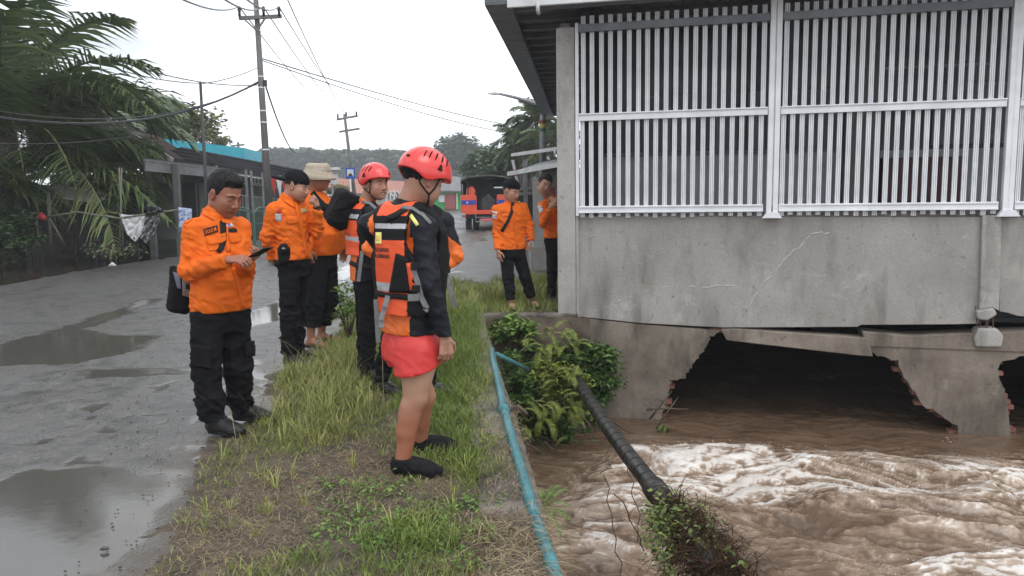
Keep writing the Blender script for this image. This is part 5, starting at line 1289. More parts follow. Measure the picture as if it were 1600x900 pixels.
m_boot = mat('boot_leather', (.008, .008, .008), (.014, .014, .014), scale=9, rough=.42, spec=.35, bump=.35, bscale=70, bdist=.004)
m_rub = mat('rubber_sole', (.011, .011, .011), rough=.7, spec=.25)
m_eye = mat('eye_white', (.55, .53, .5), rough=.2); m_iris = mat('iris_dark', (.02, .012, .01), rough=.15)
m_teeth = mat('teeth', (.65, .62, .55), rough=.3)
m_hat = mat('khaki_hat', (.36, .31, .235), (.44, .39, .31), scale=9, rough=.85, bump=.4, bscale=90)
m_capm = mat('black_cap', (.007, .007, .009), (.012, .012, .015), scale=8, rough=.85, spec=.12, bump=.3, bscale=140)

def frame(yaw, pitch=0, roll=0):
    """yaw: direction of the face in the ground plane (deg, 0 = +X, 90 = away from the camera); returns forward, left, up"""
    a = math.radians(yaw); f = Vector((math.cos(a), math.sin(a), 0)); l = Vector((-math.sin(a), math.cos(a), 0)); u = Vector((0, 0, 1))
    R = Matrix.Rotation(math.radians(pitch), 3, l); f = R @ f; u = R @ u
    R = Matrix.Rotation(math.radians(roll), 3, f); l = R @ l; u = R @ u
    return f, l, u
def NP(v): return np.array((v.x, v.y, v.z))

def make_head(H, hs, neck, smile=0.0):
    """SDF of head and neck. H = (centre, f, l, u)"""
    c, f, l, u = H; at = lambda a, b, d: NP(c + (f * a + l * b + u * d) * hs); fr = [NP(f), NP(l), NP(u)]; S = hs
    s = SDF(NP(c) - .19 * S - np.array([0, 0, .06]), NP(c) + .17 * S, .0042)
    s.ell(at(-.012, 0, .032), np.array([.100, .078, .088]) * S, fr, .02)
    s.ell(at(.020, 0, -.032), np.array([.070, .064, .082]) * S, fr, .03 * S)
    s.cone(at(.0, .050, -.055), at(.062, .018, -.098), .018 * S, .015 * S, .03); s.cone(at(.0, -.050, -.055), at(.062, -.018, -.098), .018 * S, .015 * S, .03)
    s.ell(at(.068, 0, -.097), np.array([.018, .022, .016]) * S, fr, .02)
    for b in (-1, 1):
        s.ell(at(.052, b * .036, -.030), np.array([.034, .030, .030]) * S, fr, .03); s.ell(at(.048, b * .030, -.062), np.array([.034, .028, .030]) * S, fr, .03)
        s.cone(at(.088, b * .014, .022), at(.074, b * .045, .020), .009 * S, .007 * S, .012)
        s.ell(at(.102, b * .031, -.001), np.array([.016, .018, .011]) * S, fr, .014, sub=True)
        s.ell(at(.075, b * .031, .000), np.array([.0165, .0165, .0135]) * S, fr, .003)
        s.ell(at(-.006, b * .080, -.008), np.array([.020, .009, .033]) * S, fr, .006)
        s.ell(at(.002, b * .089, -.006), np.array([.011, .006, .020]) * S, fr, .006, sub=True)
        s.ell(at(.096, b * .012, -.040), np.array([.010, .009, .008]) * S, fr, .006)
    s.cone(at(.086, 0, .012), at(.106, 0, -.032), .0075 * S, .0125 * S, .010)
    s.cone(at(.086, .020, -.063), at(.086, -.020, -.063), .007 * S, .007 * S, .010); s.ell(at(.090, 0, -.062), np.array([.010, .020, .006]) * S, fr, .006)
    s.cone(at(.082, .016, -.077), at(.082, -.016, -.077), .0075 * S, .0075 * S, .008)
    if smile:
        s.box(at(.094, 0, -.069), np.array([.014, .021, .0045]) * S, fr, .004, .004, sub=True)
    else: s.box(at(.098, 0, -.0695), np.array([.008, .024, .0013]) * S, fr, .001, .003, sub=True)
    s.cone(at(-.028, 0, -.03), NP(neck), .056 * S, .062 * S, .03)
    return s, at, fr
def head_tint(H, hs):
    c, f, l, u = H
    def fn(V):
        q = V - NP(c); a = q @ NP(f) / hs; b = q @ NP(l) / hs; d = q @ NP(u) / hs
        lip = np.exp(-((d + .070) / .010) ** 4) * np.exp(-(b / .024) ** 4) * np.clip((a - .070) / .008, 0, 1)
        ear = np.clip((np.abs(b) - .074) / .008, 0, 1) * .45 * (np.abs(d) < .05); ck = .3 * np.exp(-(((a - .07) / .03) ** 2 + ((np.abs(b) - .04) / .02) ** 2 + ((d + .03) / .025) ** 2))
        return np.clip(lip * .95 + ear + ck + .15 * fbm(V * 22, 3) + .12, 0, 1)
    return fn
def eyes(H, hs, at, parent, look=(1, 0, 0), smile=0, brow=True):
    c, f, l, u = H
    def P3_(a, b, d): return Vector(at(a, b, d))
    for b in (-1, 1):
        e = MB(); o_ = P3_(.0855, b * .031, -.001); n = 10
        pts_t = [P3_(.0905 - .006 * abs(t) ** 2 - .0015, b * .031 + .0125 * t, .0012 + .0040 * (1 - t * t)) for t in np.linspace(-1, 1, n)]
        pts_b = [P3_(.0905 - .006 * abs(t) ** 2 - .0015, b * .031 + .0125 * t, .0000 - .0030 * (1 - t * t)) for t in np.linspace(-1, 1, n)]
        for k in range(n - 1): e.quad(pts_b[k], pts_b[k + 1], pts_t[k + 1], pts_t[k])
        eo = e.build('eye', m_eye, parent)
        q = P3_(.0905, b * .031 + look[1] * .004, .0003); i_ = MB(); i_.quad(*[q + (l * math.cos(t) * .0042 + u * math.sin(t) * .0038) * hs for t in [k * math.pi / 4 for k in range(8)]]); i_.build('iris', m_iris, eo)
        w = MB(); w.tube([p + f * .0008 for p in pts_t], .0011 * hs, 4); w.build('eyelid', m_hair, parent)
        if brow: MB().tube([P3_(.0950, b * .015, .0225), P3_(.093, b * .031, .0255), P3_(.080, b * .049, .018)], [.0022 * hs, .0034 * hs, .0016 * hs], 5).build('eyebrow', m_hair, parent, smooth=True)
    if smile: MB().prism([P3_(.083, t, -.0665 - .0008) for t in (-.016, .016)] + [P3_(.083, t, -.0735) for t in (.013, -.013)], f * .004).build('teeth', m_teeth, parent)
def hair(H, hs, parent, lo=-.02, fr_line=.052, fringe=0.0, th=.010, seed=1.0, top=.0, m=None, back=-.075):
    c, f, l, u = H; at = lambda a, b, d: NP(c + (f * a + l * b + u * d) * hs); fr = [NP(f), NP(l), NP(u)]
    s = SDF(NP(c) - .15 * hs, NP(c) + .16 * hs, .0045)
    s.ell(at(-.014, 0, .036), np.array([.099 + th, .077 + th * .55, .087 + th + top]) * hs, fr, .02)
    if fringe: s.ell(at(.045, 0, .100), np.array([.042, .050, .022]) * hs, fr, .03)
    P_ = s.pts() - NP(c); a = P_ @ NP(f) / hs; b = P_ @ NP(l) / hs; d = P_ @ NP(u) / hs
    # hairline: a plane that rises from the nape over the ear to the forehead
    line = np.where(a > .048, fr_line + (a - .048) * .25, np.where(a > .020, lo + (a - .020) / .028 * (fr_line - lo), np.where(a > -.03, lo, lo + (a + .03) / .035 * (lo - back))))
    line = np.maximum(line, back) + .009 * perlin(P_ * 55 + seed) + .006 * perlin(P_ * 120 + seed)
    s.D = np.maximum(s.D, (line - d) * hs).astype(np.float32)
    s.folds(.0055, 62, (1, 1, .5), seed, ridge=False)
    return surf_obj('hair', s.mesh(), m or m_hair, parent, relax=0)

def make_hand(w, d, n, t, sc=1.0, curl=.35, spread=.08, fist=0.0, h=.0032):
    """w wrist point, d along the fingers, n out of the back of the hand, t towards the thumb"""
    d = Vector(d).normalized(); n = (Vector(n) - d * Vector(n).dot(d)).normalized(); t_ = d.cross(n)
    if t_.dot(Vector(t)) < 0: t_ = -t_
    w = Vector(w); L = .19 * sc; s = SDF(NP(w) - .15 * sc - .02, NP(w) + .15 * sc + .06 * sc, h)
    lo = NP(w + d * .09 * sc) - .125 * sc; s = SDF(lo, lo + .25 * sc, h)
    s.cone(NP(w - d * .03), NP(w + d * .02 * sc), .027 * sc, .025 * sc, .01, flat=n, fl=.75)
    s.cone(NP(w + d * .02 * sc + t_ * .012 * sc), NP(w + d * .085 * sc + t_ * .022 * sc), .022 * sc, .019 * sc, .012, flat=n, fl=.65)
    s.cone(NP(w + d * .02 * sc - t_ * .008 * sc), NP(w + d * .08 * sc - t_ * .024 * sc), .021 * sc, .017 * sc, .012, flat=n, fl=.65)
    for i, (x, Lf) in enumerate(((.030, .072), (.010, .080), (-.010, .075), (-.029, .058))):
        b = w + d * (.086 - .004 * abs(i - 1.2)) * sc + t_ * x * sc; a0 = curl * (1 + .12 * i); dir_ = d; p = b; r = (.0098, .0088, .0080, .0070)
        for j, fr_ in enumerate((.45, .30, .25)):
            ang = a0 * (j + 1) * (1 + fist * .6); dir_ = (d * math.cos(ang) - n * math.sin(ang) + t_ * x * spread * 8).normalized()
            q = p + dir_ * Lf * fr_ * sc; s.cone(NP(p), NP(q), r[j] * sc, r[j + 1] * sc, .004); p = q
    b = w + d * .028 * sc + t_ * .026 * sc; p1 = b + (d * .55 + t_ * .65 - n * .35).normalized() * .038 * sc; p2 = p1 + (d * .85 + t_ * .2 - n * .4).normalized() * .03 * sc; p3 = p2 + (d * .95 - t_ * .05 - n * .3).normalized() * .024 * sc
    s.cone(NP(b), NP(p1), .015 * sc, .012 * sc, .008); s.cone(NP(p1), NP(p2), .0115 * sc, .0105 * sc, .004); s.cone(NP(p2), NP(p3), .0105 * sc, .008 * sc, .004)
    return s.mesh()

TORSO = [(0, 0, .165, .115), (.12, .0, .168, .118), (.38, .005, .148, .105), (.65, .01, .165, .118), (.82, .005, .160, .108), (.93, 0, .125, .085), (1.0, 0, .065, .062)]
def grow(sec, dw, dd, belly=0, lo=0, sc=1.0, flare=0):
    out = []
    for t, fo, w, d in sec:
        b = belly * math.exp(-((t - .36) / .24) ** 2); out.append((t, (fo + b * .62) * sc, (w + dw + b * .35) * sc, (d + dd + b * .62) * sc))
    if lo: t, fo, w, d = out[0]; out.insert(0, (lo, fo, w + flare, d + flare))
    return out
class Fig: pass
def base_fig(name, label, J, yaw, head, hs, skin=None, smile=0, group=None, sc=1.0, arms=.0, hands=None, bare_legs=False, torso_yaw=None, fine=.011, cat='person'):
    """J: joints in the world. Builds the Empty, the body mesh, eyes"""
    r = Fig(); r.J = J; g_ = (J['ankL'] + J['ankR']) / 2; r.root = empty('person', (g_.x, g_.y, J.get('ground', 0)), label, cat, group)
    f, l, u = frame(yaw); r.f, r.l = f, l; sh = J['shL'] - J['shR']; sh.z = 0; hp_ = J['hipL'] - J['hipR']; hp_.z = 0
    r.sS = NP(sh.normalized()); r.sH = NP(hp_.normalized()); r.pel = (J['hipL'] + J['hipR']) / 2; r.neck = J['neck']; r.sc = sc
    H = (head[0], *frame(*head[1:])); r.H = H; r.hs = hs
    sk = skin or m_skin; r.skin = sk
    s, at, fr = make_head(H, hs, J['neck'], smile); r.at = at
    ms = [s.mesh()]
    al = [J[k] for k in J if isinstance(J[k], Vector)]; lo = np.min([NP(p) for p in al], 0) - .18; hi = np.max([NP(p) for p in al], 0) + .18
    b = SDF(lo, hi, fine); b.loft(NP(r.pel), NP(r.neck), r.sH, r.sS, grow(TORSO, -.012, -.012, sc=sc))
    for k in 'LR':
        b.cone(NP(J['sh' + k]), NP(J['el' + k]), .045 * sc, .036 * sc, .03); b.cone(NP(J['el' + k]), NP(J['wr' + k]), .036 * sc, .026 * sc, .02)
        if not bare_legs:
            b.cone(NP(J['hip' + k]), NP(J['kn' + k]), .075 * sc, .05 * sc, .03); b.cone(NP(J['kn' + k]), NP(J['ank' + k]), .048 * sc, .034 * sc, .02)
    b.cone(NP(r.neck), NP(J['neck'] + (H[0] - J['neck']) * .4), .052 * sc, .052 * sc, .02); b.clip(NP(J['neck'] + (H[0] - J['neck']) * .25), NP((H[0] - J['neck']).normalized()))
    ms.append(b.mesh())
    for k in 'LR':
        if hands and hands.get(k): ms.append(make_hand(*hands[k][:4], **(hands[k][4] if len(hands[k]) > 4 else {})))
    V, F = join_meshes(ms)
    r.body = surf_obj('body', (V, F), sk, r.root, attrs={'tint': head_tint(H, hs)})
    eyes(H, hs, at, r.root, smile=smile)
    r.tr = {}
    return r
def add_tree(r, *os):
    return [bvh(o) for o in os]
def shirt(r, hem, m, name='shirt', dw=.016, dd=.018, belly=0, arm=(.058, .050, .040), amp=.012, seed=0., cuffs=('L', 'R'), flare=.012, fm=None, h=.0085, collar=.05, neckr=.070, mats=None, cuffcut=.0, k=.035, lo=-.18, sleeve_mats=None):
    J = r.J; al = [J[q] for q in ('shL', 'shR', 'elL', 'elR', 'wrL', 'wrR', 'neck', 'hipL', 'hipR')]; lo_ = np.min([NP(p) for p in al], 0) - .24; hi_ = np.max([NP(p) for p in al], 0) + .16
    lo_[2] = min(lo_[2] + .12, hem - .03)
    s = SDF(lo_, hi_, h)
    s.loft(NP(r.pel), NP(r.neck), r.sH, r.sS, grow(TORSO, dw, dd, belly, lo=lo, sc=r.sc, flare=flare), .03)
    for q in 'LR':
        s.cone(NP(r.neck.lerp(J['sh' + q], .35) + Vector((0, 0, -.015))), NP(J['sh' + q]), .052, arm[0] * .93, .05)
        s.cone(NP(J['sh' + q]), NP(J['el' + q]), arm[0], arm[1], k); d = (J['wr' + q] - J['el' + q]); e = J['wr' + q] - d.normalized() * cuffcut
        s.cone(NP(J['el' + q]), NP(e), arm[1], arm[2], .02)
    nd = (r.H[0] - r.neck).normalized()
    if collar: s.cone(NP(r.neck - nd * .02), NP(r.neck + nd * collar), neckr + .006, neckr, .02); s.clip(NP(r.neck + nd * (collar + .012)), NP(nd * 1.0 + Vector((0, 0, .3)) - r.H[1] * .0))
    s.folds(amp, 8.5, (1, 1, 1.6), seed, fn=lambda p: 1 + .9 * np.exp(-(np.minimum(np.linalg.norm(p - NP(J['elL']), axis=1), np.linalg.norm(p - NP(J['elR']), axis=1)) / .09) ** 2) - .25)
    s.D = np.maximum(s.D, (hem - s.pts()[..., 2]) + 0).astype(np.float32) if not callable(hem) else s.D
    for q in 'LR':
        d = (J['wr' + q] - J['el' + q]).normalized(); P_ = s.pts() - NP(J['wr' + q]); t = P_ @ NP(d); rad = np.linalg.norm(P_, axis=-1)
        s.D = np.where((rad < arm[2] + .028), np.maximum(s.D, t), s.D).astype(np.float32)
    o = surf_obj(name, s.mesh(), mats or m, r.root, fm)
    r.shirt = o; return o
def trousers(r, m, waist, name='trousers', rad=(.098, .074, .064), amp=.007, seed=2., belly=0, stop=.03, h=.0095, dw=.012, mats=None, fm=None):
    J = r.J; al = [J[q] for q in ('hipL', 'hipR', 'knL', 'knR', 'ankL', 'ankR')]; lo_ = np.min([NP(p) for p in al], 0) - .13; hi_ = np.max([NP(p) for p in al], 0) + .22
    s = SDF(lo_, hi_, h); up = np.array([0, 0, 1.0])
    s.loft(NP(r.pel) - up * .10, NP(r.pel) + up * .16, r.sH, r.sH, [(0, 0, .120 + dw, .105 + dw), (.38, 0, .158 + dw, .116 + dw), (1, 0, .150 + dw + belly * .3, .108 + dw + belly * .5)], .03)
    for q in 'LR':
        s.cone(NP(J['hip' + q]), NP(J['kn' + q]), rad[0], rad[1], .03); e = J['ank' + q] + (J['kn' + q] - J['ank' + q]).normalized() * stop
        s.cone(NP(J['kn' + q]), NP(e), rad[1], rad[2], .02)
    s.folds(amp, 7, (1, 1, 1.9), seed, fn=lambda p: .7 + 1.2 * np.exp(-((p[:, 2] - J['ankL'].z - .12) / .12) ** 2) + .6 * np.exp(-((p[:, 2] - J['knL'].z) / .08) ** 2))
    for q in 'LR':
        d = (J['ank' + q] - J['kn' + q]).normalized(); e = J['ank' + q] - d * stop; P_ = s.pts() - NP(e); t = P_ @ NP(d)
        s.D = np.where(np.linalg.norm(P_, axis=-1) < .13, np.maximum(s.D, t), s.D).astype(np.float32)
    s.D = np.maximum(s.D, s.pts()[..., 2] - waist).astype(np.float32)
    r.trou = surf_obj(name, s.mesh(), mats or m, r.root, fm); return r.trou
def boot(r, q, d, m, name='boot', L=.29, high=.16, gz=0.0, h=.0055, sole=True, wid=1.0, laces=False):
    a = r.J['ank' + q]; d = Vector((d[0], d[1], 0)).normalized(); heel = Vector((a.x, a.y, gz)) - d * .055; toe = heel + d * L; sd_ = d.cross(Vector((0, 0, 1)))
    s = SDF(NP(heel) - .11 - np.array([0, 0, 0]), NP(heel) + np.array([.11, .11, .26]), h)
    lo = np.minimum(NP(heel), NP(toe)) - .08; hi = np.maximum(NP(heel), NP(toe)) + .08; hi[2] = gz + high + .09; lo[2] = gz - .03; s = SDF(lo, hi, h)
    z = Vector((0, 0, 1))
    s.cone(NP(heel + d * .035 + z * .045), NP(heel + d * .12 + z * .045), .043 * wid, .040 * wid, .02); s.cone(NP(heel + d * .12 + z * .045), NP(heel + d * (L - .085) + z * .032), .042 * wid, .045 * wid, .02)
    s.cone(NP(heel + d * (L - .09) + z * .032), NP(heel + d * (L - .045) + z * .026), .046 * wid, .034 * wid, .02)
    if high: s.cone(NP(heel + d * .055 + z * .06), NP(Vector((a.x, a.y, 0)) + z * (gz + high)), .047 * wid, .048 * wid, .03); s.cone(NP(heel + d * .07 + z * .10), NP(heel + d * .16 + z * .055), .04 * wid, .035 * wid, .03)
    s.folds(.002, 22, (1, 1, 1), 3.0)
    s.D = np.maximum(s.D, np.maximum(gz + .006 - s.pts()[..., 2], s.pts()[..., 2] - gz - (high or .2) - .0)).astype(np.float32)
    o = surf_obj(name, s.mesh(), m, r.root)
    if sole:
        n = 24; pts = []
        for k in range(n):
            t = 2 * math.pi * k / n; x = math.cos(t); y = math.sin(t); w = (.045 if x > 0 else .038) * wid
            xx = (L / 2 - .008) * (abs(x) ** .75) * (1 if x > 0 else -1); pts.append(heel + d * (L / 2 - .005 + xx) + sd_ * w * (abs(y) ** .7) * (1 if y > 0 else -1) + z * .001)
        MB().prism(pts, z * .024).build('sole', m_rub, o, bevel=.004)
    if laces:
        lc = MB()
        for k in range(6):
            t = .165 - k * .018; zz = .075 + k * .017 + gz * 0; c = heel + d * t + z * zz; lc.tube([c + sd_ * .03 - z * .006, c + z * .012 + d * .008, c - sd_ * .03 - z * .006], .0032, 5)
        lc.build('laces', mat('lace_grey', (.05, .05, .05), (.12, .12, .12), scale=80, rough=.6), o, smooth=True)
    return o
def helmet(r, tilt=0, hs=1.0):
    c, f, l, u = r.H; R = Matrix.Rotation(math.radians(tilt), 3, l); f = R @ f; u = R @ u; c = c + u * .035 * hs
    fr = [NP(f), NP(l), NP(u)]; P_ = lambda a, b, d: NP(c + (f * a + l * b + u * d) * hs)
    s = SDF(NP(c) - .17 * hs, NP(c) + .18 * hs, .0045)
    s.ell(P_(-.004, 0, .004), np.array([.140, .115, .125]) * hs, fr, .01)
    s.cone(P_(.085, 0, -.004), P_(.128, 0, -.012), .03 * hs, .016 * hs, .05)       # slight peak
    s.ell(P_(-.01, 0, -.03), np.array([.118, .095, .12]) * hs, fr, .006, sub=True)
    q = s.pts() - NP(c); a = q @ NP(f) / hs; b = q @ NP(l) / hs; d = q @ NP(u) / hs
    rim = -.010 + .018 * np.clip(a / .12, 0, 1) - .034 * np.exp(-((a + .035) / .055) ** 2) * np.clip(np.abs(b) / .09, 0, 1) + .0 * b - .01 * np.clip(-a / .12, 0, 1)
    s.D = np.maximum(s.D, (rim - d) * hs).astype(np.float32)
    # raised ridge along the crown
    m_ = np.abs(s.D) < .02; ridge_ = np.exp(-((np.abs(b) - .048) / .006) ** 2) * (d > .03) * .0028; s.D = (s.D + ridge_ * m_).astype(np.float32)
    o = surf_obj('helmet', s.mesh(), m_helm, r.root, relax=1); tr = bvh(o)
    def onh(a, b, d, off=.0015):
        p = Vector(P_(0, 0, .0)); dr = (Vector(P_(a, b, d)) - p).normalized(); h_ = tr.ray_cast(p + dr * .3 * hs, -dr, .3); return (h_[0] + h_[1] * off, h_[1]) if h_[0] else (p + dr * .12, dr)
    for sgn in (-1, 1):
        for k in range(5):
            a0 = .055 - k * .033; mbv = MB(); L_ = []; pr = []
            for t in np.linspace(0, 1, 5):
                p, n = onh(a0 - .016 * t, sgn * (.075 + .022 * t), .105 - .055 * t); L_.append(p); pr.append(n)
            w = .0052 * (1 - .1 * k)
            for i in range(4):
                dd_ = (L_[i + 1] - L_[i]).normalized(); s0 = pr[i].cross(dd_) * w; s1 = pr[i + 1].cross(dd_) * w; t0 = .35 if i == 0 else 1; t1 = .35 if i == 3 else 1
                mbv.quad(L_[i] - s0 * t0, L_[i] + s0 * t0, L_[i + 1] + s1 * t1, L_[i + 1] - s1 * t1)
            vo = mbv.build('vent', m_capm, o); 
        p, n = onh(.005, sgn * .10, .026); e = (u - n * u.dot(n)).normalized(); sx = n.cross(e); MB().prism([p - sx * .015 - e * .014, p + sx * .015 - e * .014, p + sx * .004 + e * .018, p - sx * .004 + e * .018], n * .006).build('lamp_clip', m_rub, o, bevel=.002)
        p, n = onh(.12 if sgn > 0 else -.12, .03 * sgn, .03); e = (u - n * u.dot(n)).normalized(); sx = n.cross(e); MB().prism([p - sx * .012 - e * .006, p + sx * .012 - e * .006, p + sx * .010 + e * .007, p - sx * .010 + e * .007], n * .004).build('lamp_clip', m_rub, o, bevel=.002)
    # inner padding and chin straps
    s2 = SDF(NP(c) - .15 * hs, NP(c) + .1 * hs, .005); s2.ell(P_(-.01, 0, -.02), np.array([.116, .093, .11]) * hs, fr, .01); q = s2.pts() - NP(c); d = q @ NP(u) / hs
    a_ = q @ NP(f) / hs; s2.D = np.maximum(s2.D, np.maximum(-.034 + np.clip(a_ / .05, 0, 1) * .05 - d, d - .004) * hs).astype(np.float32); surf_obj('head_band', m=None, VF=s2.mesh(), mats=m_capm, parent=o) if False else surf_obj('head_band', s2.mesh(), m_capm, o)
    H = r.H; hc, hf, hl, hu = H; A_ = lambda a, b, d: Vector(r.at(a, b, d))
    for sgn in (-1, 1):
        y_ = A_(.015, sgn * .073, -.070)
        MB().tube([A_(.045, sgn * .084, .03), A_(.034, sgn * .080, -.03), y_], .0042 * hs, 6).build('chin_strap', m_bweb, o, smooth=True)
        MB().tube([A_(-.075, sgn * .066, .01), A_(-.05, sgn * .076, -.035), y_], .0042 * hs, 6).build('chin_strap', m_bweb, o, smooth=True)
        MB().tube([y_, A_(.035, sgn * .052, -.105), A_(.050, sgn * .02, -.118), A_(.052, 0, -.120)], .0045 * hs, 6).build('chin_strap', m_bweb, o, smooth=True)
    return o
# ------------------------------------------------------------ people
def JJ(Y0, **k): return {n: (P(a[0], a[1], Y0 + a[2]) if isinstance(a, tuple) else a) for n, a in k.items()}
def bone_report(n, J):
    D_ = lambda a, b: round((J[a] - J[b]).length, 2)
    print('BONES', n, 'sh', D_('shL', 'shR'), 'ua', D_('shL', 'elL'), D_('shR', 'elR'), 'fa', D_('elL', 'wrL'), D_('elR', 'wrR'), 'th', D_('hipL', 'knL'), D_('hipR', 'knR'), 'ca', D_('knL', 'ankL'), D_('knR', 'ankR'), 'sp', round((J['neck'] - (J['hipL'] + J['hipR']) / 2).length, 2), 'ankz', round(J['ankL'].z, 2), round(J['ankR'].z, 2))

# ---- 1: man in orange shirt reading his phone
J = JJ(5.0, neck=(340, 336, 0), shR=(303, 360, -.13), elR=(294, 424, -.17), wrR=(356, 406, -.34), shL=(375, 356, .11), elL=(382, 424, .05), wrL=(388, 410, -.20),
       hipR=(326, 492, -.06), hipL=(364, 492, .07), knR=(322, 582, -.14), knL=(372, 576, .06), ankR=(336, 668, -.12), ankL=(376, 645, .17))
bone_report(1, J)
hc = P(351, 303, 4.97)
dR = (P(398, 403, 4.60) - J['wrR']).normalized(); dL = (P(408, 396, 4.72) - J['wrL']).normalized()
r = base_fig('p1', 'stocky bareheaded man in orange shirt and black cargo trousers typing on a phone', J, -45, (hc, -28, 24, 0), 1.13, skin=m_skin_tan,
    hands={'R': (J['wrR'], dR, Vector((0, -.45, .9)), Vector((.3, .2, 1)), dict(curl=.42, sc=1.02)), 'L': (J['wrL'], dL, Vector((.2, .3, -.9)), Vector((0, -.5, .8)), dict(curl=.5, sc=1.02))})
hair(r.H, 1.13, r.root, lo=-.022, fr_line=.062, fringe=1, th=.007, top=.008)
shirt(r, .775, m_or1, belly=.045, seed=1.0, arm=(.062, .055, .045), amp=.013, collar=.045, neckr=.078, dw=.014, dd=.016)
trousers(r, m_blk, .86, rad=(.108, .088, .076), seed=4.0, stop=.05, belly=.04, amp=.013)
boot(r, 'R', (.95, -.30), m_boot, high=.20, laces=True); boot(r, 'L', (.97, -.10), m_boot, high=.20, laces=True)
tr = add_tree(r, r.shirt); tt = add_tree(r, r.trou)
patch('collar_flap', [(318, 322), (330, 338), (334, 346), (320, 338)], tr, m_or1, r.root, th=.010, thick=.005)
patch('collar_flap', [(346, 340), (360, 346), (358, 352), (346, 348)], tr, m_or1, r.root, th=.008, thick=.005)
patch('pocket_flap', [(321, 372), (352, 364), (354, 378), (325, 384)], tr, m_or1, r.root, th=.006, thick=.005, round_=.6)
patch('pocket', [(323, 382), (352, 376), (351, 389), (326, 393)], tr, m_or1, r.root, th=.002, thick=.004)
patch('pocket_flap', [(357, 366), (374, 368), (376, 378), (358, 380)], tr, m_or1, r.root, th=.006, thick=.005, round_=.6)
patch('epaulette', [(284, 346), (292, 350), (312, 334), (306, 330)], tr, m_or1, r.root, th=.006, thick=.004)
patch('name_patch', [(317, 358), (339, 352), (341, 362), (320, 369)], tr, m_bweb, r.root, th=.005, thick=.002)
ptext('DONI M.', [(319.5, 359.5), (338, 354.5), (339, 361), (321.5, 366.5)], tr, m_or1, r.root, th=.009, bold=.02)
patch('unit_patch', [(351, 345), (359, 345), (365, 354), (354, 355)], tr, mat('patch_white', (.6, .6, .62), (.1, .14, .5), scale=70, rough=.7, ramp=(.5, .6)), r.root, th=.005, thick=.002)
patch('unit_patch', [(355, 357), (368, 357), (370, 363), (356, 363)], tr, m_bweb, r.root, th=.005, thick=.002)
strap('placket', [(352, 350), (358, 400), (372, 440), (380, 482)], 7, tr, m_or1, r.root, th=.003, thick=.003)
strap('bag_strap', [(347, 346), (349, 372), (345, 388), (337, 402)], 9, tr, m_bweb, r.root, th=.007)
patch('cargo_pocket', [(303, 538), (330, 542), (329, 578), (303, 574)], tt, m_blk, r.root, th=.012, thick=.014)
patch('cargo_pocket', [(378, 534), (394, 532), (393, 556), (380, 558)], tt, m_blk, r.root, th=.012, thick=.014)
for v in (378, 396, 420, 446, 470):
    h_ = hit(354 + (v - 350) * .2, v, tr)
    if h_: MB().tube([h_[0] + h_[1] * .002, h_[0] + h_[1] * .007], .006, 8).build('button', mat('button', (.5, .12, .03), rough=.4), r.root)
# phone in his hands, sling bag
q = P(408, 394, 4.68); R = Matrix.Rotation(math.radians(-28), 3, 'Z') @ Matrix.Rotation(math.radians(-22), 3, 'Y')
ph = empty('phone', q, 'black smartphone held in both hands of the bareheaded man', 'phone')
MB().box(q, (.145, .075, .009), R).build('case', m_rub, ph, bevel=.004); MB().box(q + R @ Vector((0, 0, .0052)), (.132, .066, .001), R).build('screen', MATS['dark_glass'], ph)
bag = empty('sling_bag', P(286, 470, 5.05), 'black and grey sling bag hanging behind the hip of the bareheaded man', 'bag')
s = SDF(NP(P(284, 452, 5.05)) - .2, NP(P(284, 452, 5.05)) + .2, .006); fb, lb, ub = frame(-60, 0, -14)
s.box(NP(P(284, 455, 5.08)), (.075, .055, .145), [NP(lb), NP(fb), NP(ub)], .04, .02); s.cone(NP(P(270, 420, 5.08)), NP(P(278, 470, 5.08)), .02, .035, .04); s.folds(.003, 14)
surf_obj('body', s.mesh(), m_blk, bag); bt = [bvh(bag.children[0])]
patch('front_pocket', [(284, 434), (303, 438), (301, 466), (285, 462)], bt, mat('taupe_canvas', (.14, .12, .105), (.20, .18, .16), scale=30, rough=.8), bag, th=.006, thick=.012)
patch('buckle', [(289, 442), (297, 443), (296, 452), (289, 451)], bt, m_rub, bag, th=.02, thick=.006)
patch('lining', [(272, 425), (281, 428), (283, 452), (277, 450)], bt, mat('blue_grey', (.12, .14, .2), rough=.7), bag, th=.004, thick=.004)
for o_ in bag.children: pass

# ---- 2: man with the cap worn backwards
J = JJ(6.9, neck=(450, 313, 0), shR=(427, 328, -.14), elR=(417, 372, -.13), wrR=(427, 410, -.02), shL=(470, 324, .12), elL=(496, 364, .06), wrL=(496, 325, -.04),
       hipR=(452, 414, -.07), hipL=(466, 413, .09), knR=(452, 490, -.10), knL=(462, 488, .08), ankR=(452, 556, -.08), ankL=(464, 550, .12))
bone_report(2, J)
r = base_fig('p2', 'slim man in orange shirt and backward black cap raising one hand to his nose', J, -28, (P(464, 291, 6.88), -12, 14, 0), 1.04,
    hands={'L': (J['wrL'], P(487, 303, 6.8) - J['wrL'], Vector((.8, -.5, .4)), Vector((-.5, .2, .4)), dict(curl=.85, sc=.98, fist=.4))})
hair(r.H, 1.04, r.root, lo=-.03, fr_line=.06, th=.004, back=-.06)
c, f, l, u = r.H; at = r.at; fr = [NP(f), NP(l), NP(u)]
s = SDF(NP(c) - .17, NP(c) + .19, .005); s.ell(at(-.012, 0, .045), (.114, .093, .098), fr, .02); s.D = np.maximum(s.D, -((s.pts() - at(.0, 0, .040)) @ NP(u) + .14 * ((s.pts() - at(0, 0, 0)) @ NP(f)))).astype(np.float32)
cp = surf_obj('cap', s.mesh(), m_capm, r.root); 
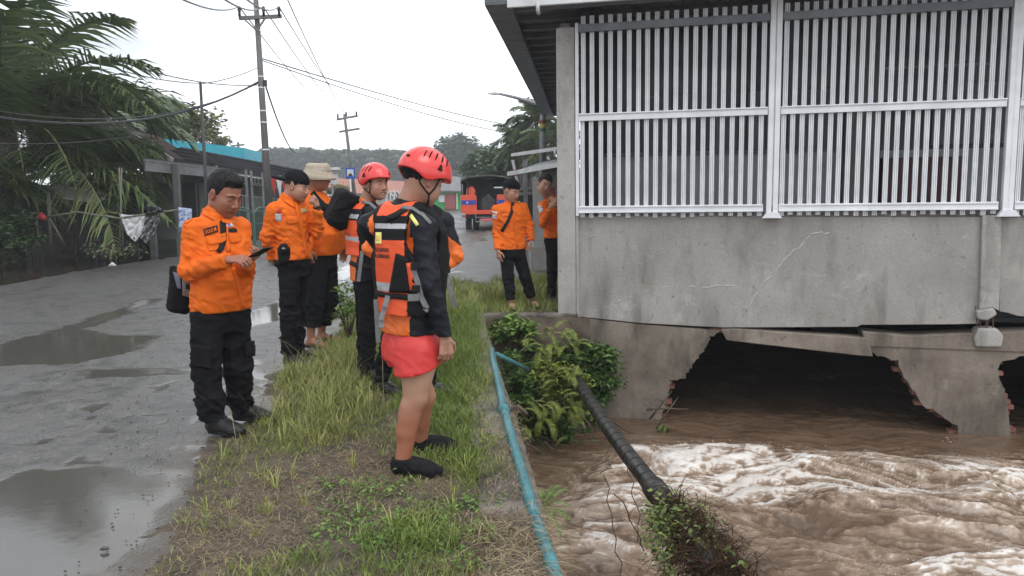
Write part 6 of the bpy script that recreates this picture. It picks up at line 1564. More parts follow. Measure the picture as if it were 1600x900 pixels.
MB().tube([Vector(at(-.088, b_, .044 - .4 * b_ * b_)) for b_ in (-.055, 0, .055)], .004, 6).build('strap_band', m_capm, cp)
s = SDF(NP(c) - .24, NP(c) + .12, .005); s.ell(at(-.150, 0, .030), (.094, .072, .017), fr, .01); surf_obj('brim', s.mesh(), m_capm, cp)
shirt(r, 1.5 - (404 - 305) / 1230 * 6.9, m_or1, seed=7.0, arm=(.058, .051, .044), amp=.013, collar=.04, neckr=.070, dw=.018)
trousers(r, m_blk, .98, rad=(.092, .078, .068), seed=9.0, stop=.02, amp=.013)
boot(r, 'R', (.9, -.5), m_boot, high=.12); boot(r, 'L', (.9, -.35), m_boot, high=.12)
tr = add_tree(r, r.shirt); tt = add_tree(r, r.trou)
patch('pocket_flap', [(447, 339), (464, 338), (466, 348), (449, 351)], tr, m_or1, r.root, th=.006, thick=.005, round_=.5)
patch('pocket_flap', [(473, 338), (480, 336), (480, 344), (474, 346)], tr, m_or1, r.root, th=.006, thick=.005)
patch('collar_flap', [(440, 306), (458, 318), (460, 326), (444, 316)], tr, m_or1, r.root, th=.010, thick=.005)
patch('unit_patch', [(430, 334), (440, 334), (440, 345), (430, 345)], tr, mat('patch_round', (.62, .62, .66), (.2, .22, .4), scale=60, rough=.7, ramp=(.5, .62)), r.root, th=.004, thick=.002)
patch('flag_patch', [(432, 328), (440, 328), (440, 332), (432, 332)], tr, MATS['red_cloth'], r.root, th=.004, thick=.002)
patch('name_patch', [(469, 327), (478, 325), (480, 331), (471, 333)], tr, mat('gold_patch', (.6, .45, .15), (.25, .18, .1), scale=80, rough=.6), r.root, th=.005, thick=.002)
patch('name_patch', [(451, 336), (460, 335), (460, 338), (452, 339)], tr, m_or2, r.root, th=.009, thick=.002)
strap('placket', [(462, 316), (468, 345), (474, 372), (480, 403)], 5, tr, m_or1, r.root, th=.004)
patch('cargo_pocket', [(439, 444), (464, 442), (464, 452), (440, 453)], tt, m_blk, r.root, th=.010, thick=.008)
patch('cargo_pocket', [(441, 454), (464, 453), (462, 478), (443, 480)], tt, m_blk, r.root, th=.006, thick=.010)
q = P(444, 398, 6.72); pc = empty('belt_pouch', q, 'black radio pouch hanging on the belt of the man with the backward cap', 'pouch'); s = SDF(NP(q) - .14, NP(q) + .14, .005)
fb, lb, ub = frame(-40); s.box(NP(q), (.035, .05, .07), [NP(fb), NP(lb), NP(ub)], .02, .01); s.cone(NP(P(443, 388, 6.70)), NP(P(444, 391, 6.70)), .042, .045, .01); s.cone(NP(P(432, 414, 6.78)), NP(P(442, 408, 6.74)), .02, .03, .03); s.folds(.002, 16)
surf_obj('body', s.mesh(), m_mesh, pc); MB().prism([P(440, 389, 6.64), P(446, 389, 6.64), P(443, 386, 6.64)], (0, -.004, 0)).build('logo', m_refl, pc)
a = J['wrL']; MB().tube([a + Vector((.0, 0, -.01)), a + Vector((-.002, -.0, .016))], .036, 14).build('wristwatch', m_rub, r.root, smooth=True)

# ---- 3: big man with the bucket hat
J = JJ(7.8, neck=(491, 304, 0), shR=(476, 318, -.16), elR=(479, 354, -.26), wrR=(481, 390, -.30), shL=(508, 317, .18), elL=(528, 352, .18), wrL=(535, 386, .06),
       hipR=(496, 405, -.10), hipL=(510, 404, .10), knR=(492, 470, -.12), knL=(514, 468, .08), ankR=(486, 526, -.13), ankL=(502, 518, .16))
bone_report(3, J)
r = base_fig('p3', 'big bellied man in tight orange shirt, khaki bucket hat, rolled trousers and sandals', J, -14, (P(497, 276, 7.78), -6, 8, 0), 1.12, skin=m_skin_tan,
    hands={'L': (J['wrL'], Vector((.1, -.1, -1)), Vector((.3, 1, 0)), Vector((1, 0, 0)), dict(curl=.25)), 'R': (J['wrR'], Vector((.1, 0, -1)), Vector((0, -1, 0)), Vector((1, 0, 0)), dict(curl=.4))})
hair(r.H, 1.12, r.root, lo=-.02, fr_line=.05, th=.004)
c, f, l, u = r.H; at = r.at; fr = [NP(f), NP(l), NP(u)]
s = SDF(NP(c) - .24, NP(c) + .24, .006)
s.loft(at(-.005, 0, .045), at(-.012, 0, .112), NP(l), NP(l), [(0, 0, .112, .128), (.75, 0, .102, .116), (1.0, 0, .085, .098)], .012, e=2.1, cap=(0, .004))
hat = surf_obj('bucket_hat', (s.folds(.003, 12).mesh()), m_hat, r.root)
V = []; F = []; nb_ = 48
for i in range(nb_):
    t = 2 * math.pi * i / nb_; ca, sa = math.cos(t), math.sin(t)
    for k, (rr_, dz) in enumerate(((1.0, .055), (1.0, .046), (1.16, .018 - .010 * abs(sa)), (1.33, -.014 - .016 * abs(sa) + .014 * max(0, ca)))): V.append(tuple(at(.118 * ca * rr_ / 1.0, .103 * sa * rr_, dz)))
for i in range(nb_):
    for k in range(3): j = (i + 1) % nb_; F.append((i * 4 + k, j * 4 + k, j * 4 + k + 1, i * 4 + k + 1))
br = mesh_obj('brim', V, F, m_hat, hat, smooth=True); md = br.modifiers.new('t', 'SOLIDIFY'); md.thickness = .004
shirt(r, 1.5 - (397 - 304.5) / 1230 * 7.8, m_or1, belly=.17, seed=12.0, arm=(.070, .062, .050), amp=.006, collar=.03, neckr=.076, dw=.035, dd=.03, flare=0, lo=-.1)
trousers(r, m_blk, 1.0, rad=(.108, .092, .078), seed=14.0, stop=.10, belly=.12, amp=.010)
for k, d in (('R', (.93, -.36)), ('L', (.97, .1))):
    a = J['ank' + k]; d = Vector((d[0], d[1], 0)).normalized(); g_ = Vector((a.x, a.y, 0)); z = Vector((0, 0, 1)); sdv = d.cross(z); s = SDF(NP(g_) - .13, NP(g_) + np.array([.26, .26, .30]), .005); lo_ = np.minimum(NP(g_ - d * .1), NP(g_ + d * .24)) - .07; hi_ = np.maximum(NP(g_ - d * .1), NP(g_ + d * .24)) + .07; hi_[2] = .32; lo_[2] = -.02; s = SDF(lo_, hi_, .005)
    s.cone(NP(a + z * .16), NP(g_ + z * .09), .044, .038, .02); s.cone(NP(g_ - d * .035 + z * .045), NP(g_ + d * .04 + z * .055), .032, .034, .03); s.cone(NP(g_ + d * .04 + z * .055), NP(g_ + d * .15 + z * .035), .034, .036, .02, flat=z, fl=.75)
    for t_ in range(5): s.cone(NP(g_ + d * .16 + sdv * (-.026 + .013 * t_) + z * .03), NP(g_ + d * (.185 + .006 * t_) + sdv * (-.026 + .013 * t_) + z * .027), .010, .009 if t_ < 4 else .012, .004)
    s.D = np.maximum(s.D, .022 - s.pts()[..., 2]).astype(np.float32)
    surf_obj('foot', s.mesh(), m_skin_tan, r.root, attrs={'tint': lambda V: np.full(len(V), .1)})
    n = 20; pts = [g_ + d * (.065 + .145 * math.cos(t)) + sdv * .052 * math.sin(t) + z * .002 for t in [2 * math.pi * q / n for q in range(n)]]; so = MB().prism(pts, z * .022).build('sandal', m_rub, r.root, bevel=.004)
    MB().tube([g_ + d * .09 + sdv * .048 + z * .02, g_ + d * .10 + sdv * .03 + z * .072, g_ + d * .10 - sdv * .03 + z * .072, g_ + d * .09 - sdv * .048 + z * .02], .011, 6).build('sandal_strap', m_web if k == 'R' else m_bweb, so, smooth=True)
tr = add_tree(r, r.shirt)
strap('bag_strap', [(484, 296), (496, 312), (512, 330), (526, 348)], [7, 8, 10, 12], tr, m_mesh, r.root, th=.006, thick=.006)
q = P(521, 338, 7.58); pk = empty('chest_bag', q, 'black chest bag slung across the belly of the man in the bucket hat', 'bag'); s = SDF(NP(q) - .22, NP(q) + .22, .007); fb, lb, ub = frame(-20, 0, 0)
s.cone(NP(P(510, 326, 7.62)), NP(P(534, 350, 7.56)), .05, .065, .03); s.folds(.004, 12); surf_obj('body', s.mesh(), m_blk, pk)

# ---- shared rescue outfit
def rash_fm(r, side_w=.10, sleeves_black=True, panel=None):
    pel = NP(r.pel); nk = NP(r.neck); A = nk - pel; L = np.linalg.norm(A); A = A / L; S = (r.sS + r.sH) / 2; S = S / np.linalg.norm(S); F_ = np.cross(S, [0, 0, 1.0])
    def fn(C):
        q = C - pel; t = q @ A / L; b = q @ S; a = q @ F_
        out = np.where((np.abs(b) < side_w) & (t > -.5), 1, 0)
        if panel is not None: out = panel(C, t, a, b, out)
        return out
    return fn
def vest(r, dw=.05, dd=.055, t0=.30, t1=.93, name='life_vest', h=.0075, fm=None, hole=.095):
    s = SDF(NP(r.pel) - .36, NP(r.neck) + np.array([.36, .36, .12]), h); J = r.J
    sec = [(q[0], q[1], q[2] + dw * (1 if q[0] < .85 else .75), q[3] + dd * (1 if q[0] < .95 else .75)) for q in TORSO]; sec = [(a, b * r.sc, c * r.sc, d * r.sc) for a, b, c, d in sec]
    s.loft(NP(r.pel), NP(r.neck), r.sH, r.sS, sec, .02, e=2.6)
    for q in 'LR': s.cone(NP(r.neck.lerp(J['sh' + q], .30)), NP(r.neck.lerp(J['sh' + q], .62)), .068, .068, .03)
    for q in 'LR':
        d = (J['sh' + q] - r.neck); d.z = 0; d.normalize(); c = J['sh' + q] + d * .02 + Vector((0, 0, -.045)); s.ell(NP(c), (hole, hole, hole * 1.35), None, .02, sub=True); s.ell(NP(c + d * .06 + Vector((0, 0, .05))), (hole, hole, hole), None, .02, sub=True)
    s.cone(NP(r.neck - Vector((0, 0, .0))), NP(r.neck + Vector((0, 0, .14))), .082, .12, .015, sub=True)
    A = NP(r.neck) - NP(r.pel); L = np.linalg.norm(A); A /= L
    t = (s.pts() - NP(r.pel)) @ A / L; s.D = np.maximum(s.D, np.maximum(t0 - t, t - 1.08) * L).astype(np.float32)
    s.folds(.003, 7, (1, 1, 1), 2.0)
    r.vest = surf_obj(name, s.mesh(), [m_mesh, m_vest, m_refl], r.root, fm); return r.vest
def vest_fm(r, half=.115, band=(.50, .56), bands2=(.80, .86), blk=(.78, .93)):
    pel = NP(r.pel); nk = NP(r.neck); A = nk - pel; L = np.linalg.norm(A); A = A / L; S = r.sS; F_ = np.cross(S, [0, 0, 1.0])
    def fn(C):
        q = C - pel; t = q @ A / L; b = np.abs(q @ S); a = q @ F_; w = np.interp(t, [.3, .5, .66, .8, 1.0], [half, half * 1.02, half * .92, half * .88, half * .9])
        o = np.where(b < w, 1, 0); o = np.where((t > band[0]) & (t < band[1]) & (o == 1), 2, o)
        bk = (t > blk[0]) & (t < blk[1]) & (a < 0) & (b < half * .95); o = np.where(bk, 0, o); o = np.where(bk & (t > bands2[0]) & (t < bands2[1]), 2, o)
        o = np.where((t >= blk[1]) & (b < half * .8), 1, o)
        return o
    return fn

# ---- 4: smiling man in red helmet
J = JJ(6.3, neck=(573, 318, 0), shR=(582, 334, -.13), elR=(590, 376, -.2), wrR=(600, 410, -.18), shL=(552, 332, .13), elL=(552, 378, .22), wrL=(560, 412, .15),
       hipR=(576, 432, -.07), hipL=(570, 431, .08), knR=(575, 512, -.08), knL=(571, 508, .10), ankR=(574, 582, -.08), ankL=(570, 574, .12))
bone_report(4, J)
r = base_fig('p4', 'smiling man in red helmet and orange life vest with long black trousers', J, 15, (P(586, 287, 6.26), -38, 3, 0), 1.02, smile=1,
    hands={'R': (J['wrR'], Vector((.2, -.1, -1)), Vector((0, -1, 0)), Vector((1, 0, 0)), {})})
hair(r.H, 1.02, r.root, lo=-.03, fr_line=.06, th=.004); helmet(r, tilt=-4, hs=1.02)
shirt(r, 1.5 - (437 - 303) / 1230 * 6.3, None, mats=[m_lycra, m_lor], fm=rash_fm(r, .09), seed=3.0, arm=(.060, .050, .038), amp=.007, collar=.03, neckr=.066, dw=.010, dd=.010, flare=.004, name='rash_guard')
vest(r, .042, .05, fm=vest_fm(r, .135), hole=.085)
trousers(r, m_blk, 1.5 - (437 - 303) / 1230 * 6.3 + .03, rad=(.088, .068, .058), seed=19., stop=.0, amp=.010, dw=-.004); boot(r, 'R', (.9, -.4), m_boot, high=.10); boot(r, 'L', (.9, .2), m_boot, high=.10)
tr = add_tree(r, r.vest, r.shirt)
strap('waist_strap', [(548, 410), (560, 416), (575, 418), (592, 416)], 7, tr, m_bweb, r.root, th=.006)
strap('shoulder_strap', [(566, 316), (578, 318), (590, 330), (596, 345)], 4, tr, m_web, r.root, th=.006)
a = P(563, 395, 6.0); mb = MB(); mb.beam(P(566, 392, 6.02), P(560, 440, 5.98), .028, .004, up=(0, 1, 0)); mb.build('dangling_strap', m_web, r.root)
ptext('PALEMBANG', [(539, 363), (549, 364), (549, 369), (539, 368)], tr, mat('dark_red_print', (.22, .01, .01), rough=.6), r.root, th=.004)
q = P(538, 325, 6.2); bp_ = empty('backpack', q, 'black backpack hanging off the left shoulder of the smiling helmeted man', 'backpack'); s = SDF(NP(q) - .32, NP(q) + .34, .008)
fb, lb, ub = frame(25, 0, 0); Rb = Matrix.Rotation(math.radians(28), 3, Vector((0, 1, 0))); fb, lb, ub = Rb @ fb, Rb @ lb, Rb @ ub
s.box(NP(P(533, 326, 6.3)), (.085, .13, .15), [NP(fb), NP(lb), NP(ub)], .055, .02); s.box(NP(P(525, 333, 6.24)), (.05, .09, .08), [NP(fb), NP(lb), NP(ub)], .035, .015); s.cone(NP(P(560, 310, 6.35)), NP(P(545, 330, 6.25)), .02, .03, .03); s.folds(.006, 9)
surf_obj('body', s.mesh(), m_blk, bp_); bt = [bvh(bp_.children[0])]
patch('zip_pocket', [(530, 314), (542, 310), (540, 324), (528, 328)], bt, m_mesh, bp_, th=.008, thick=.01); strap('bag_strap', [(560, 306), (556, 330), (546, 345)], 6, bt, m_bweb, bp_, th=.01)

# ---- 6: man mostly hidden, hands on hips
J = JJ(5.75, neck=(656, 322, 0), shR=(695, 345, .03), elR=(713, 400, .04), wrR=(686, 425, .0), shL=(612, 345, .0), elL=(577, 388, .04), wrL=(612, 418, .05),
       hipR=(666, 452, .0), hipL=(628, 452, .04), knR=(666, 540, -.02), knL=(610, 530, -.05), ankR=(671, 612, -.04), ankL=(594, 598, .06))
bone_report(6, J)
r = base_fig('p6', 'helmeted man with hands on hips almost hidden behind the man in red shorts', J, 95, (P(660, 282, 5.78), 70, 12, 0), 1.0,
    hands={})
hair(r.H, 1.0, r.root, lo=-.03, fr_line=.06, th=.004); helmet(r, tilt=0, hs=.98)
def p6panel(C, t, a, b, out):
    e1 = NP(J['elR']); e2 = NP(J['elL']); d1 = np.linalg.norm(C - e1, axis=1); d2 = np.linalg.norm(C - e2, axis=1)
    m1 = (d1 < .20) & ((C - e1) @ np.array([.75, 0, -.66]) * 1.0 < .5) & ((C - (NP(J['shR']) + e1) / 2) @ np.array([-.62, 0, -.78]) > -.005)
    out = np.where(m1, 1, out); return np.where(d2 < .13, 1, out)
shirt(r, 1.5 - (448 - 302) / 1230 * 5.75, None, mats=[m_lycra, m_lor], fm=rash_fm(r, .09, panel=p6panel), seed=5.0, arm=(.060, .052, .040), amp=.007, collar=.03, neckr=.066, dw=.010, dd=.010, flare=.004, name='rash_guard')
vest(r, .042, .05, fm=vest_fm(r, .14), hole=.085)
trousers(r, m_blk, 1.5 - (448 - 302) / 1230 * 5.75 + .03, rad=(.088, .068, .056), seed=29., stop=.0, amp=.010, dw=-.004); boot(r, 'R', (.9, -.1), m_boot, high=.10); boot(r, 'L', (.75, -.5), m_boot, high=.10)
mb = MB()
pts = [P(694, 418, 5.62), P(700, 440, 5.60), P(706, 462, 5.60), P(711, 480, 5.62)]
for a, b in zip(pts[:-1], pts[1:]): mb.beam(a, b, .034, .004, up=(0, 1, 0))
mb.build('dangling_strap', m_web, r.root); mb = MB(); mb.box(P(700, 421, 5.58), (.03, .02, .05)); mb.beam(P(688, 400, 5.6), P(698, 422, 5.6), .03, .005, up=(0, 1, 0)); mb.build('buckle', m_rub, r.root)

# ---- 5: man in red shorts, seen from behind
J = JJ(4.15, neck=(637, 320, .02), shR=(661, 354, -.12), elR=(670, 440, -.18), wrR=(695, 526, -.14), shL=(579, 352, .06), elL=(630, 430, .30), wrL=(668, 490, .40),
       hipR=(655, 545, -.06), hipL=(629, 540, .10), knR=(648, 622, -.07), knL=(662, 620, .20), ankR=(628, 729, -.09), ankL=(657, 697, .26))
bone_report(5, J)
r = base_fig('p5', 'bare legged man in red shorts and red helmet, orange life vest reading BADARNAS PALEMBANG', J, 33, (P(661, 282, 4.17), 36, 20, 0), 1.04,
    bare_legs=True, sc=1.0, hands={'R': (J['wrR'], Vector((.07, .05, -1)), Vector((.55, -.8, 0)), Vector((.9, .4, 0)), dict(curl=.38, sc=1.04, h=.003))})
hair(r.H, 1.04, r.root, lo=-.055, fr_line=.06, th=.007, back=-.105); helmet(r, tilt=4, hs=1.08)
# legs: one skin with the body
s = SDF(np.array([J['ankR'].x - .22, J['ankR'].y - .22, .0]), np.array([J['hipR'].x + .24, J['ankL'].y + .25, J['hipR'].z + .12]), .0065)
for k in 'LR':
    h_, kn, an = J['hip' + k], J['kn' + k], J['ank' + k]; ff = Vector((.84, .54, 0)) if k == 'L' else Vector((.95, .1, 0)); bk = -ff
    s.cone(NP(h_), NP(kn), .104, .062, .02); s.cone(NP(h_.lerp(kn, .35) + ff * .022), NP(h_.lerp(kn, .85) + ff * .008), .072, .050, .03)
    s.ell(NP(kn + ff * .016), (.054, .054, .060), None, .02)
    s.cone(NP(kn), NP(an), .055, .035, .02); s.cone(NP(kn.lerp(an, .14) + bk * .020), NP(kn.lerp(an, .48) + bk * .024), .053, .045, .03); s.cone(NP(kn.lerp(an, .5) + bk * .012), NP(an + bk * .008), .036, .028, .03)
    s.ell(NP(an + Vector((0, 0, .01))), (.036, .036, .03), None, .02); s.cone(NP(an), NP(Vector((an.x, an.y, .06))), .033, .034, .01)
def legtint(V): 
    z = V[:, 2]; return np.clip((J['knR'].z + .10 - z) / .22, 0, 1) * .9 + .1 * fbm(V * 14, 3)
legs = surf_obj('body', s.mesh(), [m_skin_leg], r.root, attrs={'tint': legtint})
# merge the legs into the body mesh
legs.select_set(True); r.body.select_set(True); bpy.context.view_layer.objects.active = r.body; bpy.ops.object.join(); 
for o_ in bpy.context.selected_objects: o_.select_set(False)
pel = NP(r.pel); nk = NP(r.neck); A_ = (nk - pel); L_ = np.linalg.norm(A_); A_ /= L_
def p5panel(C, t, a, b, out):
    sl = 1 - (np.abs(b) < .17); out = np.where((np.abs(b) < .125) | ((t > .50) & (b > -.165) & (b < .12) & (a < .02)), 1, 0)
    yk = (t > .80) & (np.abs(b) > .055 + .0 * t); out = np.where((t > .84) & (b < -.05) & (a > -.045), 0, out)
    arm = np.linalg.norm(C - NP(J['shR']), axis=1) < .085; out = np.where(arm & (b < -.14), 0, out); return np.where(t > .955, 0, out)
hem5 = 1.5 - (521 - 301) / 1230 * 4.1
shirt(r, hem5, None, mats=[m_lycra, m_lor], fm=rash_fm(r, .10, panel=p5panel), seed=31.0, arm=(.063, .053, .040), amp=.008, collar=.098, neckr=.061, dw=.012, dd=.012, flare=.035, name='rash_guard', h=.0065, lo=-.25)
vest(r, .05, .055, t0=.26, h=.0065, fm=vest_fm(r, .112, band=(.415, .475), bands2=(.845, .875), blk=(.765, .93)), hole=.098)
# shorts
s = SDF(NP(r.pel) - .32, NP(r.pel) + .26, .0075); up = np.array([0, 0, 1.0])
s.loft(NP(r.pel) - up * .06, NP(r.pel) + up * .16, r.sH, r.sH, [(0, 0, .165, .140), (.4, 0, .162, .132), (.8, 0, .135, .100), (1, 0, .12, .09)], .03)
for k in 'LR': s.cone(NP(J['hip' + k]), NP(J['hip' + k].lerp(J['kn' + k], .45)), .114, .122, .03)
s.folds(.005, 7, (1.7, 1.7, .6), 8.0)
fr_x = NP(r.f)
P_ = s.pts() - NP(r.pel); low = -.098 + .24 * (P_ @ fr_x) - .035 * np.sin((P_ @ fr_x) * 22) * 0; s.D = np.maximum(s.D, low - P_[..., 2]).astype(np.float32)
shorts = surf_obj('shorts', s.mesh(), m_short, r.root)
boot(r, 'R', (.97, -.22), mat('neoprene', (.009, .009, .010), (.016, .016, .018), scale=30, rough=.85, spec=.15, bump=.3, bscale=200), name='water_shoe', high=.09, L=.29, gz=.012); boot(r, 'L', (.95, .15), MATS['neoprene'], name='water_shoe', high=.09, L=.29, gz=.012)
tr = add_tree(r, r.vest); ts = add_tree(r, r.shirt); tv = tr + ts; tsh = add_tree(r, shorts)
m_dk = mat('dark_print', (.03, .012, .01), rough=.6)
ptext('BADARNAS', [(584, 386), (608, 387.5), (608, 394.5), (584.5, 393)], tv, m_dk, r.root, th=.004, bold=.03)
ptext('PALEMBANG', [(584.5, 396), (609, 397.5), (609, 404), (585, 402.5)], tv, m_dk, r.root, th=.004, bold=.03)
eb = patch('emblem', [(588, 363), (597, 363), (597, 381), (588, 381)], tv, m_yel, r.root, th=.004, thick=.002, nu=8, nv=10)
patch('emblem_centre', [(590, 368), (595, 368), (595, 376), (590, 376)], tv, mat('emblem_orange', (.75, .25, .05), (.85, .7, .2), scale=120, rough=.6), r.root, th=.008, thick=.002)
ptext('AS', [(612, 360), (624, 359), (624, 374), (613, 372)], ts, m_yel, r.root, th=.004, bold=.03)
strap('yellow_piping', [(641, 335), (648, 345), (653, 352)], 5, ts, m_yel, r.root, th=.003)
strap('shoulder_strap', [(628, 325), (645, 327), (660, 336), (672, 350)], 5, tv, m_web, r.root, th=.006)
strap('shoulder_strap', [(604, 343), (620, 336), (636, 326)], 8, tv, m_bweb, r.root, th=.005)
strap('waist_strap', [(588, 457), (610, 462), (640, 465), (652, 464)], 9, tv, m_bweb, r.root, th=.008)
mb = MB(); mb.box(P(646, 465, 3.86), (.055, .02, .035)); mb.build('waist_buckle', m_web, r.root, bevel=.004)
patch('side_pad', [(622, 396), (640, 404), (645, 457), (612, 456)], tv, m_mesh, r.root, th=.006, thick=.016, nu=10, nv=10)
strap('side_band', [(641, 410), (644, 430), (646, 452)], 9, tv, m_vest, r.root, th=.02, thick=.006)
mb = MB(); Yb = 3.86
for a, b in (((645, 418), (652, 440)), ((652, 440), (658, 464)), ((658, 464), (667, 482)), ((667, 482), (664, 486))): mb.beam(P(*a, Yb), P(*b, Yb), .026, .004, up=(0, 1, 0))
mb.build('dangling_strap', m_web, r.root)
mb = MB(); mb.box(P(650, 451, Yb - .01), (.04, .015, .035)); mb.box(P(647, 416, Yb - .01), (.035, .015, .035)); mb.build('buckle', m_rub, r.root, bevel=.003)
mb = MB()
for a, b in (((606, 462), (601, 480)), ((601, 480), (595, 500)), ((595, 500), (597, 512))): mb.beam(P(*a, 4.02), P(*b, 4.0), .026, .004, up=(0, 1, 0))
mb.build('dangling_strap', m_web, r.root); mb = MB()
for a, b in (((587, 468), (589, 500)), ((589, 500), (591, 535))): mb.beam(P(*a, 4.1), P(*b, 4.1), .024, .004, up=(0, 1, 0))
mb.build('dangling_strap', m_web, r.root)

# ---- 7: man standing on the far bank
J = JJ(10.05, neck=(797, 318, 0), shR=(776, 328, -.04), elR=(777, 362, -.02), wrR=(778, 391, -.16), shL=(817, 324, .06), elL=(827, 352, .05), wrL=(830, 376, -.02),
       hipR=(791, 390, -.02), hipL=(808, 390, .02), knR=(794, 432, -.04), knL=(820, 430, .04), ankR=(798, 471, -.05), ankL=(830, 466, .12))
bone_report(7, J)
r = base_fig('p7', 'man in orange shirt, black cap and sandals standing on the far bank', J, -62, (P(799, 298, 10.0), -42, 18, 0), 1.12,
    hands={'R': (J['wrR'], Vector((.1, -.1, -1)), Vector((-.5, -.5, 0)), Vector((.5, -.8, 0)), dict(curl=.3)), 'L': (J['wrL'], Vector((-.1, -.2, -1)), Vector((.8, 0, 0)), Vector((-.2, -.9, 0)), dict(curl=.45))})
hair(r.H, 1.12, r.root, lo=-.02, fr_line=.06, th=.004)
c, f, l, u = r.H; at = r.at; fr = [NP(f), NP(l), NP(u)]
s = SDF(NP(c) - .17, NP(c) + .19, .006); s.ell(at(-.010, 0, .048), (.122, .100, .098), fr, .02); s.D = np.maximum(s.D, -((s.pts() - at(.0, 0, .042)) @ NP(u))).astype(np.float32); surf_obj('cap', s.mesh(), m_capm, r.root)
shirt(r, 1.5 - (388 - 299.5) / 1230 * 10.05, m_or1, seed=41.0, arm=(.060, .054, .046), amp=.013, collar=.035, neckr=.07, dw=.02, flare=.02)
trousers(r, m_blk, 1.0, rad=(.095, .075, .064), seed=44., stop=.02, amp=.008)
for k, d in (('R', (.3, -.95)), ('L', (.55, -.8))):
    boot(r, k, d, m_skin, name='foot', high=0, L=.235, sole=False, wid=.82, gz=.012); a = J['ank' + k]; d = Vector((d[0], d[1], 0)).normalized(); g_ = Vector((a.x, a.y, 0)); z = Vector((0, 0, 1)); sdv = d.cross(z); n = 18
    so = MB().prism([g_ + d * (.065 + .14 * math.cos(t)) + sdv * .05 * math.sin(t) + z * .002 for t in [2 * math.pi * q / n for q in range(n)]], z * .022).build('sandal', m_rub, r.root)
    for tt_ in (.03, .12): MB().tube([g_ + d * tt_ + sdv * .046 + z * .02, g_ + d * tt_ + sdv * .03 + z * (.10 - tt_ * .35), g_ + d * tt_ - sdv * .03 + z * (.10 - tt_ * .35), g_ + d * tt_ - sdv * .046 + z * .02], .010, 6).build('sandal_strap', m_rub, so, smooth=True)
tr = add_tree(r, r.shirt)
strap('bag_strap', [(801, 316), (800, 330), (794, 345), (784, 362)], 5, tr, m_bweb, r.root, th=.006)
patch('pocket_flap', [(783, 334), (793, 333), (793, 338), (784, 339)], tr, m_or1, r.root, th=.008, thick=.005); patch('pocket_flap', [(806, 332), (815, 331), (815, 337), (807, 337)], tr, m_or1, r.root, th=.008, thick=.005)
patch('name_patch', [(783, 329), (791, 328), (791, 331), (784, 332)], tr, m_or2, r.root, th=.006, thick=.002)
patch('flag_patch', [(769, 329), (777, 331), (777, 334), (769, 332)], tr, m_white, r.root, th=.005, thick=.002); patch('unit_patch', [(770, 335), (776, 336), (776, 342), (770, 341)], tr, MATS['patch_round'], r.root, th=.005, thick=.002)
patch('gold_badge', [(806, 312), (812, 311), (813, 316), (807, 317)], tr, MATS['gold_patch'], r.root, th=.006, thick=.002)
strap('placket', [(802, 322), (804, 350), (808, 386)], 3, tr, m_or1, r.root, th=.006)

# ---- 8: man leaning out from behind the concrete column
J = JJ(10.75, neck=(860, 310, 0), shR=(848, 322, -.08), elR=(849, 350, -.18), wrR=(861, 322, -.38), shL=(882, 322, .05), elL=(886, 352, -.08), wrL=(869, 322, -.34),
       hipR=(862, 378, 0), hipL=(878, 378, .03), knR=(863, 424, -.04), knL=(880, 424, .02), ankR=(862, 466, .0), ankL=(880, 464, .05))
bone_report(8, J)
r = base_fig('p8', 'bareheaded man in orange shirt leaning out beside the concrete corner column with raised hands', J, -80, (P(850, 289, 10.62), -70, 10, -22), 1.1,
    hands={'R': (J['wrR'], Vector((.5, -.3, .8)), Vector((-.3, -1, .2)), Vector((.5, 0, .6)), dict(curl=.4)), 'L': (J['wrL'], Vector((-.4, -.3, .8)), Vector((.3, -1, 0)), Vector((-.5, 0, .6)), dict(curl=.4))})
hair(r.H, 1.1, r.root, lo=-.01, fr_line=.062, fringe=1, th=.014, top=.01)
shirt(r, 1.5 - (371 - 299) / 1230 * 10.75, m_or1, seed=51.0, arm=(.057, .051, .044), amp=.012, collar=.035, neckr=.068)
trousers(r, m_blk, 1.0, rad=(.088, .07, .06), seed=54., stop=.0, amp=.008); boot(r, 'R', (-.1, -1), m_rub, high=.06, L=.27); boot(r, 'L', (.1, -1), m_rub, high=.06, L=.27)
tr = add_tree(r, r.shirt)
patch('flag_patch', [(840, 322), (847, 321), (847, 325), (841, 326)], tr, m_white, r.root, th=.005, thick=.002); patch('unit_patch', [(842, 326), (848, 325), (849, 331), (843, 332)], tr, MATS['patch_round'], r.root, th=.005, thick=.002)
strap('bag_strap', [(850, 306), (858, 314), (866, 320)], 4, tr, m_bweb, r.root, th=.006)
# ------------------------------------------------------------ verge plants
m_grass = mat('grass_blade', (.105, .16, .027), (.36, .375, .11), attr='rnd', ramp=(0, .9), rough=.5, spec=.3)
m_tall = mat('tall_grass_blade', (.11, .15, .028), (.38, .37, .13), attr='rnd', ramp=(0, .9), rough=.5, spec=.3)
m_straw = mat('dry_straw', (.11, .08, .045), (.42, .33, .21), attr='rnd', ramp=(0, 1), rough=.7, spec=.2)
m_weed = mat('weed_leaf', (.055, .11, .02), (.17, .27, .06), attr='rnd', ramp=(0, 1), rough=.5, spec=.3)
m_fern = mat('fern_leaf', (.07, .12, .018), (.27, .32, .06), attr='rnd', ramp=(0, 1), rough=.5, spec=.3)
m_bush = mat('bush_leaf', (.018, .05, .012), (.09, .16, .035), attr='rnd', ramp=(0, 1), rough=.38, spec=.4)
m_twig = mat('twig', (.05, .035, .025), (.14, .10, .075), scale=20, rough=.85)
def wpoly(px): return [(G(u, v).x, G(u, v).y) for u, v in px]
def sdp(px, x, y): return polysd(wpoly(px), x, y)
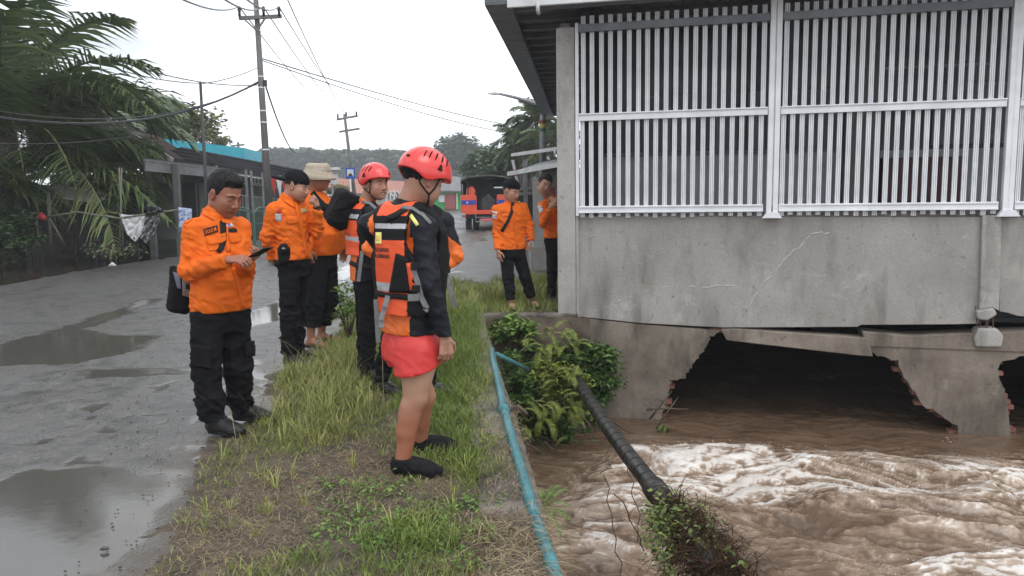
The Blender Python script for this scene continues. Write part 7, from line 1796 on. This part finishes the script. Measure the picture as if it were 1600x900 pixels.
TALL = [(385, 705), (420, 640), (428, 588), (470, 566), (520, 535), (560, 555), (585, 610), (590, 660), (540, 685), (470, 712)]
TALL2 = [(500, 540), (545, 495), (600, 500), (590, 580), (540, 600)]
DRY = [[(300, 900), (330, 790), (420, 740), (560, 700), (640, 742), (640, 800), (560, 830), (430, 900)], [(600, 745), (720, 745), (700, 790), (620, 790)], [(745, 640), (790, 640), (800, 740), (760, 740)], [(690, 800), (830, 780), (860, 905), (700, 905)]]
LUSH = [[(600, 480), (745, 470), (760, 600), (720, 700), (620, 640)], [(650, 660), (770, 650), (800, 760), (720, 780), (680, 740)], [(560, 850), (760, 800), (780, 905), (560, 905)], [(380, 880), (520, 850), (540, 905), (380, 905)]]
def fields(x, y):
    p = np.stack([x, y, 0 * x], -1); n1 = fbm(p * 1.8, 4); n2 = fbm(p * 6, 3)
    inside = x - road_right(y) + fbm(p * 2.2, 4) * .22
    tall = np.maximum(np.clip(-sdp(TALL, x, y) / .22 + .4 + n2 * .6, 0, 1), np.clip(-sdp(TALL2, x, y) / .25 + .3 + n2 * .6, 0, 1) * .7)
    dry = np.max([np.clip(-sdp(q, x, y) / .18 + .5 + n1 * 1.6 + n2 * .8, 0, 1) for q in DRY], 0)
    lush = np.max([np.clip(-sdp(q, x, y) / .25 + .5 + n1 * 1.3 + n2 * .8, 0, 1) for q in LUSH], 0)
    return inside, tall, dry, lush, n1, n2
def zsurf(x, y): return np.where(y < 9.66, verge_z(x, y), back_z(x, y))
N = 120000
x = NR.uniform(-2.9, .35, N); y = 2.75 + 7.0 * NR.uniform(0, 1, N) ** 1.0
inside, tall, dry, lush, n1, n2 = fields(x, y)
ex = edge_x(y) - x
prob = np.clip(.46 + .9 * lush + 1.0 * tall - .62 * dry + .8 * n1 + .5 * n2 + np.clip((y - 6) / 3, 0, .5), .04, 1) * np.clip(inside / .22 + .1, 0, 1) * np.clip((ex - .02) / .2 + .12, 0, 1)
k = (NR.uniform(0, 1, N) < prob) & (inside > -.05) & (ex > .0); x, y, inside, tall, dry, lush, n1, n2 = [a[k] for a in (x, y, inside, tall, dry, lush, n1, n2)]
n = len(x); h = (.022 + .05 * lush + .06 * np.clip((y - 5) / 4, 0, 1) + .02 * np.clip(n1 + .3, 0, 1)) * NR.uniform(.4, 1.5, n) * (1 - .4 * dry)
a = NR.uniform(0, 2 * np.pi, n); ln = NR.uniform(.2, 1.3, n) * h
base = np.stack([x, y, zsurf(x, y) - .004], -1); tip = base + np.stack([np.cos(a) * ln, np.sin(a) * ln, h], -1)
rn = np.clip(.38 + .5 * NR.normal(0, .3, n) + .35 * dry - .35 * lush + .5 * n1, 0, 1)
tag(blades('verge_grass', base, tip, NR.uniform(.0022, .005, n), m_grass, rnd=rn, bend=np.stack([0 * x, 0 * x, h * .15], -1), segs=2), 'short green grass on the verge between the road and the bridge edge', 'grass', kind='stuff')
# tall tussocks
def tussocks(name, cent, hh, m, nb, lab, spread=.05, seed=0, w=.0032, lean=.75, kind='stuff'):
    g = np.random.default_rng(seed); c = np.repeat(cent, nb, 0); n = len(c); h = np.repeat(hh, nb) * g.uniform(.45, 1.15, n)
    a = g.uniform(0, 2 * np.pi, n); b = c + np.stack([np.cos(a), np.sin(a), 0 * a], -1) * (g.uniform(0, spread, n))[:, None]
    l_ = h * g.uniform(.15, lean * 1.6, n); t = b + np.stack([np.cos(a) * l_, np.sin(a) * l_, h * g.uniform(.75, 1, n)], -1)
    bd = np.stack([-np.cos(a) * l_ * .12, -np.sin(a) * l_ * .12, h * .22], -1)
    o = blades(name, b, t, g.uniform(.6, 1.3, n) * w, m, bend=bd, segs=3, rnd=np.clip(np.repeat(g.uniform(.15, .8, len(cent)), nb) + g.normal(0, .2, n), 0, 1), side=np.stack([-np.sin(a), np.cos(a), 0 * a], -1)); tag(o, lab, 'grass', kind=kind); return o
M_ = 5200; x = NR.uniform(-2.5, -.2, M_); y = NR.uniform(4.4, 9.5, M_); ins, tl, dr, lu, n1, n2 = fields(x, y)
k = (NR.uniform(0, 1, M_) < tl * .45) & (ins > 0.0); x, y, tl = x[k], y[k], tl[k]
tussocks('tall_grass', np.stack([x, y, zsurf(x, y)], -1), .045 + .115 * tl * NR.uniform(.3, 1.5, len(x)), m_tall, 13, 'tall yellow green grass along the road edge at the feet of the group', seed=3)
M_ = 900; x = NR.uniform(-2.2, .1, M_); y = NR.uniform(3.0, 9.5, M_); ins, tl, dr, lu, n1, n2 = fields(x, y); k = (ins > .05) & (edge_x(y) - x > .1) & (NR.uniform(0, 1, M_) < .22 + .3 * lu); x, y = x[k], y[k]
tussocks('grass_tufts', np.stack([x, y, zsurf(x, y)], -1), NR.uniform(.05, .12, len(x)), m_grass, 16, 'scattered small green tufts in the short verge grass', spread=.03, seed=5, lean=.8)
# long thin seed stalks
cs = [G(u, v) for u, v in ((415, 640), (440, 610), (470, 590), (500, 600), (455, 650), (520, 570), (420, 680), (540, 600), (395, 690), (560, 585), (480, 640), (505, 640), (585, 640), (690, 560))]
B = []; T = []; BD = []
for c in cs:
    for j in range(5):
        a = RND.uniform(0, 6.28); h_ = RND.uniform(.28, .55); B.append(tuple(c + Vector((RND.uniform(-.08, .08), RND.uniform(-.1, .1), 0)))); T.append((B[-1][0] + math.cos(a) * h_ * .9, B[-1][1] + math.sin(a) * h_ * .6, h_ * .75)); BD.append((0, 0, h_ * .22))
tag(blades('grass_stalks', np.array(B), np.array(T), .0035, m_straw, bend=np.array(BD), segs=4), 'long thin pale seed stalks arching out of the tall grass', 'grass', kind='stuff')
# straw and thatch lying flat
N = 90000; x = NR.uniform(-2.6, .3, N); y = 2.7 + 5.3 * NR.uniform(0, 1, N) ** 1.2; ins, tl, dr, lu, n1, n2 = fields(x, y); ex = edge_x(y) - x
pr = np.clip(.22 + .8 * dr - .2 * lu + .5 * n1, .03, 1) + .6 * np.clip(1 - np.abs(ex - .13) / .16, 0, 1) * np.clip(n1 * 3 + .6, 0, 1)
k = (NR.uniform(0, 1, N) < pr) & (ins > .04) & (ex > -.02); x, y, n1 = x[k], y[k], n1[k]; n = len(x); a = NR.uniform(0, 2 * np.pi, n); L_ = NR.uniform(.012, .075, n)
b = np.stack([x, y, zsurf(x, y) + NR.uniform(0, .01, n)], -1); t = b + np.stack([np.cos(a) * L_, np.sin(a) * L_, NR.uniform(-.004, .02, n)], -1)
tag(blades('dead_grass', b, t, NR.uniform(.001, .0026, n), m_straw, bend=np.stack([0 * x, 0 * x, L_ * .12], -1)), 'flattened dry brown grass on the bare patches of the verge', 'dry grass', kind='stuff')
# long straw heap at the lower right of the verge, hanging over the edge
B = []; T = []; BD = []
for i in range(1500):
    u, v = (RND.uniform(735, 850), RND.uniform(800, 930)) if i % 3 else (RND.uniform(750, 815), RND.uniform(630, 790)); c = G(u, v, .03); a = RND.gauss(-.6, .9); L_ = RND.uniform(.06, .26) if i % 3 else RND.uniform(.03, .10)
    if c.x > edge_x(c.y) + .01: continue
    B.append(tuple(c + Vector((0, 0, RND.uniform(-.01, .02))))); T.append((c.x + math.cos(a) * L_, c.y + math.sin(a) * L_ * .8, .03 + RND.uniform(-.03, .05))); BD.append((0, 0, RND.uniform(.0, .05)))
tag(blades('straw_heap', np.array(B), np.array(T), .0034, m_straw, bend=np.array(BD), segs=4), 'pale dry straw heaped along the concrete bridge edge', 'straw', kind='stuff')
# broad leaf weeds
def weeds(name, cents, r, nl, size, m, lab, seed=1, kind='stuff', zr=.03, cat='weeds'):
    g = np.random.default_rng(seed); c = np.repeat(np.array(cents), nl, 0); c = c + g.normal(size=c.shape) * np.array([r, r, 0]) + np.stack([0 * c[:, 0], 0 * c[:, 0], np.abs(g.normal(0, zr, len(c)))], -1)
    c[:, 2] += zsurf(c[:, 0], c[:, 1]); o = leaves(name, c, size * g.uniform(.5, 1.3, len(c)), m, aspect=.55, up=.7); return tag(o, lab, cat, kind=kind)
cc = []
for i in range(130):
    u, v = RND.choice([(RND.uniform(660, 800), RND.uniform(640, 740)), (RND.uniform(580, 790), RND.uniform(790, 905)), (RND.uniform(640, 750), RND.uniform(520, 640)), (RND.uniform(490, 640), RND.uniform(760, 860))]); p = G(u, v)
    if p.x < edge_x(p.y) - .06: cc.append((p.x, p.y, 0))
weeds('broadleaf_weeds', cc, .045, 26, .026, m_weed, 'low creeping broad leaved weeds among the verge grass', 2, zr=.02)
# grass on the far bank
N = 26000; x = NR.uniform(-2.3, .8, N); y = NR.uniform(9.66, 14.6, N); p = np.stack([x, y, 0 * x], -1); n1 = fbm(p * 1.1 + 4, 4)
k = (x < .60 + .088 * (y - 9.6)) & (x > road_right(y) - .2 + (y - 9.7) * .17 + .15 * n1) & (y < 13.2 + n1 * 1.8) & (NR.uniform(0, 1, N) < .55 + n1); x, y, n1 = x[k], y[k], n1[k]; n = len(x)
h = NR.uniform(.04, .16, n) * (1 + n1); a = NR.uniform(0, 6.28, n); b = np.stack([x, y, back_z(x, y)], -1); t = b + np.stack([np.cos(a) * h * .6, np.sin(a) * h * .6, h], -1)
tag(blades('bank_grass', b, t, .007, m_grass, rnd=np.clip(NR.uniform(0, .8, n) + n1 * .5, 0, 1)), 'green grass on the far bank around the two standing men', 'grass', kind='stuff')
M_ = 160; x = NR.uniform(-1.9, .5, M_); y = NR.uniform(9.0, 11.5, M_); k = (x < edge_x(y) - .1) | (y > 9.7); k &= (x < .55); k &= ~((np.abs(x - .02) < .35) & (y > 9.6) & (y < 10.6)); x, y = x[k], y[k]
tussocks('bank_tufts', np.stack([x, y, zsurf(x, y)], -1), NR.uniform(.12, .30, len(x)), m_tall, 22, 'longer yellow green tufts left of the men on the far bank', seed=8, w=.006)
# leafy roadside plant
def bush(name, lab, cent, r, ncl, nl, size, m, seed, cat='bush', stems=12, base=None):
    root = empty(name, base or cent, lab, cat); pts, rn = crown_points(cent, r, ncl, nl, seed, clr=.3); leaves('foliage', pts, size * (.6 + .8 * rn), m, root, rnd=rn, aspect=.5)
    mb = MB(); g = random.Random(seed); c = Vector(cent); b0 = Vector(base or (cent[0], cent[1], cent[2] - r[2]))
    for i in range(stems): e = c + Vector((g.uniform(-1, 1) * r[0], g.uniform(-1, 1) * r[1], g.uniform(-.5, .9) * r[2])); mb.tube([b0, b0.lerp(e, .5) + Vector((0, 0, r[2] * .15)), e], [.008, .006, .003], 5)
    mb.build('stems', m_twig, root, smooth=True); return root
q = G(545, 535); bush('leafy_plant', 'knee high leafy green plant at the road edge left of the helmeted men', (q.x, q.y, .36), (.19, .18, .30), 30, 24, .045, m_weed, 61, 'plant', base=(q.x, q.y, 0))
# ------------------------------------------------------------ bank vegetation right of the bridge edge
def at3(u, v, Y): return tuple(P(u, v, Y))
bush('bank_shrub', 'glossy green shrub growing against the foundation wall right of the black pipe', at3(925, 600, 9.2), (.36, .28, .50), 60, 46, .085, m_bush, 71, 'shrub', base=at3(930, 690, 9.25))
bush('bank_shrub', 'dark green shrub hanging in the gap between blue rail and black pipe', at3(850, 645, 8.9), (.46, .35, .45), 60, 40, .075, m_bush, 72, 'shrub', base=at3(860, 700, 9.3))
bush('bank_shrub', 'light green leafy shrub at the end of the blue rail below the two men', at3(800, 515, 9.35), (.36, .22, .18), 34, 34, .07, m_weed, 73, 'shrub', base=at3(800, 560, 9.5))
bush('bank_shrub', 'dark shrub over the mossy bank wall under the man with the cap', at3(828, 575, 9.3), (.35, .2, .32), 40, 36, .07, m_bush, 74, 'shrub', base=at3(830, 640, 9.5))
bush('bank_shrub', 'dark wet undergrowth hanging down to the water beside the bridge edge', at3(800, 600, 8.6), (.22, .35, .42), 40, 36, .07, m_bush, 75, 'shrub', base=at3(800, 640, 9.0))
def fern(u, v, Y, nf, L, seed, lab, m=m_fern, down=.3, scat=.16):
    root = empty('fern', at3(u, v, Y), lab, 'fern', 'ferns on the bank'); g = random.Random(seed); B = []; T = []; S = []; rb = MB(); c0 = P(u, v, Y)
    for i in range(nf):
        az = g.uniform(0, 6.28); el = g.uniform(-.2, 1.2); h_ = Vector((math.cos(az), math.sin(az), 0)); p = c0 + Vector((g.uniform(-1, 1), g.uniform(-.6, .6), g.uniform(-1, 1))) * scat; ang = el; pts = []; n = 12
        for k in range(n + 1): pts.append(p.copy()); ang -= down * (.4 + k / n) * .75; p = p + (h_ * math.cos(ang) + Vector((0, 0, math.sin(ang)))) * (L * g.uniform(.9, 1.05) / n)
        rb.tube(pts, [.004 * (1 - .7 * k / n) for k in range(n + 1)], 4)
        for k in range(26):
            t = .12 + .88 * k / 26; f = t * n; j = min(int(f), n - 1); c = pts[j].lerp(pts[j + 1], f - j); tan = (pts[j + 1] - pts[j]).normalized(); sd_ = tan.cross(Vector((0, 0, 1)));
            if sd_.length < .05: sd_ = h_.cross(Vector((0, 0, 1)))
            sd_.normalize(); ll = L * .15 * math.sin(math.pi * min(1, .15 + t * .85)) ** .7
            for sg in (-1, 1): B.append(tuple(c)); T.append(tuple(c + (sd_ * sg + tan * .25).normalized() * ll + Vector((0, 0, -ll * .25)))); S.append(tuple(tan))
    rb.build('stalks', m_twig, root); blades('fronds', np.array(B), np.array(T), L * .022, m, root, side=np.array(S), segs=2, taper=.9)
    return root
fern(872, 535, 8.9, 19, 0.36, 1, 'bright yellow green fern at the top of the bank in front of the column')
fern(838, 560, 8.7, 16, 0.30, 2, 'yellow green fern arching left above the blue rail')
fern(890, 590, 8.6, 18, 0.32, 3, 'fern hanging over the upper end of the black pipe')
fern(870, 640, 8.3, 18, 0.35, 4, 'large drooping fern in the middle of the bank', down=.38)
fern(895, 660, 8.2, 12, 0.32, 5, 'fern with one long frond hanging down to the brown water', down=.5)
fern(820, 650, 7.9, 12, 0.26, 6, 'small yellowish fern close to the joint of the blue rail')
fern(1042, 672, 8.9, 12, 0.20, 7, 'small green sprig at the jagged brick edge above the water', m=m_weed, scat=.04)
fern(846, 800, 3.95, 27, 0.22, 8, 'green fern tuft growing beside the near part of the blue rail', m=m_weed, down=.22, scat=.02)
bush('bank_shrub', 'leafy green creeper covering the foot of the concrete corner column', at3(892, 565, 9.1), (.26, .2, .34), 44, 40, .065, m_bush, 77, 'shrub', base=at3(892, 650, 9.25))
bush('bank_shrub', 'dense tangle of yellow green creeper in the middle of the bank', at3(868, 600, 8.75), (.36, .25, .34), 46, 44, .05, m_fern, 78, 'shrub', base=at3(868, 680, 9.1))
bush('bank_shrub', 'straggling dark creeper trailing from the bank down to the brown water', at3(872, 690, 8.6), (.40, .25, .26), 34, 34, .055, m_bush, 79, 'shrub', base=at3(872, 705, 9.0))
bush('bank_shrub', 'dark leafy creeper at the left foundation edge near the water', at3(905, 690, 9.0), (.3, .2, .15), 20, 30, .06, m_bush, 76, 'shrub', base=at3(905, 705, 9.2))
# bare twigs and roots
mb = MB(); g = random.Random(4)
for (u0_, v0, u1, v1, Y) in ((820, 690, 890, 735, 8.2), (850, 690, 880, 730, 8.3), (1010, 640, 1075, 640, 9.0), (1020, 680, 1060, 620, 9.0), (960, 660, 1020, 700, 8.8), (1000, 705, 1040, 715, 8.7), (900, 700, 895, 745, 8.4), (1015, 655, 1050, 610, 9.0), (770, 640, 815, 644, 6.3), (900, 640, 935, 700, 8.6)):
    a, b = P(u0_, v0, Y), P(u1, v1, Y); mid = a.lerp(b, .5) + Vector((g.uniform(-.05, .05), 0, g.uniform(.0, .08))); mb.tube([a, mid, b], [.014, .010, .004], 6)
    for k in range(3): s = a.lerp(b, g.uniform(.3, .8)); mb.tube([s, s + Vector((g.uniform(-.15, .2), g.uniform(-.05, .05), g.uniform(-.08, .15)))], [.006, .003], 5)
o = mb.build('bare_twigs', m_twig, smooth=True, label='bare brown twigs and roots caught between bank and water', cat='twigs', kind='stuff')
# earth face of the bank
mb = MB()
xs = np.linspace(0, 1, 30); zs = np.linspace(0, 1, 22); V = []
for s in xs:
    for t in zs:
        u0_ = 762 + s * 160; p = P(u0_, 560, 9.55 - .35 * t - .15 * s); z = -.02 - t * 1.4; nn = float(fbm(np.array([s * 5, t * 4, 2.2]), 4)) * .25; V.append((p.x, p.y - nn * .6 - .1 * t, z))
F = [(i * 22 + j, i * 22 + j + 1, (i + 1) * 22 + j + 1, (i + 1) * 22 + j) for i in range(29) for j in range(21)]
mesh_obj('bank', V, F, m_soil, smooth=True)['kind'] = 'structure'

# ------------------------------------------------------------ pipes
m_bluep = mat('blue_pipe_paint', (.025, .13, .155), (.07, .22, .24), scale=6, rough=.5, bump=.4, bscale=40, c3=(.20, .19, .16), ramp=(.3, .60), detail=9)
rail = empty('blue_rail', G(790, 640, 0), 'weathered turquoise steel pipe lying along the outer edge of the bridge', 'pipe')
px = [(768, 546), (771, 566), (779, 600), (787, 640), (799, 683), (810, 722), (822, 762), (834, 802), (846, 838), (858, 870), (872, 915)]
pts = []
for u, v in px: g_ = G(u, v, .045); pts.append(Vector((edge_x(g_.y) + .012 if v > 1000 else g_.x, g_.y, .045)))
mb = MB().tube(pts, .028, 14); o = mb.build('pipe', m_bluep, rail, smooth=True)
c = pts[3]; d = (pts[4] - pts[2]).normalized(); MB().tube([c - d * .05, c + d * .05], .040, 14).build('coupling', m_bluep, rail, smooth=True)
mb = MB(); a, b = P(776, 553, 7.5), P(826, 578, 8.6); mb.tube([a, a.lerp(b, .5), b], .022, 12); mb.build('side_pipe', m_bluep, rail, smooth=True)
MB().tube([pts[3] + Vector((.03, 0, 0)), pts[3] + Vector((.10, .03, .01)), pts[3] + Vector((.16, .02, -.04))], [.02, .016, .010], 7).build('stub', m_twig, rail, smooth=True)
for (u, v) in ((812, 730), (842, 826)):
    c = G(u, v, .045); MB().tube([c + Vector((0, 0, -.035)), c + Vector((0, 0, -.5))], .022, 10).build('post', m_bluep, rail, smooth=True)
m_bp = mat('black_pipe_wrap', (.014, .013, .012), (.045, .04, .036), scale=7, rough=.3, bump=.3, bscale=30, rough2=.6)
bpipe = empty('black_pipe', P(960, 690, 6.6), 'thick black wrapped water pipe crossing the flood parallel to the bridge', 'pipe')
a, b = P(893, 580, 9.2), P(1045, 792, 4.75); pth = [a.lerp(b, t / 24) + Vector((0, 0, -.05 * math.sin(math.pi * t / 24))) for t in range(25)]
b2_ = b + (b - a) * .20; MB().tube(pth + [b2_], .064, 20).build('pipe', m_bp, bpipe, smooth=True)
for k in range(2, 24, 1): c = pth[k]; d = (pth[k] - pth[k - 1]).normalized(); MB().tube([c - d * .010, c + d * .010], .0652, 20).build('wrap_seam', m_rub, bpipe, smooth=True)
for t in (22.2,): c = pth[22]; d = (pth[22] - pth[21]).normalized(); MB().tube([c - d * .04, c - d * .035, c + d * .12, c + d * .125], [.064, .080, .080, .064], 20).build('coupling', m_bp, bpipe, smooth=True)
# flood debris caught on the pipe
mb = MB(); g = random.Random(9); B = []; T = []; BD = []
for i in range(3800):
    t = g.random() ** .8; c = b.lerp(b2_, t * 1.15 - .04) + Vector((g.gauss(.02, .045 + .04 * t), g.gauss(0, .06), g.gauss(.01, .045))); a = g.uniform(0, 6.28); L_ = g.uniform(.04, .20) if g.random() < .93 else g.uniform(.2, .34)
    B.append(tuple(c)); T.append((c.x + math.cos(a) * L_, c.y + math.sin(a) * L_ * .6, c.z - g.gauss(.05, .07))); BD.append((g.gauss(0, .03), g.gauss(0, .03), g.uniform(0, .05)))
tag(blades('flood_debris', np.array(B), np.array(T), .0055, mat('wet_roots', (.016, .009, .005), (.075, .045, .027), attr='rnd', ramp=(0, 1), rough=.9, spec=.1), bend=np.array(BD), segs=4), 'tangle of dark wet roots and twigs caught on the black pipe', 'debris', kind='stuff')
pts_ = []
g2 = np.random.default_rng(5)
for i in range(80): t = g2.random(); pts_.append((np.array(P(1026 + t * 26 + g2.normal() * (5 + 10 * t), 795 + t * 105, 4.45 - .55 * t)) if i % 2 else np.array(b.lerp(b2_, t * 1.1)) + np.array([g2.normal() * .08, -.06, .07 + .05 * g2.normal()]))[None] + g2.normal(size=(10, 3)) * .03)
tag(leaves('creeper', np.concatenate(pts_), .036, mat('creeper_leaf', (.04, .07, .015), (.20, .25, .05), attr='rnd', ramp=(0, 1), rough=.5), aspect=.6), 'yellow green creeper growing over the debris on the black pipe', 'creeper')
B = []; T = []; BD = []
for (u0_, v0, u1, v1, Y) in ((945, 745, 975, 900, 4.9), (985, 720, 1000, 850, 4.8), (940, 740, 960, 720, 5.4), (960, 770, 1010, 860, 4.7)):
    mb = MB(); g = random.Random(u0_); a, b = P(u0_, v0, Y), P(u1, v1, Y); pl_ = [a.lerp(b, t / 8) + Vector((g.uniform(-.03, .03), g.uniform(-.03, .03), 0)) for t in range(9)]; mb.tube(pl_, .004, 4); mb.build('hanging_root', m_twig, label='thin bare vine %s' % {945: 'hanging furthest left of the black pipe into the foam', 985: 'hanging close along the lower black pipe', 940: 'bending up to the middle of the black pipe', 960: 'looping down beside the debris tangle'}[u0_], cat='vine', group='vines on the black pipe')

# ------------------------------------------------------------ haze
hz = MB().box((0, 170, 18.5), (560, 470, 43.5))
m_hz = bpy.data.materials.new('haze'); m_hz.use_nodes = True; n_ = m_hz.node_tree.nodes; n_.remove(n_['Principled BSDF']); pv = n_.new('ShaderNodeVolumePrincipled'); pv.inputs['Density'].default_value = .0014; pv.inputs['Color'].default_value = (.92, .95, 1, 1)
m_hz.node_tree.links.new(pv.outputs[0], n_['Material Output'].inputs['Volume'])
o = hz.build('haze', m_hz, kind='stuff'); tag(o, 'pale humid haze over the distant forest', 'haze')
